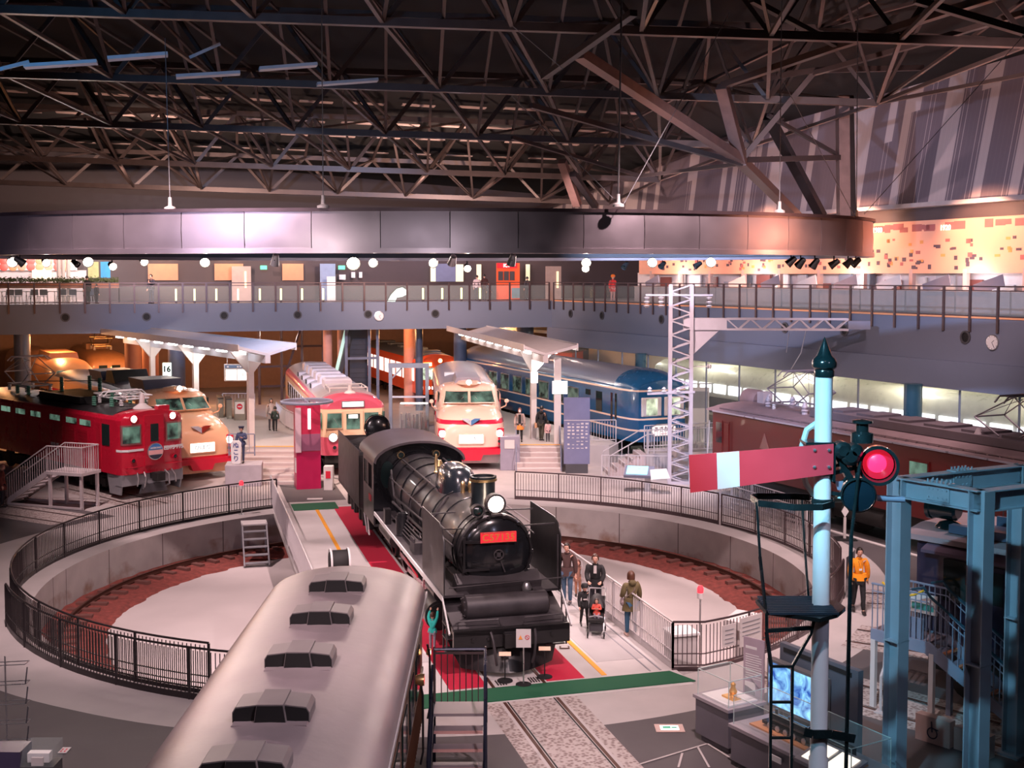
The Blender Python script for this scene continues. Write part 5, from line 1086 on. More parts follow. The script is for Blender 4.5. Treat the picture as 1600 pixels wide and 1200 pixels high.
for x, w_ in ((-1.55,.16),(-1.95,.16),(-3.0,.6),(-4.2,.5)):
    g = G(); z0, z1 = (1.5,2.85) if x > -2.5 else ((1.9,2.8) if x > -3.5 else (2.55,2.8)); g.box(x-w_,x,-1.47,-1.44,z0,z1); g.build('door_window' if x > -2.5 else 'side_window', 'dglass', t)
side_windows(t, [-6.6-1.75*k for k in range(9)], 1.95, 2.72, 1.1, 1.46, mat('sleeper_glass', (.04,.07,.06), .15, emit=.05, ecol=(.6,.8,.6), vary=.3), 'silver'); bogie(t,-3.5); bogie(t,-18.5)
g = G(); g.box(-15,-6,-1.1,1.1,.3,.85); g.build('underfloor_gear', 'under', t)
# ---------------------------------------------------------------- brown electric locomotive on the right
dBr = Vector((-.421,.907,0)); pBr = Vector((8.0,48.3,0)) + Vector((.907,.421,0))*1.42
t = vehicle('brown_electric_locomotive', 'long reddish brown electric locomotive with two raised pantographs at the right', 'locomotive', pBr, dBr)
BR = (.14,.022,.014)
bm_ = mat('loco_brown', (.14,.009,.009), .4, vary=.12, scale=1.2, coat=.05)
g = G(); xs = []
for x, w_, zr in ((0,1.25,3.55),(-.12,1.38,3.62),(-.3,1.42,3.66),(-20,1.42,3.66)): xs.append([(x,y*w_/1.42,z) for y,z in carsec(1.42,1.15,3.35,zr,10)])
g.loft(xs); g.build('body', bm_, t, smooth=30)
K['pinkroof'] = mat('dusty_pink_roof', (.22,.15,.16), .6, vary=.15)
g = G(); rs = []
for x, k_ in ((.25,.5),(0,.85),(-.5,1),(-20,1)): rs.append([(x,1.48*cos(pi-pi*k/12),3.42+.34*k_*sin(pi*k/12)) for k in range(13)])
g.loft(rs); g.build('roof', 'pinkroof', t, smooth=40)
g = G(); g.box(-20,-.3,1.50,1.54,3.40,3.46); g.build('gutter', mat('pale_blue_steel', (.45,.45,.55), .3, .5), t)
g = G()
for k in range(40): g.box(-.9-k*.48,-.86-k*.48,1.38,1.42,3.5,3.58)
g.box(-20,-.6,1.38,1.41,3.56,3.60); g.build('roof_walk_rail', 'pinkroof', t)
for y in (-.75,.1,.85): g = G(); g.box(.0,.05,y-.3,y+.3,2.3,3.0); g.build('front_window', 'dglass', t)
for x0, x1, z0, z1 in ((-.85,-.45,2.2,3.0),(-1.3,-.95,1.4,3.0)): g = G(); g.box(x0,x1,1.42,1.45,z0,z1); g.build('cab_side_window' if z0 > 2 else 'cab_door', 'dglass' if z0 > 2 else bm_, t)
g = G(); g.tube([(-1.4,1.47,1.3),(-1.4,1.47,3.1)], .02, 5); g.tube([(-.92,1.47,1.3),(-.92,1.47,3.1)], .02, 5); g.build('grab_rails', bm_, t)
for x in (-7.8,-11.6,-15.3): g = G(); g.box(x-.45,x+.45,1.42,1.46,2.35,3.0); f = g.build('side_window_frame', bm_, t); g = G(); g.box(x-.38,x+.38,1.455,1.475,2.42,2.93); g.build('side_window', 'greenglass', f)
g = G(); g.prism([(-3.9,2.3),(-3.3,2.3),(-3.6,2.9)], 'y', 1.42, 1.44); g.build('data_mark', mat('faded_mark', (.30,.12,.09), .5), t)
text('EF58', .42, mat('faded_mark'+'2', (.4,.25,.2), .5), t, (-3.6,1.455,2.25), (-1,0,0), bold=.01) if False else None
g = G(); g.box(-18.5,-5.5,-.85,.85,3.72,3.98); g.build('roof_walkway', mat('roof_hatch_grey', (.15,.12,.14), .6), t)
for k in range(7): g = G(); g.box(-7.0-k*1.6,-6.1-k*1.6,-.6,.6,3.98,4.06); g.build('roof_hatch', MATS['roof_hatch_grey'], t)
g = G(); g.lathe([(.35,-.5),(.42,-.4),(.42,.35),(.3,.5),(.001,.55)], (-.1,-.6,3.78), (1,0,0), 20); g.build('roof_headlamp', 'pinkroof', t)
for x, y in ((-1.7,-.2),(-2.3,.3),(-2.9,-.4),(-4.9,.6),(-13.2,.6)): g = G(); g.lathe([(.12,0),(.1,.1),(.14,.15),(.09,.2),(.13,.28),(.06,.45)], (x,y,3.7), (0,0,1), 12); g.build('insulator', mat('pale_insulator', (.5,.42,.45), .4), t)
g = G(); g.box(-1.45,-1.05,-.55,-.1,3.7,4.2); g.build('arrester_box', MATS['pale_insulator'], t)
panto(t, -3.9, up=True, m=mat('pantograph_grey', (.30,.26,.30), .4, .4), zb=3.95); panto(t, -14.3, up=True, m=MATS['pantograph_grey'], zb=3.95)
for x in (-2.8,-7.0,-13,-17): bogie(t, x, 2.4, 'under', .5, r=.5)
g = G(); g.box(-19.8,-.3,-1.3,1.3,.75,1.15); g.build('underframe', 'under', t)
g = G(); g.box(-.3,.1,-1.35,1.35,.6,1.2); g.build('buffer_beam', bm_, t)
g = G(); g.tube([(-.05,1.38,.5),(.25,1.38,.5),(.25,1.38,1.4),(.1,1.38,3.0)], .025, 5); g.build('front_ladder', 'offwhite', t)
# black wheels / round tanks low on its side are seen behind the signal
g = G(); g.cyl((-10.0,1.15,.75), (-8.0,1.15,.75), .32); g.cyl((-13.0,1.15,.75), (-11.8,1.15,.75), .25); g.build('air_tank', 'under', t)
# ---------------------------------------------------------------- dark blue locomotive in the lower right
dD = Vector((-.66,.75,0)); pD = Vector((8.35,24.6,0)) + Vector((.75,.66,0))*1.42
t = vehicle('navy_electric_locomotive', 'dark navy old electric locomotive behind the steel gantry at the lower right', 'locomotive', pD, dD)
NV = (.022,.020,.048)
nv = mat('loco_navy', NV, .35, vary=.15, coat=.3)
g = G(); g.loft([[(x,y*w_/1.42,z) for y,z in [(-1.42,1.15),(-1.42,3.3),(-1.3,3.42),(1.3,3.42),(1.42,3.3),(1.42,1.15)]] for x, w_ in ((0,1.36),(-.15,1.42),(-11,1.42))]); g.build('body', nv, t, smooth=30)
rfm = mat('navy_loco_roof', (.30,.23,.25), .6, vary=.12)
g = G(); g.prism([(-1.55,3.40),(-1.5,3.5),(-.8,3.62),(.8,3.62),(1.5,3.5),(1.55,3.40)], 'x', -11.2, .25); g.build('roof', rfm, t)
g = G(); g.box(-9,-1.2,.3,.38,3.62,3.9); g.box(-9,-1.2,.45,1.1,3.6,3.72); g.build('roof_vent_strip', mat('blue_grey_steel', (.10,.14,.22), .4, .3), t)
g = G(); g.box(-9,-.6,1.0,1.2,3.58,3.75); g.build('gutter', MATS['blue_grey_steel'], t)
g = G(); g.lathe([(.16,-.35),(.22,-.3),(.22,.2),(.25,.22),(.25,.3),(.2,.3)], (-.25,.8,3.98), (1,0,0), 20); lp = g.build('roof_headlamp', 'teal_black', t); g = G(); g.lathe([(.3,0),(.2,.1),(.05,.14)], (-.4,.8,3.62), (0,0,1), 14); g.build('lamp_foot', 'teal_black', lp); g = G(); g.lathe([(.2,.22),(.001,.24)], (-.25,.8,3.98), (1,0,0), 20); g.build('lens', 'dglass', lp)
for x0, x1, z0, z1, m__ in ((-1.25,-.65,2.25,3.1,'dglass'),(-2.0,-1.4,1.5,3.1,nv),(-1.9,-1.5,2.35,3.0,'dglass'),(-3.4,-2.5,2.4,3.0,'dglass'),(-4.9,-4.0,2.4,3.0,'dglass')):
    g = G(); g.box(x0,x1,1.42,1.45 + (.02 if m__ == 'dglass' else 0),z0,z1); g.build('side_window' if m__ != nv else 'cab_door', m__, t)
g = G(); g.box(-1.2,-1.12,1.44,1.47,2.65,2.8); g.build('red_tag', 'red', t)
for k in range(3):
    for j in range(3): g = G(); g.ball((-5.6-k*.7,1.43,1.6+j*.5), .05, 8); g.build('roof_rivet_lamp', 'silver', t)
g = G(); g.tube([(-2.15,1.5,1.2),(-2.15,1.5,3.2)], .02, 5); g.tube([(-1.3,1.5,1.2),(-1.3,1.5,3.2)], .02, 5); g.build('grab_rails', 'silver', t)
g = G(); g.prism([(1.42,3.4),(1.75,3.28),(1.75,3.22),(1.42,3.3)], 'x', -9, -.3); g.build('eaves_shade', mat('eaves_mauve', (.12,.08,.12), .5), t)
g = G()
for s in (-1, 1): g.tube([(-.9,s*.5,3.62),(-.9,s*.5,3.85),(-1.1,s*.5,3.85),(-1.1,s*.5,3.62)], .015, 5)
g.build('roof_handles', 'steel_grey', t)
panto(t, -3.4, up=True, m=mat('pantograph_blue', (.16,.24,.38), .4, .4), zb=3.95)
for x in (-2.0,-6.0): bogie(t, x, 2.3, 'under', .5, r=.5)
g = G(); g.box(-11,-.2,-1.2,1.2,.7,1.15); g.build('underframe', 'under', t)
# ---------------------------------------------------------------- old wooden coach in the foreground
dW = Vector((-.014,1,0)).normalized(); pW = Vector((-2.84,20.75,0))
t = vehicle('wooden_coach', 'old brown wooden coach seen from above with a pinkish grey roof, lower left', 'railway coach', pW, dW)
K['coachroof'] = mat('worn_canvas_roof', (.34,.285,.30), .42, .15, vary=.16, scale=1.3, bump=.12)
n = 20; g = G(); rs = []
for x, wk, zk in ((.16,.86,.82),(.10,.95,.93),(-.10,1.0,.99),(-.4,1.01,1.0),(-18.5,1.01,1.0)):
    rs.append([(x,1.33*wk*cos(pi-pi*k/n),3.25+.52*zk*sin(pi*k/n)**.85) for k in range(n+1)])
g.loft(rs); g.build('roof', 'coachroof', t, smooth=40)
g = G(); g.box(-18.5,.12,1.325,1.355,3.20,3.27); g.box(-18.5,.12,-1.355,-1.325,3.20,3.27); g.build('gutter', 'offwhite', t)
g = G(); g.loft([[(x,y,z) for y,z in ((-wd,1.1),(-wd,3.27),(wd,3.27),(wd,1.1))] for x, wd in ((.05,1.15),(-.1,1.27),(-18.5,1.27))]); g.build('body', 'wood', t, smooth=0)
g = G()
for k in range(120): g.box(-.25-k*.15,-.235-k*.15,-1.285,-1.275,1.15,1.95)
for z in (1.95,2.75): g.box(-18.4,-.1,-1.29,-1.27,z,z+.05)
g.build('board_joints', mat('dark_wood', (.09,.03,.012), .5), t, smooth=0)
for k in range(12): g = G(); g.box(-1.9-k*1.4,-1.1-k*1.4,-1.295,-1.265,2.02,2.7); g.build('window', 'dglass', t)
for x in (-.45,-2.4): g = G(); g.tube([(x,-1.38,1.2),(x,-1.42,1.4),(x,-1.42,2.3),(x,-1.38,2.5)], .02, 6); g.build('grab_rail', 'steel_black', t)
lampx(t, -3.3, -1.45, 2.85, .07, 'redlamp', 'brass', .08, 'tail_lamp', (0,-1,0))
lampx(t, -.25, -1.4, 2.3, .05, 'lamp', 'brass', .05, 'side_lamp', (0,-1,0))
K['ventm'] = mat('vent_sheet', (.26,.23,.235), .45, .2, vary=.12)
for px, py in ((534,905),(512,953),(487,1016),(455,1096),(412,1180)):
    q = at(px, py, 15) ; d0 = ray(px, py); tt = (3.90-H)/d0.z; q = Vector((d0.x*tt, d0.y*tt, 0)); lx = (q - pW).dot(dW)
    # torpedo ventilator: raised middle box and two lower drooping wings, open dark ends towards the viewer
    g = G(); g.prism([(-.19,3.72),(-.15,3.97),(.15,3.97),(.19,3.72)], 'x', lx-.30, lx+.22); vt = g.build('roof_ventilator', 'ventm', t, smooth=0)
    for s in (-1, 1):
        g = G(); sg = [(s*.14,3.95),(s*.40,3.92),(s*.44,3.86),(s*.44,3.74),(s*.14,3.72)]
        g.loft([[(lx-.24,y,z) for y,z in sg], [(lx+.20,y,z) for y,z in sg]]); g.build('wing', 'ventm', vt, smooth=0)
        g = G(); g.prism([(s*.16,3.935),(s*.40,3.905),(s*.43,3.85),(s*.43,3.73),(s*.16,3.73)], 'x', lx-.246, lx-.235); g.build('opening', 'black', vt, smooth=0)
    g = G(); g.prism([(-.18,3.73),(-.145,3.955),(.145,3.955),(.18,3.73)], 'x', lx-.306, lx-.295); g.build('opening', 'black', vt, smooth=0)
    g = G(); g.prism([(-.46,3.70),(-.42,3.76),(.42,3.76),(.46,3.70)], 'x', lx-.38, lx+.26); g.build('base', 'coachroof', vt, smooth=0)
bogie(t, -2.6, 2.2); bogie(t, -14, 2.2)
g = G(); g.box(-18,-.2,-1.1,1.1,.8,1.1); g.build('underframe', 'under', t)
# black steam engine parts glimpsed far behind, red cab beside it
t = vehicle('far_steam_locomotive', 'small black old steam engine with a lit orange cab in the dim far hall', 'locomotive', (1.5,84), (-.45,-.9))
g = G(); g.cyl((-.3,0,2.2), (-4,0,2.2), .6, n=20); g.build('boiler', 'steel_black', t); g = G(); g.lathe([(.2,0),(.18,.6),(.3,1.0)], (-.8,0,2.7), (0,0,1), 16); g.build('chimney', 'steel_black', t); g = G(); g.lathe([(.3,0),(.3,.35),(.1,.5)], (-2.2,0,2.75), (0,0,1), 16); g.build('dome', 'brass', t)
g = G(); g.box(-6,-4,-1.2,1.2,1,3.3); g.build('cab', op, t); g = G(); g.box(-6.3,-3.7,-1.35,1.35,3.3,3.4); g.build('cab_roof', 'wood', t); g = G(); g.box(-5.5,-4.4,-1.22,-1.19,2.1,3.0); g.build('cab_window', 'dglass', t)
g = G(); g.box(-6,-.2,-.9,.9,.6,1.2); g.build('frame', 'steel_black', t)
for x in (-1,-2.4,-3.8): 
    for s in (-1,1): g = G(); g.cyl((x,s*.55,.5), (x,s*.65,.5), .5); g.build('wheel', 'red', t)
# brown-gold old electric train at the far left, dimly lit
t = vehicle('tan_electric_train', 'tan bullet-nosed train in orange light at the far left under the gallery', 'train', (-25.2,69.8), (.5,-.87))
tn = mat('tan_paint', (.45,.22,.10), .4, vary=.1, coat=.3)
g = G(); xs = []
for x, w_, zt in ((0,.5,1.8),(-.3,1.0,2.3),(-1.0,1.35,2.9),(-2.2,1.5,3.5),(-4,1.55,3.8),(-20,1.55,3.8)): xs.append((x, sect(w_,.8,zt,32,3,6)))
hull(t, xs, tn); 
g = G(); g.prism([(-.9,3.72),(.9,3.72),(.8,4.1),(-.8,4.1)], 'x', -9, -5); g.build('roof_box', tn, t); g = G(); g.prism([(-1.25,2.6),(-.9,3.25),(.9,3.25),(1.25,2.6)], 'x', -2.9, -1.55); g.build('windscreen', 'greenglass', t); bogie(t,-4)
t = vehicle('tan_box_train', 'tall tan train with sloping cab and raised pantograph left of the cream express', 'train', (-27.5,82), (.45,-.9))
g = G(); xs = []
for x, w_, zt in ((0,1.2,2.9),(-.2,1.35,3.2),(-1.2,1.42,3.55),(-12,1.42,3.6)): xs.append((x, sect(w_,.8,zt,32,4,8)))
hull(t, xs, tn); panto(t, -4, up=True, m='brass', zb=3.9); g = G(); g.box(-7.6,-5.6,-.8,.8,3.55,3.95); g.build('roof_box', tn, t)
for y in (-.7,.15): g = G(); g.box(-.1,.04,y,y+.55,2.2,2.75); g.build('windscreen', 'dglass', t)
bogie(t,-3)
# ================================================================== TURNTABLE BRIDGE, RAILINGS, PLATFORMS
def railing_run(name, label, pts, m, h=1.1, seg=1.9, gap=.105, group=None, base=0.0, kick=None, mid=True, bal=.009):
    """railing along a polyline: posts, handrail, and one baluster panel per bay (bars are the panel's pattern)"""
    t = thing(name, label, 'railing', (0,0,0), 0, group)
    L = [0]
    for a, b in zip(pts, pts[1:]): L.append(L[-1] + (Vector(b)-Vector(a)).length)
    def P(s):
        for i in range(len(pts)-1):
            if s <= L[i+1] + 1e-6: f = (s-L[i])/max(1e-6, L[i+1]-L[i]); return Vector(pts[i]).lerp(Vector(pts[i+1]), f)
        return Vector(pts[-1])
    n = max(1, round(L[-1]/seg)); Z = Vector((0,0,1))
    for i in range(n+1):
        p = P(L[-1]*i/n); g = G(); g.bar(p + Z*base, p + Z*(h-.01), .05, .05, up=(1,0,0)); g.build('post', m, t, smooth=0)
    for i in range(n):
        s0 = L[-1]*i/n; s1 = L[-1]*(i+1)/n; k = max(1, int((s1-s0)/gap)); g = G()
        for j in range(1, k): p = P(s0+(s1-s0)*j/k); g.bar(p+Z*(base+.12), p+Z*(h-.06), .018, bal*2, up=(1,0,0))
        q = [P(s0+(s1-s0)*j/3) for j in range(4)]
        for a, b in zip(q, q[1:]):
            g.bar(a+Z*(base+.12), b+Z*(base+.12), .03, .035)
            if mid: g.bar(a+Z*(base+.38), b+Z*(base+.38), .03, .02)
            if kick: g.bar(a+Z*(base+.03), b+Z*(base+.03), .02, kick)
        g.build('baluster_panel', m, t, smooth=0)
    g = G(); q = [P(L[-1]*j/max(2, n*3)) for j in range(max(2, n*3)+1)]; g.tube([p+Z*h for p in q], .026, 6); g.build('handrail', m, t)
    return t
def D2(d): return radians(d)
rL = interp([(D2(122),12.05),(D2(150),11.9),(D2(180),11.75),(D2(210),11.42),(D2(249),11.12)])
railing_run('pit_railing', 'long dark curved railing around the left half of the turntable pit', arc(TC, rL, D2(123), D2(249), 50), 'rail_dark', kick=.12)
rL2 = interp([(D2(208),11.68),(D2(262),11.45)])
railing_run('pit_railing', 'outer dark curved railing at the near left of the turntable', arc(TC, rL2, D2(208), D2(258), 24), 'rail_dark', kick=.16)
rR = interp([(D2(-15),11.8),(D2(24),12.0),(D2(80),12.15)])
railing_run('pit_railing', 'dark curved railing along the far right rim of the turntable pit', arc(TC, rR, D2(78), D2(36), 24), 'rail_brown', kick=.16)
railing_run('pit_railing', 'brown curved railing along the right rim of the pit behind the signal post', arc(TC, rR, D2(35.2), D2(-7), 24), 'rail_brown', kick=.10)
rN = interp([(D2(-54.5),11.1),(D2(-31),11.45),(D2(-14),11.8)])
nr = railing_run('pit_railing', 'short brown railing with two notices at the near right of the turntable', [ax(-.75, 3.42)] + arc(TC, rN, D2(-52.5), D2(-14), 16), 'rail_brown', kick=.10)
# curved dark end panel at the right
g = G(); cc = arc(TC, lambda a: 11.8+.5*sin((a-D2(-15))*8), D2(-7.5), D2(-14), 8); g.loft([[p+Vector((0,0,z)) for p in cc] for z in (.05,1.15)], cap=False, closed=False); tag(g.build('curved_screen', mat('smoked_panel', (.03,.03,.05), .1, .3, coat=.6)), 'dark shiny curved end panel of the pit railing behind the signal post', 'panel')
# notices on the near railing
for s0, s1, z0, z1, lab in ((-50.5,-48.3,.45,.95,'n1'),(-47.6,-43.6,.35,1.02,'n2')):
    a = TC + Vector((cos(D2(s0)), sin(D2(s0)), 0))*(rN(D2(s0))+.05); b = TC + Vector((cos(D2(s1)), sin(D2(s1)), 0))*(rN(D2(s1))+.05)
    g = G(); g.bar((a.x,a.y,(z0+z1)/2), (b.x,b.y,(z0+z1)/2), .02, z1-z0); o = g.build('notice', 'offwhite', nr, smooth=0)
    g = G(); d = (b-a).normalized(); n_ = Vector((d.y,-d.x,0))
    for j in range(4): zz = z1-.12-j*.1; p = a + d*.08 + n_*.015; q = b - d*.08 + n_*.015; g.bar((p.x,p.y,zz), (q.x,q.y,zz), .006, .02)
    g.build('print_lines', 'grey', o, smooth=0)
# bridge
br = thing('turntable_bridge', 'pale turntable deck carrying the steam locomotive, with red carpets along its rails', 'turntable bridge', (0,0,0))
g = G(); g.slab([ax(-1.75,-3.95), ax(-1.75,3.5), ax(20.6,3.5), ax(20.6,-3.95)], -.12, .012); g.build('deck', 'deck_paving', br, smooth=0)
g = G()
for o_ in (-2.9,-.8,.6,2.6): g.slab([ax(-1.3,o_-.18), ax(-1.3,o_+.18), ax(20.2,o_+.18), ax(20.2,o_-.18)], -.95, -.12)
g.build('girders', 'dgrey', br, smooth=0)
g = G()
for al in (-.6, 19.5):
    for o_ in (-.7, .5): c_ = ax(al, o_); g.cyl(c_ + Vector((0,0,-.62)) - AN*.08, c_ + Vector((0,0,-.62)) + AN*.08, .33)
g.build('wheels', 'under', br)
def strip(a0, a1, o0, o1, z, m, nm, par=br):
    g = G(); g.slab([ax(a0,o0), ax(a0,o1), ax(a1,o1), ax(a1,o0)], z-.012, z); return g.build(nm, m, par, smooth=0)
strip(-.75, 20.3, -1.68, -.86, .022, 'carpet', 'carpet_strip'); strip(-.75, 20.3, .48, 1.34, .022, 'carpet', 'carpet_strip')
strip(.1, 20.3, -2.40, -2.28, .020, 'yellow', 'yellow_line'); strip(-.7, 20.3, 1.76, 1.88, .020, 'yellow', 'yellow_line')
for o_ in (-.74, .40): strip(-.9, 20.3, o_-.035, o_+.035, .024, 'rust', 'rail')
for a0, a1, o0, o1 in ((.2,3.2,1.95,3.1),(4.2,7.0,2.0,3.3),(-.4,.6,-.7,.35),(1.2,3.0,-2.2,-1.75)): strip(a0, a1, o0, o1, .018, 'deck_patch', 'deck_patch')
for o_ in (2.9, 3.15): strip(-.7, 20, o_-.02, o_+.02, .021, 'grey', 'groove')
for o0 in (-.62, .12): 
    for k in range(4): strip(-.75, -.45, o0+.06*k, o0+.06*k+.03, .028, 'rail_dark', 'floor_grille')
railing_run('bridge_railing', 'long white railing along the right edge of the turntable bridge', [ax(20.3,3.30), ax(-.75,3.42)], 'rail_light', seg=2.0, gap=.10, base=.05, kick=.12, bal=.012)
railing_run('bridge_railing', 'grey-white panelled railing along the left edge of the turntable bridge', [ax(21.8,-3.92), ax(-.4,-3.85)], 'rail_light', seg=2.0, gap=.08, base=.05, kick=.3, bal=.018)
g = G(); g.slab([ax(-1.72,-2.75), ax(-1.6,3.6), ax(-.85,3.3), ax(-.93,-2.6)], .014, .035); tag(g.build('green_mat', 'green', smooth=0), 'long dark green mat across the near end of the turntable bridge', 'mat')
g = G(); g.slab([ax(19.95,-3.2), ax(19.95,-1.5), ax(21.3,-1.5), ax(21.3,-3.2)], .014, .03); tag(g.build('green_mat', 'green', smooth=0), 'small dark green mat at the far end of the bridge below the red pillar', 'mat')
# ledge fence pieces and gangway stairs down into the pit
t = thing('pit_stairs', 'grey metal stairs leading down into the pit beside the bridge', 'stairs', ax(17.6,-4.75,-1.25), LR)
for s in (-.42,.42): g = G(); g.bar((-.5,s,1.2), (.95,s,.02), .05, .18); g.build('stringer', 'grey', t)
for k in range(5): g = G(); g.box(-.35+k*.27,-.10+k*.27,-.4,.4,1.0-k*.22,1.03-k*.22); g.build('tread', 'grey', t)
g = G(); g.box(-1.1,-.35,-.45,.45,1.2,1.25); g.build('landing', 'offwhite', t)
for s in (-.42,.42): g = G(); g.box(-1.05,-1.0,s-.03,s+.03,0,1.2); g.build('leg', 'grey', t)
def lamp_pole(p, h, lab):
    t = thing('warning_lamp', lab, 'lamp', p); g = G(); g.cyl((0,0,0), (0,0,h), .022, n=8); g.lathe([(.12,0),(.12,.02),(.03,.03)], (0,0,0), (0,0,1), 14); g.build('pole', 'silver', t)
    g = G(); g.cyl((0,0,h), (0,0,h+.14), .075, n=14); g.build('socket', 'offwhite', t); g = G(); g.lathe([(.075,0),(.08,.1),(.05,.17),(.001,.18)], (0,0,h+.14), (0,0,1), 14); g.build('red_dome', 'redlamp', t)
lamp_pole((4.6,29.0,-1.25), 2.2, 'red warning lamp on a pole in the pit, by the near right corner'); lamp_pole(ax(19.5,-4.9,0)+Vector((-.3,.3,0)), .95, 'red warning lamp on a pole by the pit stairs')
t = thing('control_cabinet', 'pale control cabinet behind the near right railing corner', 'cabinet', (3.95,27.7,-1.25), LR)
g = G(); g.box(-.3,.3,-.3,.3,0,1.75); g.build('body', 'offwhite', t, bevel=.02); g = G(); g.box(-.34,.34,-.34,.34,1.75,1.8); g.build('lid', 'white', t)
t = thing('control_cabinet', 'pale slanted console behind the notices of the near right railing', 'cabinet', (5.55,28.65,-1.25), .9)
g = G(); g.box(-.12,.12,-.12,.12,0,1.6); g.build('column', 'offwhite', t); g = G(); g.prism([(-.35,1.6),(.35,1.75),(.35,1.9),(-.35,1.8)], 'y', -.3, .3); g.build('desk', 'offwhite', t)
# floor unit on the bridge beside the tender
t = thing('floor_projector', 'white framed black floor unit on the bridge deck beside the locomotive', 'floor unit', ax(9.6,-2.75,.02), LR)
g = G(); g.lathe([(.3,-.3),(.36,-.22),(.36,.22),(.3,.3)], (0,0,.42), (0,1,0), 20); g.build('drum', 'black', t)
for s in (-1, 1): g = G(); g.lathe([(.40,-.03),(.42,0),(.40,.03),(.30,.03),(.30,-.03)], (0,s*.26,.42), (0,1,0), 22, cap=False); g.build('white_rim', 'white', t)
g = G(); g.box(-.3,.3,-.3,.3,0,.1); g.build('foot', 'grey', t)
# ---------------------------------------------------------------- platforms
def plat(poly, name, z=1.0):
    g = G(); g.mi = 0; g.slab(poly, 0, z); o = g.build(name, mat('platform_paving', (.42,.385,.375), .8, vary=.06, scale=.8), smooth=0); return struct(o)
P1 = [(-8.75,54.8),(-13.6,73),(-27.0,73),(-14.6,54.8)]
plat(P1, 'floor_platform_left'); plat([(-.12,55.4),(4.5,55.4),(5.0,56.2),(-1.3,71.5),(-1.5,71)], 'floor_platform_middle')
plat([(5.9,52.6),(10.2,53.8),(9.8,55.6),(6.0,54.3)], 'floor_platform_right')
g = G(); g.slab([(-8.8,54.82),(-11.9,54.82),(-11.85,55.05),(-8.85,55.05)], 1.0, 1.008); g.slab([(.05,55.42),(2.3,55.42),(2.3,55.65),(.05,55.65)], 1.0, 1.008); struct(g.build('trim_5', 'yellow', smooth=0))
def steps(name, label, p, rz_, wd, n, rise, run, m, rail=None, tread=None):
    t = thing(name, label, 'steps', p, rz_)
    for k in range(n): g = G(); z = rise*(n-k-.0)*1.0; g.box(k*run, (k+1)*run, -wd/2, wd/2, 0, z - rise*.0); g.build('step', m, t, smooth=0); 
    for k in range(n): g = G(); z = rise*(n-k); g.box((k+1)*run-.05, (k+1)*run+.004, -wd/2, wd/2, z-.04, z+.006); g.build('nosing', tread or 'offwhite', t, smooth=0)
    if rail:
        for s in (-1, 1):
            g = G(); y = s*(wd/2-.04); g.tube([(-.3,y,rise*n+.9),(0,y,rise*n+.9),(n*run,y,.9),(n*run,y,.05)], .028, 6); g.tube([(-.3,y,rise*n+.9),(-.3,y,rise*n)], .028, 6); g.tube([(n*run/2,y,rise*n/2),(n*run/2,y,rise*n/2+.9)], .02, 6); g.build('handrail', rail, t)
    return t
pinkst = mat('pink_beige_steps', (.46,.38,.37), .7, vary=.04)
steps('platform_steps', 'broad low steps up to the left platform beside the red pillar', (-10.4,54.78,0), -pi/2, 3.2, 6, .155, .72, pinkst)
steps('platform_steps', 'narrow steps with handrails up to the middle platform', (1.2,55.38,0), -pi/2, 2.1, 5, .19, .32, pinkst, rail='bgrey')
steps('platform_steps', 'steps with pale railings left of the lattice mast', (5.9,53.5,0), -pi+.1, 1.6, 5, .19, .34, pinkst, rail='rail_light')
for a, b, lab in (((6.0,54.2,1.0),(9.7,55.5,1.0),'pale railing at the back of the right landing before the blue coach'),((6.0,52.7,1.0),(10.1,53.9,1.0),'pale railing at the front of the right landing'),((7.0,51.6,0),(3.9,51.9,0),'low pale railing left of the lattice mast'),((10.2,53.8,1.0),(11.3,50.9,0),'pale ramp railing beside the brown locomotive'),((3.2,56.3,1.0),(4.9,56.4,1.0),'short pale railing at the right edge of the middle platform')):
    railing_run('landing_railing', lab, [a, b], 'rail_light', h=1.05, seg=1.5, gap=.13, mid=False)
# railings beside the brown locomotive (right background)
railing_run('ramp_railing', 'grey-white railing in front of the brown locomotive, outer row', [(7.9,45.3,0),(9.9,40.0,0)], 'rail_light', h=1.0, seg=1.6, gap=.12, mid=False)
railing_run('ramp_railing', 'grey-white railing in front of the brown locomotive, inner row', [(8.4,45.7,0),(10.5,40.3,0)], 'rail_light', h=1.1, seg=1.6, gap=.12, mid=False)
g = G(); g.slab([(8.5,46.3),(13.2,36.2),(13.35,36.27),(8.65,46.4)], .012, .05); struct(g.build('trim_6', 'offwhite', smooth=0))
t = thing('point_marker', 'small white diamond-topped post on the dark floor beside the brown locomotive', 'marker post', (11.15,39.9,0)); g = G(); g.cyl((0,0,.03), (0,0,.75), .05, n=8); g.build('post', 'offwhite', t); g = G(); g.prism([(-.12,.95),(0,.75),(.12,.95),(0,1.15)], 'y', -.02, .02); g.build('diamond', 'white', t); g = G(); g.box(-.35,.35,-.3,.3,0,.04); g.build('base', 'black', t)
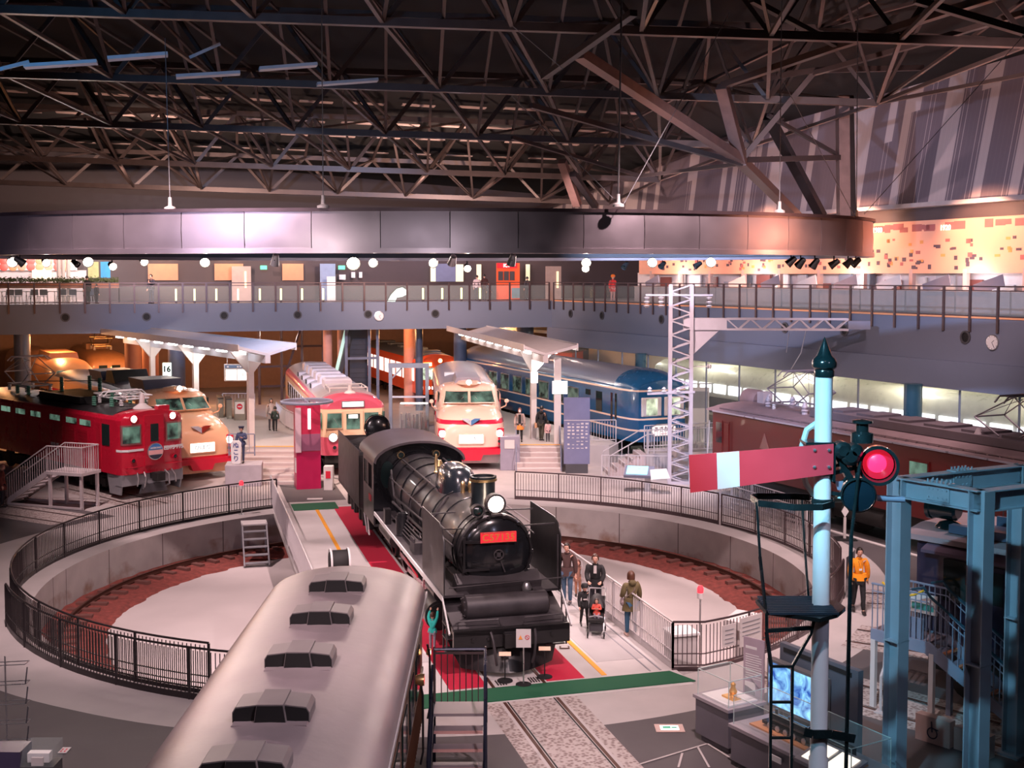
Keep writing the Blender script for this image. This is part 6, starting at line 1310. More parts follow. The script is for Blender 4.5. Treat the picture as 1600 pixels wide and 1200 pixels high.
# ---------------------------------------------------------------- canopies
def canopy(name, label, a, b, wl, wr, z, cols, rise=.35, m1=None):
    a = Vector((*a, 0)); b = Vector((*b, 0)); d = (b-a); L = d.length; t = thing(name, label, 'platform canopy', a, atan2(d.y, d.x))
    m1 = m1 or mat('canopy_blue_white', (.50,.52,.60), .5, vary=.06)
    for s, wd in ((1, wl), (-1, wr)):
        g = G(); pr = [(0,z),(s*wd,z+rise),(s*wd,z+rise+.14),(0,z+.12)]; g.prism(pr, 'x', 0, L); g.build('roof_wing', m1, t, smooth=0)
        g = G(); g.box(0, L, min(s*wd,s*(wd+.05)), max(s*wd,s*(wd+.05)), z+rise-.12, z+rise+.2); g.build('fascia', 'offwhite', t, smooth=0)
    g = G(); g.box(0, L, -.12, .12, z-.32, z+.02); g.build('ridge_beam', m1, t, smooth=0)
    for x in cols:
        g = G(); g.box(x-.13,x+.13,-.13,.13,1.0,z-.3); c_ = g.build('column', 'offwhite', t)
        g = G(); g.prism([(-wr*.7,z+rise*.6-.1),(wl*.7,z+rise*.6-.1),(.13,z-.9),(-.13,z-.9)], 'x', x-.06, x+.06); g.build('bracket', 'offwhite', c_, smooth=0)
    n = int(L/2.2)
    for k in range(n):
        for s, wd in ((1, wl), (-1, wr)):
            g = G(); x = 1+k*2.2; g.box(x, x+1.1, s*wd*.5-.06, s*wd*.5+.06, z+rise*.5-.14, z+rise*.5-.06); g.build('tube_light', mat('tube_glow', (1,.95,.9), .5, emit=5, vary=0), t)
    return t
cv = canopy('platform_canopy', 'pale Y-shaped platform canopy at the left with lamps beneath', (-10.9,53.6), (-22.6,70.2), 1.35, 1.35, 5.25, [2.0, 9.0, 15.6])
for x, y, e in ((-12.4,56.2,90),(-15.2,60,110),(-18.2,64,110),(-21,68,90)): pnt((x,y,4.9), e, (1.0,.84,.74), .2)
canopy('platform_canopy', 'pale platform canopy over the middle platform before the blue coach', (1.55,55.2), (-3.1,76.0), 1.0, 1.5, 5.15, [2.4], m1=mat('canopy_pale', (.55,.50,.50), .6, vary=.06))
for x, y, e in ((1.4,57.5,90),(.2,62.5,80)): pnt((x,y,4.7), e, (1.0,.88,.84), .2)
t = thing('canopy_post', 'second square white post of the middle platform canopy with a lit white sign', 'post', gnd(871,693,1.0)); g = G(); g.box(-.16,.16,-.16,.16,0,4.0); g.build('post', 'offwhite', t); g = G(); g.box(-.25,.45,-.22,-.17,2.35,2.95); g.build('lit_sign', 'lampw', t)
g = G(); p = at(835,590,56.6); g.boxc(p, (.32,.1,.5)); tag(g.build('hanging_sign', 'lampw'), 'small lit white sign hanging on the left of the middle canopy column', 'sign')
g = G(); p = at(261,577,62); g.boxc(p, (.42,.1,.66)); o = tag(g.build('number_sign', 'lampg'), 'small lit white sign with the number 16 hanging under the left canopy', 'sign'); text('16', .42, 'black', o, p+Vector((0,-.07,0)), (1,0,0), bold=.02, ext=.01)
t = thing('departure_board', 'white lit departure board with two panels under the left canopy', 'departure board', at(371,582,60))
g = G(); g.box(-.65,.65,-.08,.08,-.42,.42); g.build('case', 'offwhite', t); g = G(); g.box(-.6,.6,-.1,-.08,.22,.38); g.build('blue_header', mat('header_blue', (.12,.2,.35), .5), t)
for x in (-.55,.03): g = G(); g.box(x,x+.52,-.1,-.08,-.36,.14); g.build('lit_panel', 'lampw', t)
text('1', .3, 'ink', t, (-.3,-.11,-.1), (1,0,0)); text('1', .3, 'ink', t, (.3,-.11,-.1), (1,0,0)); g = G(); [g.box(x,x+.09,-.105,-.1,.26,.33) for x in (-.5,.0,.13,.26,.42)]; g.build('header_marks', 'white', t)
for x in (-.5,.5): g = G(); g.cyl((x,0,.42), (x,0,1.2), .02, n=6); g.build('hanger', 'grey', t)
# ticket gates, booth, small things on the left platform
def box_thing(name, lab, cat, px, py, Z_, w_, d_, h_, m, rz_=0.0, extra=None):
    p = gnd(px, py, Z_); t = thing(name, lab, cat, p, rz_); g = G(); g.box(-w_/2,w_/2,-d_/2,d_/2,0,h_); g.build('body', m, t, bevel=.02)
    if extra: extra(t)
    return t
gatem = mat('gate_steel', (.33,.32,.28), .35, .5)
for px, py, lab in ((344,650,'leftmost ticket gate on the left platform'),(357,652,'second ticket gate from the left on the left platform')): box_thing('ticket_gate', 'steel ' + lab, 'ticket gate', px, py, 1.0, .28, 1.6, 1.05, gatem, .3, lambda t: G().box(-.15,.15,-.82,.82,1.05,1.1).build('top', 'dgrey', t))
def noentry(t):
    g = G(); g.box(-.25,.25,-.52,-.50,.35,1.0); o = g.build('sign_panel', 'white', t); g = G(); g.lathe([(.16,0),(.001,.01)], (0,-.52,.75), (0,-1,0), 20); g.build('red_disc', 'red', o); g = G(); g.box(-.1,.1,-.535,-.53,.72,.78); g.build('white_bar', 'white', o)
box_thing('ticket_gate', 'grey gate cabinet bearing a red no-entry sign on the left platform', 'ticket gate', 378, 655, 1.0, .62, 1.0, 1.1, gatem, 0, noentry)
railing_run('platform_railing', 'low pale railing with dark bars behind the ticket gates', [gnd(348,640,1.0), gnd(398,640,1.0)], 'rail_light', h=.95, seg=1.2, gap=.16, mid=False)
railing_run('platform_railing', 'curved grey rail between the left platform and the pink commuter train', [gnd(432,655,1.0), gnd(446,668,1.0), gnd(462,676,1.0)], 'rail_light', h=.95, seg=1.2, gap=.10, mid=False)
# plinth with a mannequin board
box_thing('display_plinth', 'pale grey box plinth carrying the uniformed mannequin', 'plinth', 382, 757, 0, 1.5, 1.2, .92, mat('plinth_mauve', (.42,.38,.42), .6), .15)
railing_run('platform_railing', 'dark handrail on the left platform edge behind the mannequin', [gnd(358,712,1.0), gnd(398,712,1.0)], 'bgrey', h=.95, seg=1.4, gap=.2, mid=False)
# white access stairs beside the red locomotive
t = thing('access_stairs', 'white railed stairs beside the red locomotive', 'stairs', (-16.0,45.3,0), 2.80)
wst = mat('stair_white', (.60,.54,.55), .45)
for x in (0.05,1.5):
    for y in (-.45,.45): g = G(); g.box(x-.05,x+.05,y-.05,y+.05,0,1.35); g.build('leg', wst, t)
g = G(); g.box(-.05,1.6,-.55,.55,1.3,1.42); g.build('landing', wst, t)
for y in (-.5,.5):
    g = G(); g.bar((1.55,y,1.36), (3.6,y,.08), .06, .2); g.build('stringer', wst, t); g = G(); g.bar((-.0,y,.06), (3.5,y,.06), .05, .08); g.build('base_rail', wst, t)
    g = G()
    for k in range(15): x = .02+k*.11; g.bar((x,y,1.42), (x,y,2.35), .016, .016)
    for k in range(18): x = 1.62+k*.11; z = 1.36-(x-1.55)*.624; g.bar((x,y,z), (x,y,z+.95), .016, .016)
    g.tube([(0,y,2.38),(1.58,y,2.38),(3.6,y,1.12)], .025, 6); g.build('railing', wst, t)
for k in range(7): g = G(); x = 1.65+k*.28; g.box(x,x+.26,-.48,.48,1.2-k*.175,1.23-k*.175); g.build('tread', wst, t)
g = G(); g.box(-.05,-.02,-.5,.5,1.42,2.35) if False else g.bar((0,-.5,2.38),(0,.5,2.38),.04)
for k in range(9): g.bar((0,-.45+k*.11,1.42), (0,-.45+k*.11,2.35), .016)
g.build('end_railing', wst, t)
# red pillar with a steel hoop on top
t = thing('red_pillar', 'square crimson display pillar with a dark wheel-like hoop on top', 'pillar', (-8.55,49.9,0), .28)
g = G(); g.box(-.5,.5,-.5,.5,0,1.55); g.build('lower_block', mat('crimson_panel', (.42,.008,.075), .4), t)
g = G(); g.box(-.5,.5,-.5,.5,1.55,3.5); up = g.build('upper_block', mat('crimson_dark_print', (.45,.02,.07), .45, vary=.3, scale=1.5), t)
g = G(); g.box(-.54,-.3,-.545,-.5,1.55,3.4); g.build('pale_strip', mat('pale_pink_print', (.6,.42,.48), .5), up); g = G(); g.box(-.3,.5,-.52,-.5,1.6,2.3); g.build('mauve_print', mat('mauve_print', (.30,.10,.18), .5), up)
g = G(); g.box(-.3,.5,-.525,-.5,1.75,2.0); g.build('white_band', mat('pale_band', (.6,.5,.55), .5), up) if False else None
g = G(); g.box(-.02,.1,-.53,-.5,2.5,3.35); g.build('lit_strip', mat('strip_glow', (1,.6,.6), .5, emit=1.5, vary=0), up)
g = G(); g.box(-.54,-.5,-.45,-.2,.7,1.3); g.build('small_label', 'offwhite', t)
g = G(); g.torus((0,0,3.6), 1.05, .06, n=40); g.bar((-1,0,3.6),(1,0,3.6),.06); g.bar((0,-1,3.6),(0,1,3.6),.06); g.cyl((0,0,3.5),(0,0,3.65),.12); g.build('hoop', 'bgrey', t)
g = G(); p = gnd(492,780); g.boxc((p.x,p.y,.015), (.6,.25,.02), .1); tag(g.build('floor_plate', 'offwhite'), 'small pale floor plate in front of the red pillar', 'floor plate')
t = box_thing('leaflet_stand', 'white stand with a red mark right of the red pillar', 'stand', 514, 765, 0, .38, .38, 1.0, 'offwhite'); g = G(); g.box(-.1,.1,-.21,-.19,.5,.8); g.build('red_mark', 'red', t)
# information slab with rows of small plates
t = thing('information_slab', 'tall blue-grey information slab with rows of small white marks', 'information board', gnd(901,739)); K['slab'] = mat('slab_blue', (.17,.18,.30), .45)
g = G(); g.box(-.58,.58,-.09,.09,.42,3.4); g.build('slab', 'slab', t, smooth=0); g = G(); g.box(-.5,.5,-.12,.12,0,.42); g.build('foot', 'dgrey', t); g = G(); g.box(-.58,.58,-.095,-.09,2.37,2.40); g.build('divider', 'offwhite', t); g = G(); rq = random.Random(4)
for r_ in range(8):
    for c_ in range(5):
        if rq.random() < .85: x = -.42+c_*.2; z = 2.2-r_*.155; g.box(x,x+rq.uniform(.08,.15),-.098,-.09,z,z+rq.choice((.03,.07)))
g.build('small_marks', 'offwhite', t, smooth=0)
# touch screen kiosk
t = thing('touch_screen_kiosk', 'slanted touch screen desk with a glowing cyan display beside the lattice mast', 'kiosk', gnd(1012,768), -.2)
g = G(); g.box(-.12,.12,-.1,.1,0,.7); g.box(-.5,.5,-.3,.3,0,.03); g.build('stand', 'offwhite', t)
g = G(); g.prism([(-.45,.72),(.35,1.0),(.35,.78),(-.35,.6)], 'x', -.95, .25); b_ = g.build('desk', 'bgrey', t)
g = G(); g.add([(-.85,-.38,.765),(.0,-.38,.765),(.0,.28,.995),(-.85,.28,.995)], [(0,1,2,3)]); g.build('screen', mat('cyan_screen', (.2,.7,.75), .3, emit=1.0, ecol=(.25,.8,.85), vary=.2), b_)
g = G(); g.add([(.2,-.75,.62),(.95,-.6,.68),(.75,.1,.96),(.1,-.1,.92)], [(0,1,2,3)]); g.add([(.2,-.75,.60),(.95,-.6,.66),(.75,.1,.94),(.1,-.1,.90)], [(3,2,1,0)]); g.build('slanted_notice', 'white', t, smooth=0)
# lattice mast with a gantry arm
t = thing('lattice_mast', 'pale steel lattice mast with a long lattice arm reaching right', 'mast', (7.15,50.9,0), -.10); K['mast'] = mat('mast_pale', (.50,.47,.52), .45, .1, vary=.05)
hm, hw = 8.45, .44
for sx in (-1,1):
    for sy in (-1,1): g = G(); g.bar((sx*hw,sy*.3,0), (sx*hw,sy*.3,hm), .15, .15, up=(1,0,0)); g.build('corner_angle', 'mast', t, smooth=0)
def lattice(face, m='mast'):
    g = G(); n = 28; dz = hm/n
    for k in range(n):
        z0, z1 = k*dz, (k+1)*dz; s = 1 if k % 2 else -1
        if face in ('front','back'): y = -.3 if face == 'front' else .3; g.bar((-hw*s,y,z0), (hw*s,y,z1), .085, .05)
        else: x = -hw if face == 'left' else hw; g.bar((x,-.3*s,z0), (x,.3*s,z1), .085, .05)
    return g.build('lattice_' + face, m, t, smooth=0)
for f in ('front','back','left','right'): lattice(f)
g = G(); g.box(-.5,.5,-.34,.34,0,.12); g.build('foot', 'mast', t)
g = G(); g.box(.1,1.9,-.25,.25,6.55,7.05); g.prism([(.5,6.55),(1.6,6.55),(.5,5.5)], 'y', -.2, .2); g.build('arm_bracket', 'mast', t, smooth=0)
g = G(); x0, x1 = 1.9, 6.9
for y in (-.2,.2):
    for z in (6.58,7.02): g.bar((x0,y,z), (x1,y,z), .08, .08)
    for k in range(10): xa = x0+k*.5; g.bar((xa,y,6.58 if k%2 else 7.02), (xa+.5,y,7.02 if k%2 else 6.58), .05, .05)
g.build('lattice_arm', 'mast', t, smooth=0); g = G(); g.box(x1,x1+.9,-.15,.15,6.6,6.95); g.build('arm_end_box', 'bgrey', t)
g = G(); g.bar((-1.5,-.35,8.02), (1.3,-.35,8.02), .07, .07); ca = g.build('cross_arm', 'mast', t)
ins = mat('insulator_white', (.62,.58,.60), .3)
for x in (-1.45,-.85,1.15): 
    g = G()
    for j in range(3): g.lathe([(.05,-j*.17),(.14,-j*.17-.04),(.05,-j*.17-.12)], (x,-.35,7.95), (0,0,1), 10, cap=False)
    g.build('insulator', ins, ca)
g = G(); g.bar((-1.4,-.36,3.85), (.6,-.36,3.95), .08, .1); ca = g.build('lower_cross_arm', 'mast', t)
for x in (-1.3,-.7,-.1): g = G(); g.lathe([(.04,0),(.11,.03),(.06,.1),(.1,.14),(.03,.22)], (x,-.36,3.92), (0,0,1), 10); g.build('insulator', ins, ca)
g = G(); g.bar((.46,0,5.0), (1.1,0,5.0), .04); g.lathe([(.04,0),(.12,.05),(.06,.1),(.12,.15),(.04,.2)], (1.1,0,5.0), (1,0,0), 10); g.build('side_insulator', ins, t)
g = G(); g.tube([(5.2,0,6.55),(5.0,0,5.6),(4.6,0,4.9)], .02, 5); g.tube([(4.5,0,6.5),(4.4,0,5.6)], .015, 5); g.build('drop_tube', 'silver', t)
# grey framework with showcases behind the locomotive's tender
t = thing('grey_frame', 'grey steel portal frame with a small platform in the middle background', 'framework', gnd(640,690,0), 0)
for x in (-1.0,.95): g = G(); g.box(x-.09,x+.09,-.09,.09,0,4.1); g.build('post', 'grey', t)
g = G(); g.box(-1.1,1.05,-.12,.12,3.95,4.2); g.build('top_beam', 'grey', t); g = G(); g.box(-1,.95,-.05,.05,2.35,2.45); g.build('middle_beam', 'offwhite', t); g = G(); g.bar((-1,0,3.3), (-.4,0,3.95), .08); g.build('brace', 'grey', t)
for i, (px, py, lab) in enumerate(((641,697,'tall glass showcase with silver parts under the grey frame'),(662,697,'narrow glass showcase right of the tall one'))):
    t = thing('glass_showcase', lab, 'showcase', gnd(px, py, 0)); w_ = .55 if i == 0 else .25
    g = G(); g.box(-w_,w_,-.3,.3,0,.6); g.build('base', 'offwhite', t); g = G(); g.box(-w_,w_,-.3,.3,.62,2.2); g.build('glass_box', 'glass', t, smooth=0)
    g = G(); rz2 = random.Random(i)
    for k in range(14): x, y, z = rz2.uniform(-w_+.1,w_-.1), rz2.uniform(-.2,.2), .62; h = rz2.uniform(.3,1.2); g.cyl((x,y,z), (x,y,z+h), rz2.uniform(.02,.07), n=8)
    g.build('silver_parts', 'silver', t); g = G(); g.box(-w_*.9,w_*.9,-.2,.2,2.22,2.26); g.build('lid_lamp', 'lampw', t)
t = box_thing('equipment_cabinet', 'mauve-grey cabinet right of the pale bonnet express', 'cabinet', 797, 733, 0, .9, .8, 1.55, mat('mauve_cabinet', (.28,.26,.33), .5), 0)
g = G(); g.box(-.25,.2,-.42,-.4,1.0,1.4); g.build('notice', 'offwhite', t)
t = thing('information_panel', 'white upright panel with a picture between the blue coach and the brown locomotive', 'information board', gnd(1091,690,0)); g = G(); g.box(-.55,.55,-.05,.05,.8,2.9); g.build('panel', 'offwhite', t); g = G(); g.box(-.5,.5,-.06,-.05,1.8,2.7); g.build('grey_print', 'grey', t); g = G(); g.box(-.06,.06,-.04,.04,0,.8); g.build('post', 'grey', t); g = G(); g.bar((-.6,0,3.1),(.7,0,3.1),.06); g.box(-.06,.06,-.03,.03,2.9,3.1); g.build('top_bar', 'offwhite', t)
# ---------------------------------------------------------------- notices before the locomotive
def stand(px, py, h, lab, w_=.30, hh=.36, pole='silver', face='offwhite', base='black', tilt=0):
    t = thing('sign_stand', lab, 'sign stand', gnd(px, py, .02)); g = G(); g.lathe([(.17,0),(.17,.02),(.03,.04)], (0,0,0), (0,0,1), 20); g.build('foot', base, t)
    g = G(); g.cyl((0,0,.03), (0,0,h), .014, n=8); g.build('pole', pole, t); g = G(); g.add([(-w_/2,-.02,h),(w_/2,-.02,h),(w_/2,-.02+tilt,h+hh),(-w_/2,-.02+tilt,h+hh),(-w_/2,0,h),(w_/2,0,h),(w_/2,tilt,h+hh),(-w_/2,tilt,h+hh)], [(0,1,2,3),(7,6,5,4),(0,4,5,1),(1,5,6,2),(2,6,7,3),(3,7,4,0)]); o = g.build('plate', face, t, smooth=0)
    return t, o
t, o = stand(818,1070,.82,'pole stand with a white warning notice in front of the locomotive', .32, .40)
g = G(); g.prism([(-.11,1.0),(-.02,1.0),(-.065,1.09)], 'y', -.03, -.022); g.build('warning_triangle', mat('warning_orange', (.8,.3,.05), .5), o); g = G(); g.torus((.08,-.026,1.045), .045, .006, (0,1,0), 18, 4); g.bar((.05,-.026,1.075),(.11,-.026,1.015),.008); g.build('prohibition_ring', 'red', o)
pk = mat('peach_plate', (.85,.55,.40), .5, emit=.1)
stand(789,1064,.56,'low black stand with a small peach plate left of the warning notice', .26, .06, 'black', pk, 'black', .08); stand(851,1058,.60,'low black stand with a small peach plate right of the warning notice', .26, .06, 'black', pk, 'black', .08)
t = thing('floor_socket', 'open square floor hatch beside the right carpet', 'floor hatch', gnd(882,1012,.02)); g = G(); g.box(-.12,.12,-.09,.09,0,.012); g.build('frame', 'rust', t); g = G(); g.box(-.08,.08,-.05,.05,.012,.02); g.build('lid', 'offwhite', t)
t = thing('floor_exit_sign', 'glowing green exit sign set in the dark floor at the lower right', 'floor sign', gnd(1046,1138,.006)); g = G(); g.box(-.28,.28,-.2,.2,0,.01); g.build('frame', mat('floor_frame', (.55,.38,.34), .5), t); g = G(); g.box(-.18,.18,-.11,.11,.01,.018); o = g.build('plate', mat('mint_plate', (.8,.95,.88), .5, emit=.5, vary=0), t); g = G(); g.box(-.13,.02,-.04,.05,.018,.022); g.bar((.04,0,.02),(.14,0,.02),.05,.004); g.build('green_mark', mat('exit_green', (0,.45,.25), .5), o)
g = G(); p = gnd(101,1173,.006); g.boxc(p+Vector((0,0,.01)), (.16,.26,.012)); o = tag(g.build('floor_sticker', 'offwhite'), 'small white sticker with red marks on the dark floor at the lower left', 'sticker'); g = G()
for dx in (-.04,.03):
    for dy in (-.07,.02): g.boxc(p+Vector((dx,dy,.02)), (.03,.06,.004))
g.build('red_marks', 'red', o)
# ---------------------------------------------------------------- semaphore signal (right foreground)
SP = at(1283, 900, 15.0); SX, SY = SP.x, 15.0
t = thing('semaphore_signal', 'tall white signal post with a red and white semaphore arm and a glowing red lamp', 'railway signal', (SX, SY, 0))
K['sigwhite'] = mat('signal_white', (.72,.74,.76), .4, vary=.05, scale=2); K['sigarm'] = mat('signal_red', (.62,.05,.07), .4, vary=.05)
g = G(); g.lathe([(.125,0),(.122,2.68),(.107,2.7),(.107,7.57)], (0,0,0), (0,0,1), 28); g.build('post', 'sigwhite', t)
g = G(); g.lathe([(.12,7.55),(.125,7.62),(.115,7.64),(.15,7.67),(.155,7.73),(.13,7.78),(.105,7.80),(.09,7.82),(.05,7.93),(.015,8.02),(.001,8.05)], (0,0,0), (0,0,1), 28); g.build('finial', 'teal_black', t)
def zpx(y): return H - (y-YH)*15.0/1880*1.0
za = zpx(714)
g = G(); a = [(.09,-.16,za-.20),(.09,-.16,za+.175),(-1.72,-.26,za+.05),(-1.70,-.26,za-.42)]
g.add(a + [(x,y+.02,z) for x,y,z in a], [(0,1,2,3),(7,6,5,4),(0,4,5,1),(1,5,6,2),(2,6,7,3),(3,7,4,0)]); arm = g.build('semaphore_arm', 'sigarm', t, smooth=0)
def lerp_arm(u, top): # u from post (0) to tip (1)
    A_, B_ = (Vector(a[1]), Vector(a[2])) if top else (Vector(a[0]), Vector(a[3])); return A_.lerp(B_, u)
g = G(); q = [lerp_arm(.655,0), lerp_arm(.655,1), lerp_arm(.81,1), lerp_arm(.81,0)]; q = [v+Vector((0,-.004,0)) for v in q]; g.add(q + [v+Vector((0,.003,0)) for v in q], [(0,1,2,3),(7,6,5,4),(0,4,5,1),(1,5,6,2),(2,6,7,3),(3,7,4,0)]); g.build('white_stripe', 'white', arm, smooth=0)
g = G()
for x in (.03,-.15):
    for dz in (.10,-.11): g.lathe([(.02,0),(.02,.03),(.001,.035)], (x,-.165,za+dz), (0,-1,0), 8)
g.build('bolts', 'silver', arm)
g = G(); g.box(-.25,.12,-.14,.2,za+.16,za+.19); g.box(.09,.125,-.14,.12,za-.3,za+.17); g.build('arm_bracket', 'teal_black', t)
# spectacle casting and lamps on the right of the post
def pz(px, py): return ((px-1283)*15.0/1880, zpx(py))
K['cast'] = mat('black_green_casting', (.010,.02,.022), .25, .1, vary=.3, scale=6, coat=.5)
g = G()
for px, py, r in ((1310,703,.11),(1322,712,.12),(1330,704,.09)): x, z = pz(px,py); g.lathe([(r,-.05),(r,.12),(r*.6,.16)], (x,-.02,z), (0,-1,0), 20)
x0, z0 = pz(1300,700); x1, z1 = pz(1342,712); g.bar((x0-.1,0,z0), (x1,0,z1), .12, .12); x1, z1 = pz(1335,765); g.bar((x0,0,z0-.05), (x1,.02,z1), .10, .08)
x, z = pz(1308,745); g.torus((x,0,z), .24, .03, (0,1,0), 26, 6); g.torus((x,0,z+.02), .11, .02, (0,1,0), 20, 6); g.bar((x-.2,0,z),(x+.2,0,z+.1),.05)
g.build('spectacle_casting', 'cast', t)
x, z = pz(1372,728); g = G(); g.lathe([(.15,-.25),(.22,-.2),(.23,.10),(.25,.12),(.25,.16),(.21,.16),(.20,.02)], (x,.05,z), (-.25,-1,0), 28, cap=False); g.lathe([(.16,-.25),(.001,-.26)], (x,.05,z), (-.25,-1,0), 28); lp = g.build('lamp_hood', 'cast', t)
g = G(); g.lathe([(.19,.0),(.10,.05),(.001,.07)], (x,.05,z), (-.25,-1,0), 26, cap=False); g.build('red_lens', mat('red_lens_rim', (.4,.01,.03), .2, emit=.25, ecol=(1,.02,.06), vary=0), lp); g = G(); g.lathe([(.12,.055),(.06,.08),(.001,.085)], (x-.02,.05,z+.02), (-.25,-1,0), 24, cap=False); g.build('red_glow', mat('red_lens_glow', (1,.02,.1), .3, emit=1.0, ecol=(1,.02,.08), vary=0), lp)
g = G(); xx, zz = pz(1345,690); g.lathe([(.14,0),(.14,.12),(.08,.14),(.08,.24),(.13,.25),(.13,.28),(.001,.30)], (xx+.08,.3,zz-.06), (0,0,1), 18); g.build('lamp_chimney', 'cast', lp)
x, z = pz(1340,775); g = G(); g.lathe([(.20,-.2),(.22,-.1),(.22,.1),(.20,.12)], (x,.03,z), (-.2,-1,0), 28, cap=False); g.build('dark_lens_rim', 'cast', t); g = G(); g.lathe([(.205,.08),(.1,.11),(.001,.12)], (x,.03,z), (-.2,-1,0), 26, cap=False); g.build('dark_lens', mat('blue_dark_lens', (.008,.02,.03), .1, coat=.8, vary=0), t)
g = G(); x, z = pz(1385,783); g.cyl((x-.1,.1,z), (x+.25,.1,z-.02), .04, n=10); x, z = pz(1308,757); g.prism([(x-.05,z+.03),(x+.05,z+.03),(x+.02,z-.08),(x-.02,z-.08)], 'y', -.05, -.02); g.build('counterweight_pin', 'bgrey', t)
# pale bent pipe
g = G(); g.tube([(pz(*q)[0], .16, pz(*q)[1]) for q in ((1278,664),(1262,675),(1255,700),(1255,735),(1262,762),(1275,780),(1300,787),(1345,786))], .038, 8); g.build('bent_pipe', mat('pale_green_pipe', (.50,.58,.55), .3), t)
# guard hoop, platform, ladder, rod
def flat(pts, w_, h_, nm, m='cast', par=t):
    g = G()
    for p_, q_ in zip(pts, pts[1:]): g.bar(p_, q_, w_, h_)
    return g.build(nm, m, par, smooth=0)
hz = 5.98; wx = -.85
flat([(-.1,.25,hz+.0),(-.25,.32,hz),(wx+.1,.34,hz),(wx,.24,hz),(wx+.02,-.15,hz),(-.45,-.42,hz),(-.1,-.40,hz),(.1,-.2,hz)], .014, .08, 'guard_hoop', 'cast')
g = G()
for z in (hz, 4.62, 6.42, zpx(1158)): g.lathe([(.13,-.04),(.145,-.03),(.145,.03),(.13,.04)], (0,0,z), (0,0,1), 20, cap=False)
g.build('clamps', 'cast', t)
pzl = 4.66; g = G()
g.loft([[Vector((x,y,z)) for x, y in ((-.76,.32),(-.05,.45),(.26,.25),(.30,-.05),(.12,-.35),(-.15,-.55),(-.74,-.22))] for z in (pzl-.07,pzl-.02)]); g.build('platform', 'cast', t, smooth=0); g = G()
for k in range(11): y = -.4+k*.075; g.bar((-.73,y,pzl), (.12 if y < .2 else 0,y,pzl), .02, .03)
g.build('grating', mat('grating_blue', (.03,.06,.09), .4, .3), t, smooth=0)
flat([(-.74,-.20,pzl),(-.80,-.12,5.3),(-.84,-.05,hz)], .03, .03, 'hoop_leg'); flat([(-.06,.4,pzl),(-.12,.38,5.3),(-.18,.34,hz)], .03, .03, 'hoop_leg')
lx0, lx1 = pz(1197,0)[0], pz(1230,0)[0]; zl = zpx(1037)
flat([(-.74,-.25,pzl-.05),(-.74,-.27,zpx(985)),(lx0,-.32,zl),(lx0,-.34,.05)], .035, .035, 'ladder_rail'); flat([(-.15,-.3,pzl-.05),(-.19,-.3,zpx(985)),(lx1,-.32,zl),(lx1,-.34,.05)], .035, .035, 'ladder_rail')
flat([(-.76,-.28,zpx(983)),(-.19,-.28,zpx(978))], .03, .05, 'ladder_tie')
z = zl
while z > .3: flat([(lx0,-.33,z),(lx1,-.33,z)], .03, .03, 'rung'); z -= .452
x0, z0 = pz(1338,720); x1, z1 = pz(1326,840); x2, z2 = pz(1322,1163); g = G(); g.tube([(x0,-.1,z0),(x1,-.1,z1)], .022, 8); g.tube([(x1,-.1,z1+.02),(x1,-.1,z1-.05),(x2,-.1,.3)], .026, 8); g.build('operating_rod', 'cast', t)
zb_ = zpx(1155); flat([(-.22,-.14,zb_+.04),(-.12,-.17,zb_+.02),(.12,-.17,zb_+.02),(.42,-.14,zb_-.05)], .02, .11, 'rod_bracket')
# ---------------------------------------------------------------- steel gantry (right foreground)
GA, GB, GC = Vector((6.62,20.4,0)), Vector((7.52,19.1,0)), Vector((9.25,21.75,0)); GD = GB + GC - GA
gz = 5.38; t = thing('steel_gantry', 'blue-lit riveted steel gantry on four H-section legs at the right edge', 'gantry', (0,0,0)); K['gantry'] = mat('gantry_steel', (.32,.36,.42), .4, .1, vary=.06)
gd = (GB-GA).normalized(); gn = Vector((-gd.y, gd.x, 0))
def hbeam(p, q, w_, h_, up, nm, th=.022):
    g = G(); p = Vector(p); q = Vector(q); d = (q-p).normalized(); u = Vector(up); u = (u-d*u.dot(d)).normalized(); s = d.cross(u)
    g.bar(p+u*(h_/2-th/2), q+u*(h_/2-th/2), w_, th, up=u); g.bar(p-u*(h_/2-th/2), q-u*(h_/2-th/2), w_, th, up=u); g.bar(p, q, th, h_-th*2, up=u); return g.build(nm, 'gantry', t, smooth=0)
for P_ in (GA, GB, GC, GD):
    hbeam(P_, P_+Vector((0,0,gz)), .28, .30, gd, 'leg'); g = G(); g.boxc(P_+Vector((0,0,.02)), (.5,.5,.04), atan2(gd.y,gd.x)); g.boxc(P_+Vector((0,0,2.55)), (.30,.31,.02), atan2(gd.y,gd.x)); g.build('base_plate', 'gantry', t, smooth=0)
for P_, Q_ in ((GA,GB),(GC,GD),(GA,GC),(GB,GD)):
    Z = Vector((0,0,gz-.17)); hbeam(P_+Z, Q_+Z, .24, .34, (0,0,1), 'beam')
    d = (Q_-P_).normalized(); L_ = (Q_-P_).length; g = G(); nm_ = Vector((-d.y,d.x,0)); c_ = P_ + d*(L_*.5) + Z
    g.bar(c_-d*.22+nm_*.02, c_+d*.22+nm_*.02, .02, .24); g.bar(c_-d*.22-nm_*.03, c_+d*.22-nm_*.03, .02, .24); g.bar(c_-d*.25+Vector((0,0,.18)), c_+d*.25+Vector((0,0,.18)), .22, .02)
    for a_ in (-.17,-.09,0,.09,.17):
        for b_ in (-.07,.07):
            q = c_ + d*a_; g.cyl(q+nm_*b_+Vector((0,0,.19)), q+nm_*b_+Vector((0,0,.24)), .017, n=6)
            for s in (-1,1): q2 = q + Vector((0,0,b_)); g.cyl(q2+nm_*s*.02, q2+nm_*s*.055, .016, n=6)
    g.build('splice_plate', 'gantry', t, smooth=0)
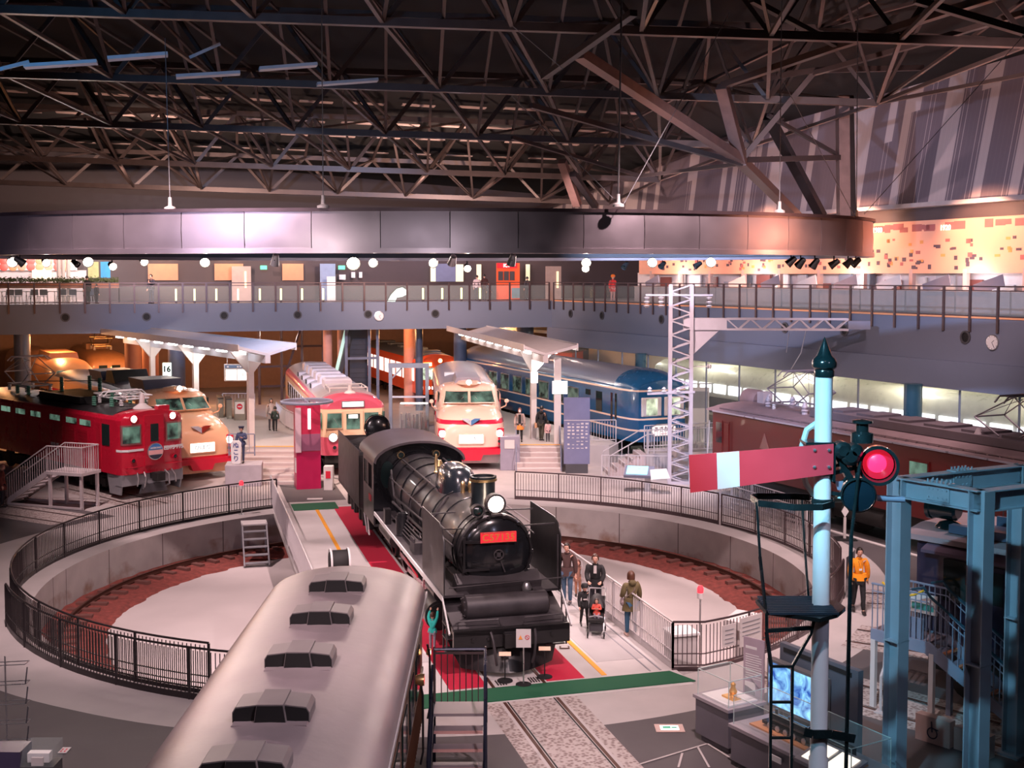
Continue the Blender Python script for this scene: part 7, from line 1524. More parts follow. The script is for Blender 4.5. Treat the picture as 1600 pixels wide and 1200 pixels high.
# ---------------------------------------------------------------- blue-grey stairs beside the navy locomotive
SD = Vector((.66,-.75,0)); SN = Vector((.75,.66,0)); S0 = Vector((7.35,24.25,0)); rzS = atan2(SD.y, SD.x)
t = thing('steel_stairs', 'blue-grey steel stairs with orange-edged treads up to the navy locomotive', 'stairs', S0, rzS)
K['stairblue'] = mat('stair_blue_grey', (.24,.28,.38), .4, .1)
zt = 1.6; La = 1.25; run = .30; ns = 8
g = G(); g.box(0,La,0,.72,zt-.04,zt); g.build('landing', mat('mauve_tread', (.22,.17,.2), .6), t)
for y in (0,.74):
    g = G(); g.prism([(0,zt+.02),(0,zt-.22),(La-.05,zt-.22),(La+ns*run+.1,-.02),(La+ns*run+.1,.2),(La+.05,zt+.02)], 'y', y-.02, y+.02); g.build('stringer', 'stairblue', t, smooth=0)
for x in (.06, La+.1):
    for y in (0.02,.72): g = G(); g.box(x-.05,x+.05,y-.05,y+.05,0,zt-.2); g.build('leg', 'offwhite' if y < .1 else 'stairblue', t)
for k in range(ns-1): g = G(); g.mi = 0; g.box(La+k*run,La+k*run+.28,.03,.71,zt-.2*(k+1)-.03,zt-.2*(k+1)); tr = g.build('tread', 'bgrey', t); g = G(); g.box(La+k*run+.2,La+k*run+.29,.03,.71,zt-.2*(k+1)-.035,zt-.2*(k+1)+.004); g.build('orange_edge', mat('orange_edge', (.75,.28,.12), .5), tr)
for y in (0,.74):
    g = G(); sl = zt/(ns*run)
    for k in range(11): x = .02+k*.12; g.bar((x,y,zt), (x,y,zt+.95), .018, .018)
    for k in range(19): x = La+.05+k*.12; z = zt-(x-La)*sl; g.bar((x,y,z), (x,y,z+.9), .018, .018)
    g.tube([(0,y,zt+.95),(La,y,zt+.95),(La+ns*run,y,.95)], .024, 6); g.tube([(0,y,zt+.8),(La,y,zt+.8),(La+ns*run,y,.8)], .014, 6); g.build('railing', 'stairblue', t)
    g = G(); g.tube([(La-.35,y,zt+1.0),(La-.1,y,zt+1.08),(La+.05,y,zt+.92),(La+ns*run,y,1.02),(La+ns*run+.1,y,.8)], .03, 7); g.build('dark_handrail', mat('dark_teal_rail', (.02,.06,.09), .3), t)
g = G(); g.tube([(.25,-.02,zt+1.02),(.5,0,zt+.86),(.7,.0,zt+.82),(.95,0,zt+.9),(1.15,0,zt+1.02)], .022, 6); g.build('yellow_chain', mat('yellow_chain', (.8,.45,.03), .4), t)
g = G(); g.box(.42,1.05,.70,.73,zt+.35,zt+.75); g.build('notice', 'offwhite', t); g = G(); g.box(.5,.98,.69,.70,zt+.42,zt+.55); g.build('green_band', mat('teal_print', (.05,.25,.22), .5), t)
g = G(); g.box(.4,1.1,.1,.14,zt,zt+.42); g.build('screen_plate', 'bgrey', t, smooth=0)
t = thing('bollard_rail', 'small white bent rail left of the gantry legs', 'barrier', gnd(1383,1108), .9); g = G(); g.tube([(-.25,0,0),(-.25,0,.75),(-.1,0,.9),(.0,0,1.6)], .03, 7); g.tube([(.1,0,0),(.1,0,.7),(-.2,0,.72)], .03, 7); g.build('tube', 'rail_light', t); g = G(); g.box(-.35,.2,-.1,.1,0,.03); g.build('foot', 'rail_light', t)
# wheelchair mark and pale crate-like boxes under the stairs
for k, (x, y, s) in enumerate(((8.35,22.2,.5),(8.9,21.7,.42))):
    t = thing('pale_box', ['pale low box with a wheelchair mark between the gantry legs','second pale low box right of the wheelchair mark'][k], 'box', (x-.35,y+.1,0), rzS); g = G(); g.box(-.35,.35,-.1,.1,0,s); g.build('body', mat('peach_box', (.55,.40,.36), .6), t)
    if k == 0: g = G(); g.torus((0,-.105,.2), .1, .012, (0,1,0), 18, 4); g.bar((0,-.105,.22),(-.02,-.105,.42),.02); g.bar((-.02,-.105,.3),(.12,-.105,.28),.02); g.build('wheelchair_mark', 'ink', t)
# ---------------------------------------------------------------- showcases, screen and panels (lower right)
DD = Vector((.5,-.866,0)); rzD = atan2(DD.y, DD.x)

def edges(t, x0, x1, y0, y1, z0, z1):
    g = G(); c = [(x0,y0),(x1,y0),(x1,y1),(x0,y1)]
    for (a, b), (d, e) in zip(c, c[1:]+c[:1]): g.bar((a,b,z1), (d,e,z1), .012); g.bar((a,b,z0), (a,b,z1), .012)
    g.build('glass_edges', mat('pale_glass_edge', (.5,.62,.6), .3), t, smooth=0)
cg = mat('case_grey', (.14,.13,.155), .4)
t = thing('glass_showcase', 'small square glass showcase with a golden model, nearest the green mat', 'showcase', (3.5,22.5,0), rzD)
g = G(); g.box(0,.95,0,.85,.12,.80); g.box(.08,.87,.08,.77,0,.12); g.build('cabinet', cg, t); g = G(); g.box(-.04,.99,-.04,.89,.80,.86); g.build('rim', mat('rim_grey', (.30,.27,.30), .4), t); g = G(); g.box(.03,.92,.03,.82,.865,1.36); g.build('glass_box', 'glass', t, smooth=0); edges(t,.03,.92,.03,.82,.86,1.36); g = G(); g.box(.08,.87,.08,.77,.86,.885); g.build('pale_tray', 'white', t)
g = G(); g.lathe([(.09,0),(.06,.06),(.08,.12),(.04,.2),(.05,.26),(.001,.3)], (.55,.45,.885), (0,0,1), 12); g.box(.4,.72,.3,.5,.885,.92); g.build('golden_model', mat('golden_model', (.75,.42,.12), .35, .5), t)
t = thing('long_showcase', 'long glass showcase holding a black model steam train', 'showcase', (3.95,21.25,0), rzD)
g = G(); g.box(0,2.9,0,.95,.1,.70); g.box(.08,2.82,.08,.87,0,.1); g.build('cabinet', cg, t); g = G(); g.box(-.04,2.94,-.04,.99,.70,.76); g.build('rim', MATS['rim_grey'], t); g = G(); g.box(.03,2.87,.03,.92,.765,1.28); g.build('glass_box', 'glass', t, smooth=0)
edges(t,.03,2.87,.03,.92,.76,1.28); g = G(); g.box(.2,2.6,.25,.7,.76,.79); g.build('wooden_base', mat('model_base_wood', (.55,.26,.12), .5), t)
g = G(); g.cyl((.55,.48,.98), (1.5,.48,.98), .085, n=14); g.box(1.5,1.75,.37,.59,.84,1.12); g.box(1.85,2.45,.38,.58,.84,1.05); g.box(.4,1.75,.37,.59,.84,.90); g.cyl((.65,.48,1.05),(.65,.48,1.15),.03); g.cyl((1.0,.48,1.05),(1.0,.48,1.12),.04)
md = g.build('model_train', 'steel_gloss', t); g = G()
for x in (.6,.8,1.0,1.2,1.45,1.95,2.15,2.35):
    for y in (.37,.59): g.cyl((x,y-.012,.85), (x,y+.012,.85), .055, n=12)
g.build('wheels', 'silver', md); g = G(); g.box(1.1,1.35,-.06,-.04,.5,.6); g.build('small_label', 'white', t)
t = thing('video_screen', 'large screen showing blue steam clouds on a dark grey backboard', 'screen', (4.78,21.95,0), rzD)
g = G(); g.box(.0,1.95,.25,.37,0,2.0); g.build('backboard', mat('board_grey', (.10,.105,.13), .45), t); g = G(); g.box(-.12,1.35,.05,.2,.80,1.70); fr_ = g.build('screen_frame', mat('screen_bezel', (.16,.15,.15), .3, .3), t)
def cloud_screen():
    m = bpy.data.materials.new('blue_cloud_screen'); m.use_nodes = True; nt = m.node_tree; b = nt.nodes['Principled BSDF']; tc = nt.nodes.new('ShaderNodeTexCoord'); n = nt.nodes.new('ShaderNodeTexNoise'); n.inputs['Scale'].default_value = 3.2; n.inputs['Detail'].default_value = 6; n.inputs['Distortion'].default_value = 1.2
    r = nt.nodes.new('ShaderNodeValToRGB'); r.color_ramp.elements[0].position = .38; r.color_ramp.elements[0].color = (.01,.06,.30,1); r.color_ramp.elements[1].position = .66; r.color_ramp.elements[1].color = (.30,.70,1,1)
    nt.links.new(tc.outputs['Object'], n.inputs['Vector']); nt.links.new(n.outputs['Fac'], r.inputs[0]); nt.links.new(r.outputs[0], b.inputs['Emission Color']); b.inputs['Emission Strength'].default_value = .75; b.inputs['Base Color'].default_value = (.01,.02,.04,1); b.inputs['Roughness'].default_value = .1; return m
g = G(); g.box(-.06,1.29,.035,.05,.87,1.65); g.build('display', cloud_screen(), fr_, smooth=0); g = G(); g.box(.2,.35,.15,.3,0,.95); g.build('stand', 'offwhite', t); g = G(); g.box(.1,1.8,.24,.25,1.85,1.93); g.build('top_slot', 'black', t)
t = thing('text_panel', 'narrow upright mauve text panel with a small picture beside the video screen', 'information board', (4.42,22.6,0), rzD + .25)
g = G(); g.box(0,.46,0,.03,.05,1.95); g.build('board', mat('mauve_board', (.42,.34,.40), .5), t, smooth=0); g = G()
for k in range(11): g.box(.05,.05+(.36 if k % 4 else .3),-.004,0,1.62-k*.045,1.635-k*.045)
g.box(.05,.3,-.004,0,1.74,1.79); g.build('text_lines', 'white', t, smooth=0); g = G(); g.box(.04,.28,-.005,0,.86,1.1); g.build('picture', 'white', t); g = G(); g.prism([(.04,.86),(.28,.86),(.28,.93),(.12,1.0),(.04,1.02)], 'y', -.008, -.005); g.build('picture_hill', 'grey', t); g = G(); g.box(-.05,.51,-.1,.13,0,.05); g.build('foot', 'grey', t)
t = thing('reading_desk', 'slanted reading desk with lit pages at the foot of the signal post', 'lectern', (4.72,19.55,0), rzD); g = G(); g.box(.3,.6,.2,.4,0,.8); g.build('stem', 'grey', t); g = G(); g.prism([(-.05,.78),(.55,.98),(.55,1.02),(-.05,.84)], 'x', 0, 1.05); dk = g.build('desk', MATS['rim_grey'], t, smooth=0)
g = G(); 
for x in (.08,.56): g.add([(x,.03,.872),(x+.4,.03,.872),(x+.4,.48,1.02),(x,.48,1.02)], [(0,1,2,3)])
g.build('lit_pages', mat('page_glow', (1,.9,.75), .5, emit=.6, vary=.1), dk)
# white floor lines near the showcases
g = G()
for (a_, b_, c_, d_) in ((1000,1195,1105,1163),(1105,1163,1165,1200),(1060,1200,1066,1178),(1090,1168,1108,1200)):
    p = gnd(a_, b_); q = gnd(c_, d_); g.bar((p.x,p.y,.014), (q.x,q.y,.014), .04, .008)
struct(g.build('trim_7', 'pale_paving', smooth=0))
# ---------------------------------------------------------------- stairs to the wooden coach (lower centre)
t = thing('coach_steps', 'steel stairs with a tall handrail leading up to the wooden coach door', 'stairs', (-.93,20.9,0), -pi/2 + .012); zt = 1.2
bs = mat('black_blue_rail', (.03,.035,.06), .3, .4)
g = G(); g.box(-.25,.35,-.44,.44,zt-.05,zt); g.build('landing', mat('tread_grey', (.30,.25,.26), .5), t)
for k in range(5): g = G(); g.box(.38+k*.30,.38+k*.30+.29,-.42,.42,zt-.2*(k+1)-.03,zt-.2*(k+1)); tr = g.build('tread', MATS['tread_grey'], t); g = G(); g.box(.38+k*.3+.25,.38+k*.3+.295,-.42,.42,zt-.2*(k+1)-.035,zt-.2*(k+1)+.004); g.build('pink_edge', mat('pink_edge', (.70,.38,.34), .5), tr)
for y in (-.46,.46):
    g = G(); g.bar((.3,y,zt-.06), (1.95,y,.05), .04, .16); g.box(-.25,.35,y-.02,y+.02,zt-.14,zt); g.build('stringer', bs, t)
    g = G(); g.box(-.2,-.14,y-.03,y+.03,0,zt); g.build('leg', bs, t)
    g = G(); g.tube([(.35,y,zt),(.35,y,zt+.85),(1.8,y,.95),(1.8,y,.05)], .025, 6); g.tube([(.5,y*1.05,zt-.1),(.5,y*1.05,zt+.7)], .02, 6); g.build('side_rail', bs, t)
g = G(); g.tube([(-.25,-.46,zt+.95),(-.25,.46,zt+.95),(-.18,.46,zt+.95),(.4,.46,zt+.75),(.4,.46,zt)], .028, 8); g.build('top_rail', bs, t)
g = G(); g.tube([(-.25,-.46,zt+.88),(-.25,.46,zt+.88)], .02, 6)
for k in range(9): y = -.44+k*.11; g.tube([(-.25,y,zt),(-.25,y,zt+.88)], .010, 5)
g.build('end_balusters', 'rail_brown', t); g = G(); g.tube([(-.25,-.46,zt-.1),(-.25,-.46,zt+1.0)], .02, 6); g.tube([(-.25,.46,zt-.1),(-.25,.46,zt+1.0)], .02, 6); g.build('end_posts', 'rail_brown', t)
# ---------------------------------------------------------------- lower left corner
t = thing('wire_rack', 'chrome wire leaflet rack at the lower left edge', 'rack', gnd(10,1190,0)); 
for k in range(5):
    z = .35+k*.36; g = G(); g.tube([(-.4,-.1,z),(.42-.03*k*0,-.1,z+.04),(.42,.1,z+.04),(-.4,.1,z)], .009, 5); g.build('shelf_wire', 'silver', t)
for x in (.0,): g = G(); g.tube([(.02,0,0),(.02,0,1.95)], .015, 6); g.build('upright', 'silver', t)
for k in range(4): g = G(); z = .42+k*.36; g.tube([(.42,-.1,z-.03),(.46,-.1,z+.28)], .012, 5); g.build('shelf_end', 'dgrey', t)
g = G(); g.box(-.4,.4,-.2,.2,0,.03); g.build('foot', 'grey', t)
t = thing('leaflet_case', 'clear slanted leaflet case on a dark stand at the lower left corner', 'leaflet case', gnd(66,1240,0)); g = G(); g.box(-.28,.28,-.2,.2,0,.55); g.build('stand', 'dgrey', t); g = G(); g.prism([(-.22,.55),(.2,.55),(.25,.88),(-.05,.86)], 'x', -.28, .28); g.build('clear_case', 'glass', t, smooth=0); g = G(); g.box(-.22,.15,-.05,.1,.56,.72); g.build('leaflets', 'white', t, smooth=0); g = G(); g.box(-.1,.1,-.19,-.15,.56,.70); g.build('small_card', 'offwhite', t)
t = thing('dark_cabinet', 'dark blue-violet box at the lower left edge', 'cabinet', gnd(2,1235,0)); g = G(); g.box(-.3,.42,-.2,.3,0,.75); g.build('body', mat('violet_dark', (.06,.05,.10), .4), t); g = G(); g.box(-.3,.42,-.22,-.2,.45,.47); g.build('red_line', 'redlamp', t) if False else g.build('trim_line', 'grey', t)
# lamps inside the canopied and dim far areas
pnt((-26,60,4.6), 200, AMB, .3); pnt((-20,73,4.6), 240, AMB, .3)
# ================================================================== PEOPLE
SKIN = mat('skin', (.62,.36,.27), .55, vary=.03); 
def skinmesh(nodes, edges, root=0, sub=1):
    me = bpy.data.meshes.new('s'); me.from_pydata([n[0] for n in nodes], edges, []); o = bpy.data.objects.new('s', me); COL.objects.link(o)
    md = o.modifiers.new('skin', 'SKIN'); md.use_smooth_shade = True; md.branch_smoothing = .6
    for v, n in zip(me.skin_vertices[0].data, nodes): r = n[1]; v.radius = (r, r) if not isinstance(r, tuple) else r
    for i, v in enumerate(me.skin_vertices[0].data): v.use_root = (i == root)
    sb = o.modifiers.new('sub', 'SUBSURF'); sb.levels = sub; sb.render_levels = sub
    dg = bpy.context.evaluated_depsgraph_get(); m2 = bpy.data.meshes.new_from_object(o.evaluated_get(dg)); bpy.data.objects.remove(o)
    vs = [tuple(v.co) for v in m2.vertices]; fs = [tuple(p.vertices) for p in m2.polygons]; bpy.data.meshes.remove(m2); return vs, fs
HAIR = {}
def person(label, p, face, h=1.68, top=(.03,.03,.04), bottom=(.03,.04,.06), hair=(.02,.015,.012), coat=.0, arms=('down','down'), stride=.0, longhair=False, group=None, topname='jacket', fat=1.0, shoe=(.03,.025,.025), lean=0.0, child=False, extra=None, hood=False, skirt=None):
    t = thing('person', label, 'person', p, face, group); k = h
    hs = 1.25 if child else 1.0
    def V(x, y, z): return (x*k + lean*max(0, z-.5)*k, y*k, z*k)
    hip = .50; kn = .28; an = .045; s = stride
    J = dict(pel=V(0,0,.53), wst=V(0,0,.62), che=V(.005,0,.735), nck=V(.0,0,.835), hd=V(.012,0,.88))
    for sd, sg in (('L',1),('R',-1)):
        f = s*sg
        J['hip'+sd] = V(0,.05*sg,hip); J['kn'+sd] = V(.06*f+ .01,.055*sg,kn+.005); J['an'+sd] = V(.13*f-.01,.055*sg,an+max(0,-f)*.05); J['to'+sd] = V(.13*f+.075,.06*sg,.02+max(0,-f)*.02)
        a = arms[0 if sd == 'L' else 1]; J['sh'+sd] = V(0,.10*sg,.805)
        el, wr = {'down':((-.005-.03*f,.135*sg,.645),(.03-.10*f,.14*sg,.50)), 'push':((.04,.13*sg,.67),(.19,.09*sg,.60)), 'up':((.09,.11*sg,.90),(.20,.10*sg,1.0)), 'bag':((0,.135*sg,.65),(.10,.12*sg,.60)), 'chest':((.02,.14*sg,.66),(.12,.05*sg,.70))}[a]
        J['el'+sd] = V(*el); J['wr'+sd] = V(*wr)
    names = list(J); ix = {n: i for i, n in enumerate(names)}
    R = dict(pel=.062,wst=.055,che=.066,nck=.028,hd=.030,sh=.032,el=.022,wr=.015,hip=.044,kn=.029,an=.019,to=.014)
    def mk(sel, edges, grow, root, slim=1.0):
        nn = [n for n in names if n in sel]; idx = {n: i for i, n in enumerate(nn)}; nodes = []
        for n in nn:
            r = R[n if n in R else n[:-1]]*k*fat + grow
            r *= slim if n[:2] in ('pe','ws','ch','sh','hi') else 1
            nodes.append((J[n], (r*1.18, r*.86) if n in ('pel','wst','che') else r))
        return skinmesh(nodes, [(idx[a], idx[b]) for a, b in edges], idx[root])
    E_t = [('pel','wst'),('wst','che'),('che','nck'),('che','shL'),('che','shR'),('shL','elL'),('elL','wrL'),('shR','elR'),('elR','wrR')]
    E_l = [('pel','hipL'),('pel','hipR'),('hipL','knL'),('knL','anL'),('hipR','knR'),('knR','anR')]
    vs, fs = mk(set(names), E_t + [('nck','hd')] + E_l + [('anL','toL'),('anR','toR')], 0, 'pel', .42)
    g = G(); g.add(vs, fs)
    # head with nose, chin, ears
    hc = Vector(V(.018,0,.925)); a_, b_, c_ = .062*k*hs, .050*k*hs, .072*k*hs; rings = []
    for i in range(1, 12):
        th = pi*i/12; z = -cos(th); r = sin(th); jaw = .80 if z < -.3 else 1.0; fw = 1.0 if z > -.6 else 1.12
        rings.append([hc + Vector((a_*r*cos(q)*fw*(1.0 if cos(q) < 0 else .94), b_*r*sin(q)*jaw, c_*z)) for q in [2*pi*j/16 for j in range(16)]])
    g.loft(rings)
    nx = hc + Vector((a_*.92, 0, -.10*c_)); g.add([nx+Vector((.0,0,.22*c_)), nx+Vector((.012*k,0,-.06*c_)), nx+Vector((0,.010*k,-.09*c_)), nx+Vector((0,-.010*k,-.09*c_))], [(0,1,2),(0,3,1),(1,3,2),(0,2,3)])
    for sg in (1,-1): g.ball(hc + Vector((-.005*k, sg*b_*.98, -.02*k)), .012*k, 8, (.7,.5,1.2))
    # hands: palm and five separate fingers
    for sd, sg in (('L',1),('R',-1)):
        w_ = Vector(J['wr'+sd]); d = (w_ - Vector(J['el'+sd])).normalized(); a = arms[0 if sg > 0 else 1]
        side = Vector((1,0,0)) if a == 'down' else Vector((0,-sg,0)); side = (side - d*side.dot(d)).normalized(); nrm = d.cross(side)*(-sg)
        g.tube([w_, w_+d*.022*k, w_+d*.052*k], [.012*k,.020*k,.017*k], 8)
        for j, (off, ln) in enumerate(((-.013,.038),(-.0045,.043),(.0045,.040),(.012,.032))):
            b0 = w_ + d*.048*k + side*(-off)*k; g.tube([b0, b0+d*ln*.5*k+nrm*.004*k, b0+d*ln*.85*k+nrm*.016*k], [.0058*k,.0055*k,.004*k], 6)
        b0 = w_ + d*.015*k + side*.014*k; g.tube([b0, b0+d*.02*k+side*.014*k, b0+d*.042*k+side*.014*k+nrm*.006*k], [.007*k,.0065*k,.005*k], 6)
    body = g.build('body', SKIN, t, smooth=60)
    g = G()
    for sg in (1,-1): g.ball(hc + Vector((a_*.90, sg*b_*.38, .06*c_)), .0065*k, 6)
    g.bar(hc + Vector((a_*.93,-.35*b_,.22*c_)), hc + Vector((a_*.90,-.12*b_*0-.15*b_,.24*c_)), .003*k); g.bar(hc + Vector((a_*.93,.35*b_,.22*c_)), hc + Vector((a_*.90,.15*b_,.24*c_)), .003*k); g.build('eyes', 'ink', t)
    g = G(); g.bar(hc + Vector((a_*.90,-.25*b_,-.48*c_)), hc + Vector((a_*.90,.25*b_,-.48*c_)), .006*k, .005*k); g.build('mouth', mat('lips', (.45,.15,.13), .5), t)
    # hair
    hm = mat('hair_%02d%02d%02d' % tuple(int(x*99) for x in hair), hair, .45, vary=.2, scale=30); g = G(); rings = []
    zlo = -.75 if longhair else -.25
    for i in range(9):
        z = zlo + (1.10-zlo)*i/8; zz = min(z, 1.0); r = sqrt(max(0.02, 1-zz*zz)) if z > 0 else (1.0 if longhair else .98); r = max(r, .15) if z > 1 else r; ring = []
        for j in range(16):
            q = 2*pi*j/16; fr = cos(q); cut = 1.10 if (fr < .45 or z > .45) else (.86 if z > .0 else .70)
            ring.append(hc + Vector((a_*r*cos(q)*cut*(1.0), b_*r*sin(q)*1.12*(1.06 if longhair else 1), c_*zz*1.06)))
        rings.append(ring)
    g.loft(rings); g.build('hair', hm, t, smooth=60)
    tm = mat('cloth_%02d%02d%02d' % tuple(int(x*99) for x in top), top, .8, vary=.12, scale=12); bm2 = mat('cloth_%02d%02d%02d' % tuple(int(x*99) for x in bottom), bottom, .8, vary=.12, scale=12)
    vs, fs = mk({'pel','wst','che','nck','shL','shR','elL','elR','wrL','wrR'}, E_t, .020*k, 'pel')
    g = G(); g.add(vs, fs)
    zc = J['pel'][2]; hem = (.50-coat)*k; rings = []
    for i in range(5):
        z = .60*k + (hem-.60*k)*i/4; w1 = (.088+.012*i*.5)*k*fat; rings.append([Vector((w1*.80*cos(q) + lean*max(0,z/k-.5)*k, w1*1.12*sin(q), z)) for q in [2*pi*j/18 for j in range(18)]])
    g.loft(rings)
    if hood: hc2 = Vector(V(-.055,0,.83)); g.ball(hc2, .055*k, 10, (.7,1.1,.9))
    j_ = g.build(topname, tm, t, smooth=60)
    g = G(); g.torus(Vector(V(.004,0,.835)), .036*k, .012*k, (0,0,1), 16, 6); g.build('collar', tm, t)
    if skirt:
        g = G(); rings = [[Vector((w1*cos(q)*k, w1*1.15*sin(q)*k, z*k)) for q in [2*pi*j/16 for j in range(16)]] for z, w1 in ((.50,.085),(.43,.105),(.36,.12))]; g.loft(rings); g.build('skirt', mat('skirt_' + str(int(skirt[0]*99)), skirt, .8), t)
    vs, fs = mk({'pel','hipL','hipR','knL','knR','anL','anR'}, E_l, .010*k, 'pel'); g = G(); g.add(vs, fs); g.build('trousers', bm2, t, smooth=60)
    for sd in 'LR':
        A_ = Vector(J['an'+sd]); T_ = Vector(J['to'+sd]); g = G(); g.tube([A_+Vector((-.035*k,0,-.022*k)), A_+Vector((0,0,-.012*k)), A_.lerp(T_,.6)+Vector((0,0,-.004*k)), T_+Vector((.02*k,0,-.004*k))], [.022*k,.028*k,.024*k,.018*k], 8); g.build('shoe', mat('shoe_' + str(int(shoe[0]*99)), shoe, .5), t)
    if extra: extra(t, k, J)
    return t
def facing(p, q): return atan2(q[1]-p[1], q[0]-p[0])
CAMP = (0,0)
def G0(px, py, z=0.015): return gnd(px, py, z)
def badge(t, k, J):
    g = G(); g.box(.095*k,.10*k,-.02*k,.02*k,.66*k,.69*k); g.build('name_badge', 'white', t); g = G(); g.tube([(.075*k,.03*k,.80*k),(.10*k,0,.69*k),(.075*k,-.03*k,.80*k)], .003*k, 5); g.build('lanyard', 'ink', t)
p = G0(1341,957); person('person in a bright orange jacket and black trousers walking right of the signal post', p, facing(p,(8.6,20)), 1.74, (.85,.30,.01), (.012,.012,.014), arms=('down','down'), stride=.75, extra=badge, fat=1.12)
def shoulder_bag(t, k, J):
    g = G(); g.ball(Vector((.05*k,.125*k,.52*k)), .075*k, 12, (.9,.45,.85)); b = g.build('shoulder_bag', mat('printed_bag', (.30,.24,.25), .8, vary=.5, scale=25), t); g = G(); g.tube([(.05*k,.13*k,.58*k),(.085*k,.02*k,.72*k),(.02*k,-.07*k,.83*k),(-.08*k,-.02*k,.72*k),(-.02*k,.12*k,.58*k)], .008*k, 5); g.build('strap', mat('bag_strap', (.12,.08,.07), .7), b)
p = G0(986,994); person('person in an olive hooded coat with a shoulder bag by the white railing', p, facing((0,0),p)+.35, 1.62, (.11,.085,.035), (.03,.09,.16), hair=(.09,.035,.02), coat=.10, arms=('bag','down'), longhair=True, topname='coat', fat=1.15, extra=shoulder_bag, hood=True, shoe=(.5,.35,.3), stride=.25)
SF = facing(G0(932,985), (1.2,22))
pf = G0(930,965); person('person in a black jacket over a white shirt pushing a pushchair', pf, SF, 1.70, (.012,.012,.02), (.03,.03,.04), hair=(.06,.025,.015), arms=('push','push'), lean=.12, stride=.3, extra=lambda t,k,J: G().box(.072*k,.09*k,-.022*k,.022*k,.70*k,.82*k).build('shirt_front','offwhite',t))
# pushchair with a baby
pc_ = G0(932,992); t = thing('pushchair', 'black pushchair with a hooded seat and a toddler in it', 'pushchair', pc_, SF)
g = G()
for sy in (-1,1): g.tube([(.30,sy*.17,.1),(-.05,sy*.2,.55),(-.42,sy*.2,1.0),(-.55,sy*.2,1.02)], .014, 6); g.tube([(-.35,sy*.2,.1),(.0,sy*.2,.5)], .014, 6)
g.tube([(-.55,-.2,1.02),(-.55,.2,1.02)], .018, 6); g.build('frame', 'silver', t)
for x in (.3,-.35):
    for sy in (-1,1): g = G(); g.torus((x,sy*.2,.085), .07, .016, (0,1,0), 18, 6); g.cyl((x,sy*.2-.02,.085),(x,sy*.2+.02,.085),.03); g.build('wheel', 'black', t)
g = G(); g.loft([[(x,y,z) for y,z in ((-.19,a),(-.19,b),(.19,b),(.19,a))] for x,a,b in ((.2,.36,.42),(-.05,.36,.42),(-.2,.5,.56),(-.3,.85,.9))]); g.build('seat', 'black', t)
g = G(); rs = [[Vector((-.28+.30*sin(u)*1.0, .21*cos(v), .62+.34*cos(u)*max(.05,sin(v))+.0)) for v in [pi*j/10 for j in range(11)]] for u in (-.6,-.1,.4,.9,1.3)]; g.loft(rs, cap=False, closed=False); g.build('hood', mat('hood_black', (.012,.012,.014), .6), t)
g = G(); g.box(-.3,.1,-.16,.16,.12,.3); g.build('basket', 'dgrey', t)
g = G(); g.tube([(.22,-.16,.5),(.3,0,.56),(.22,.16,.5)], .02, 6); g.build('bumper_bar', 'grey', t)
person('toddler in red and white sitting in the pushchair', pc_ + Vector((cos(SF)*-.02, sin(SF)*-.02, .12)), SF, .78, (.65,.10,.07), (.45,.40,.5), hair=(.05,.03,.02), arms=('chest','chest'), child=True, shoe=(.5,.1,.1))
p = G0(913,980); person('child in black clothes and a black cap walking beside the pushchair', p, SF+.3, 1.10, (.012,.012,.014), (.012,.012,.014), stride=.9, child=True, extra=lambda t,k,J: (G().lathe([(.085*k,0),(.082*k,.05*k),(.05*k,.09*k),(.001,.1*k)], (.015*k,0,.93*k), (0,0,1), 14).build('cap','black',t), G().boxc((.07*k,.0,.66*k),(.02,.09,.03)).build('white_print','offwhite',t)))
p = G0(886,943); person('person in a dark brown quilted jacket and jeans beside the locomotive front', p, SF-.15, 1.66, (.06,.03,.028), (.05,.10,.17), hair=(.02,.012,.01), longhair=False, coat=.03, stride=.2, fat=1.15, shoe=(.1,.09,.1))
p = G0(903,932); person('small child in a beige coat walking behind the person in the quilted jacket', p, SF, 1.02, (.28,.14,.10), (.45,.20,.12), hair=(.10,.03,.02), child=True, stride=.3, coat=.08, longhair=True)
p = ax(1.9,-1.52,.03); person('toddler in a turquoise top and grey trousers reaching up to the locomotive', p, facing(p, ax(5.0,-.2)), .92, (.03,.52,.45), (.30,.28,.34), hair=(.06,.03,.02), arms=('up','up'), child=True, stride=.2, shoe=(.75,.5,.45))
# people on the middle platform
def zp(px, py): return gnd(px, py, 1.0)
p = zp(812,690); person('person in a pale open coat and orange skirt on the middle platform', p, -pi/2, 1.62, (.45,.36,.33), (.02,.015,.02), hair=(.12,.04,.025), longhair=True, coat=.06, stride=.3, skirt=(.75,.25,.05), extra=lambda t,k,J: (G().box(.085*k,.10*k,-.04*k,.04*k,.54*k,.80*k).build('black_shirt','black',t), G().box(.065*k,.09*k,-.03*k,.03*k,.88*k,.93*k).build('face_mask','white',t)))
p = zp(846,689); person('person in a black hooded jacket seen from behind on the middle platform', p, pi/2-.4, 1.68, (.012,.012,.02), (.05,.045,.03), stride=.5, fat=1.1, hood=True, extra=lambda t,k,J: G().boxc((.03*k,.16*k,.44*k),(.2,.12,.24)).build('shopping_bag', mat('brown_bag',(.5,.28,.15),.7), t))
p = zp(856,690); person('small child in a pink coat beside the black-jacketed person', p, pi/2+.2, 1.0, (.60,.38,.38), (.03,.02,.03), child=True, coat=.08, longhair=True)
p = zp(424,672); person('person in a long pale coat on the left platform by the pink train', p, -1.2, 1.62, (.45,.38,.36), (.10,.09,.1), hair=(.03,.02,.02), longhair=True, coat=.14)
p = zp(430,674); person('child in a dark green jacket beside the person in the long pale coat', p, pi/2, 1.25, (.03,.05,.04), (.02,.02,.025), child=True, stride=.4)
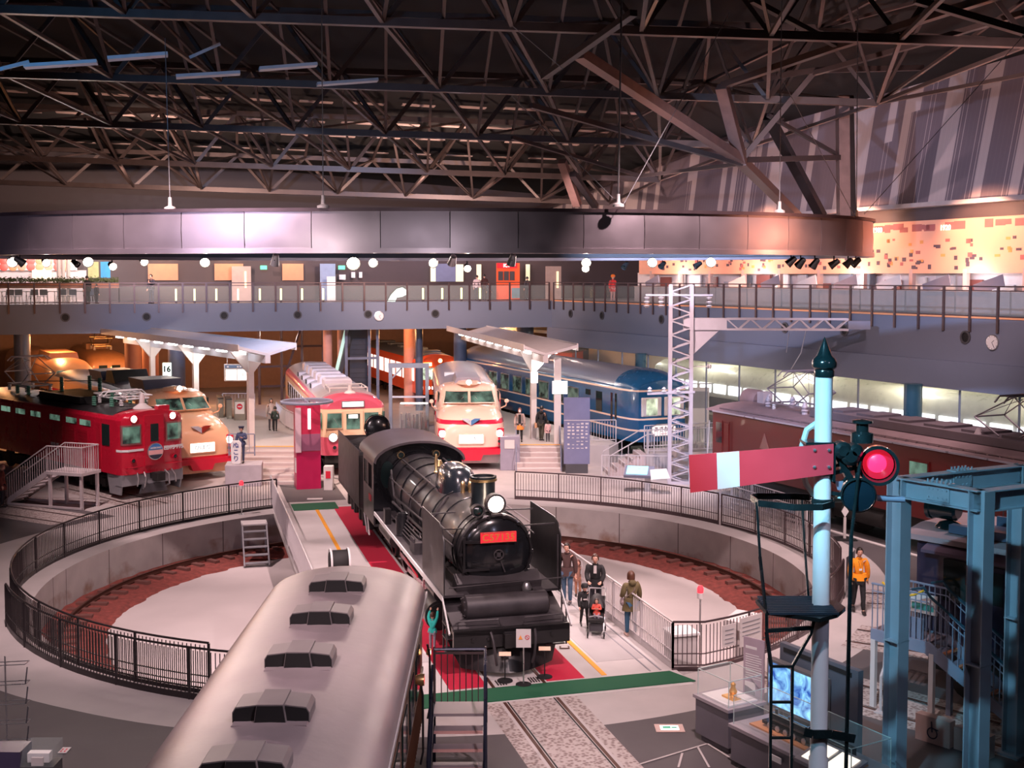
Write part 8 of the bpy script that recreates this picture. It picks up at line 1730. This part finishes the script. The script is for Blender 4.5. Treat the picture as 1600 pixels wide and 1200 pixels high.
p = G0(4,792); person('person in a maroon coat at the far left edge', p, .2, 1.66, (.16,.035,.025), (.03,.03,.04), hair=(.35,.16,.12), coat=.1, fat=1.15)
# mannequin holding a painted board
pm = gnd(382,757) + Vector((-.1,0,.93)); person('mannequin in a dark blue railway uniform and cap on the plinth', pm, -pi/2, 1.55, (.045,.06,.13), (.045,.06,.13), stride=.5, arms=('chest','down'), extra=lambda t,k,J: (G().lathe([(.07*k,0),(.08*k,.04*k),(.085*k,.05*k),(.001,.055*k)], (.015*k,0,.955*k), (0,0,1), 16).build('uniform_cap', mat('uniform_navy',(.03,.04,.09),.6), t)))
t = thing('painted_board', 'white rounded board with blue brush lettering beside the mannequin', 'sign', pm + Vector((-.15,-.38,0))); g = G(); g.prism([(-.2,.04),(-.12,0),(.12,0),(.2,.04),(.23,.9),(.14,1.0),(-.14,1.0),(-.23,.9)], 'y', -.03, .03); g.build('board', 'white', t, bevel=.02)
text('さくら', .24, mat('brush_blue', (.05,.07,.25), .6), t, (0,-.035,.5), (1,0,0)) if False else None
for j, ch in enumerate('ぬこり'): text(ch, .27, mat('brush_blue', (.05,.07,.25), .6), t, (0,-.036,.78-.28*j), (1,0,0), bold=.004)
# people on the upper gallery
def gal(px, d): p = lw(px, 470, d); return Vector((p.x, p.y, ZF))
person('person in a dark jacket leaning at the far gallery balustrade, left of the middle', gal(237,-.7), -1.9, 1.74, (.03,.03,.05), (.10,.10,.13), arms=('chest','down'))
person('person in black standing by the cafe hedge on the far gallery', gal(137,-1.2), 2.6, 1.65, (.012,.012,.015), (.012,.012,.015), coat=.06, fat=1.1)
person('person in black crouching by the cafe tables on the far gallery', gal(151,-2.2), 1.0, 1.15, (.02,.02,.025), (.02,.02,.025), fat=1.2)
person('person in a pale shirt standing left of the orange booth', gal(745,-3), 1.2, 1.7, (.55,.45,.47), (.05,.05,.07))
person('person in dark brown standing just left of the orange booth', gal(757,-3.4), 2.0, 1.76, (.06,.02,.02), (.03,.02,.03), coat=.06)
person('seated-height person in dark blue below the orange booth', gal(764,-1.6), 1.2, 1.25, (.03,.03,.05), (.04,.04,.06))
person('person in a dark jacket by the yellow-lit strip right of the orange booth', gal(824,-2.5), 2.2, 1.6, (.05,.05,.06), (.04,.04,.05))
q = KP + UR*5.2 + NR*-1.6; person('person in a red coat and orange hat walking on the right gallery near the corner', Vector((q.x,q.y,ZF)), atan2(UR.y,UR.x), 1.68, (.75,.05,.05), (.62,.40,.38), coat=.10, hair=(.75,.18,.04), extra=lambda t,k,J: G().lathe([(.08*k,0),(.085*k,.04*k),(.05*k,.09*k),(.001,.1*k)], (.015*k,0,.94*k), (0,0,1), 14).build('orange_hat', mat('orange_knit',(.85,.22,.03),.8), t))
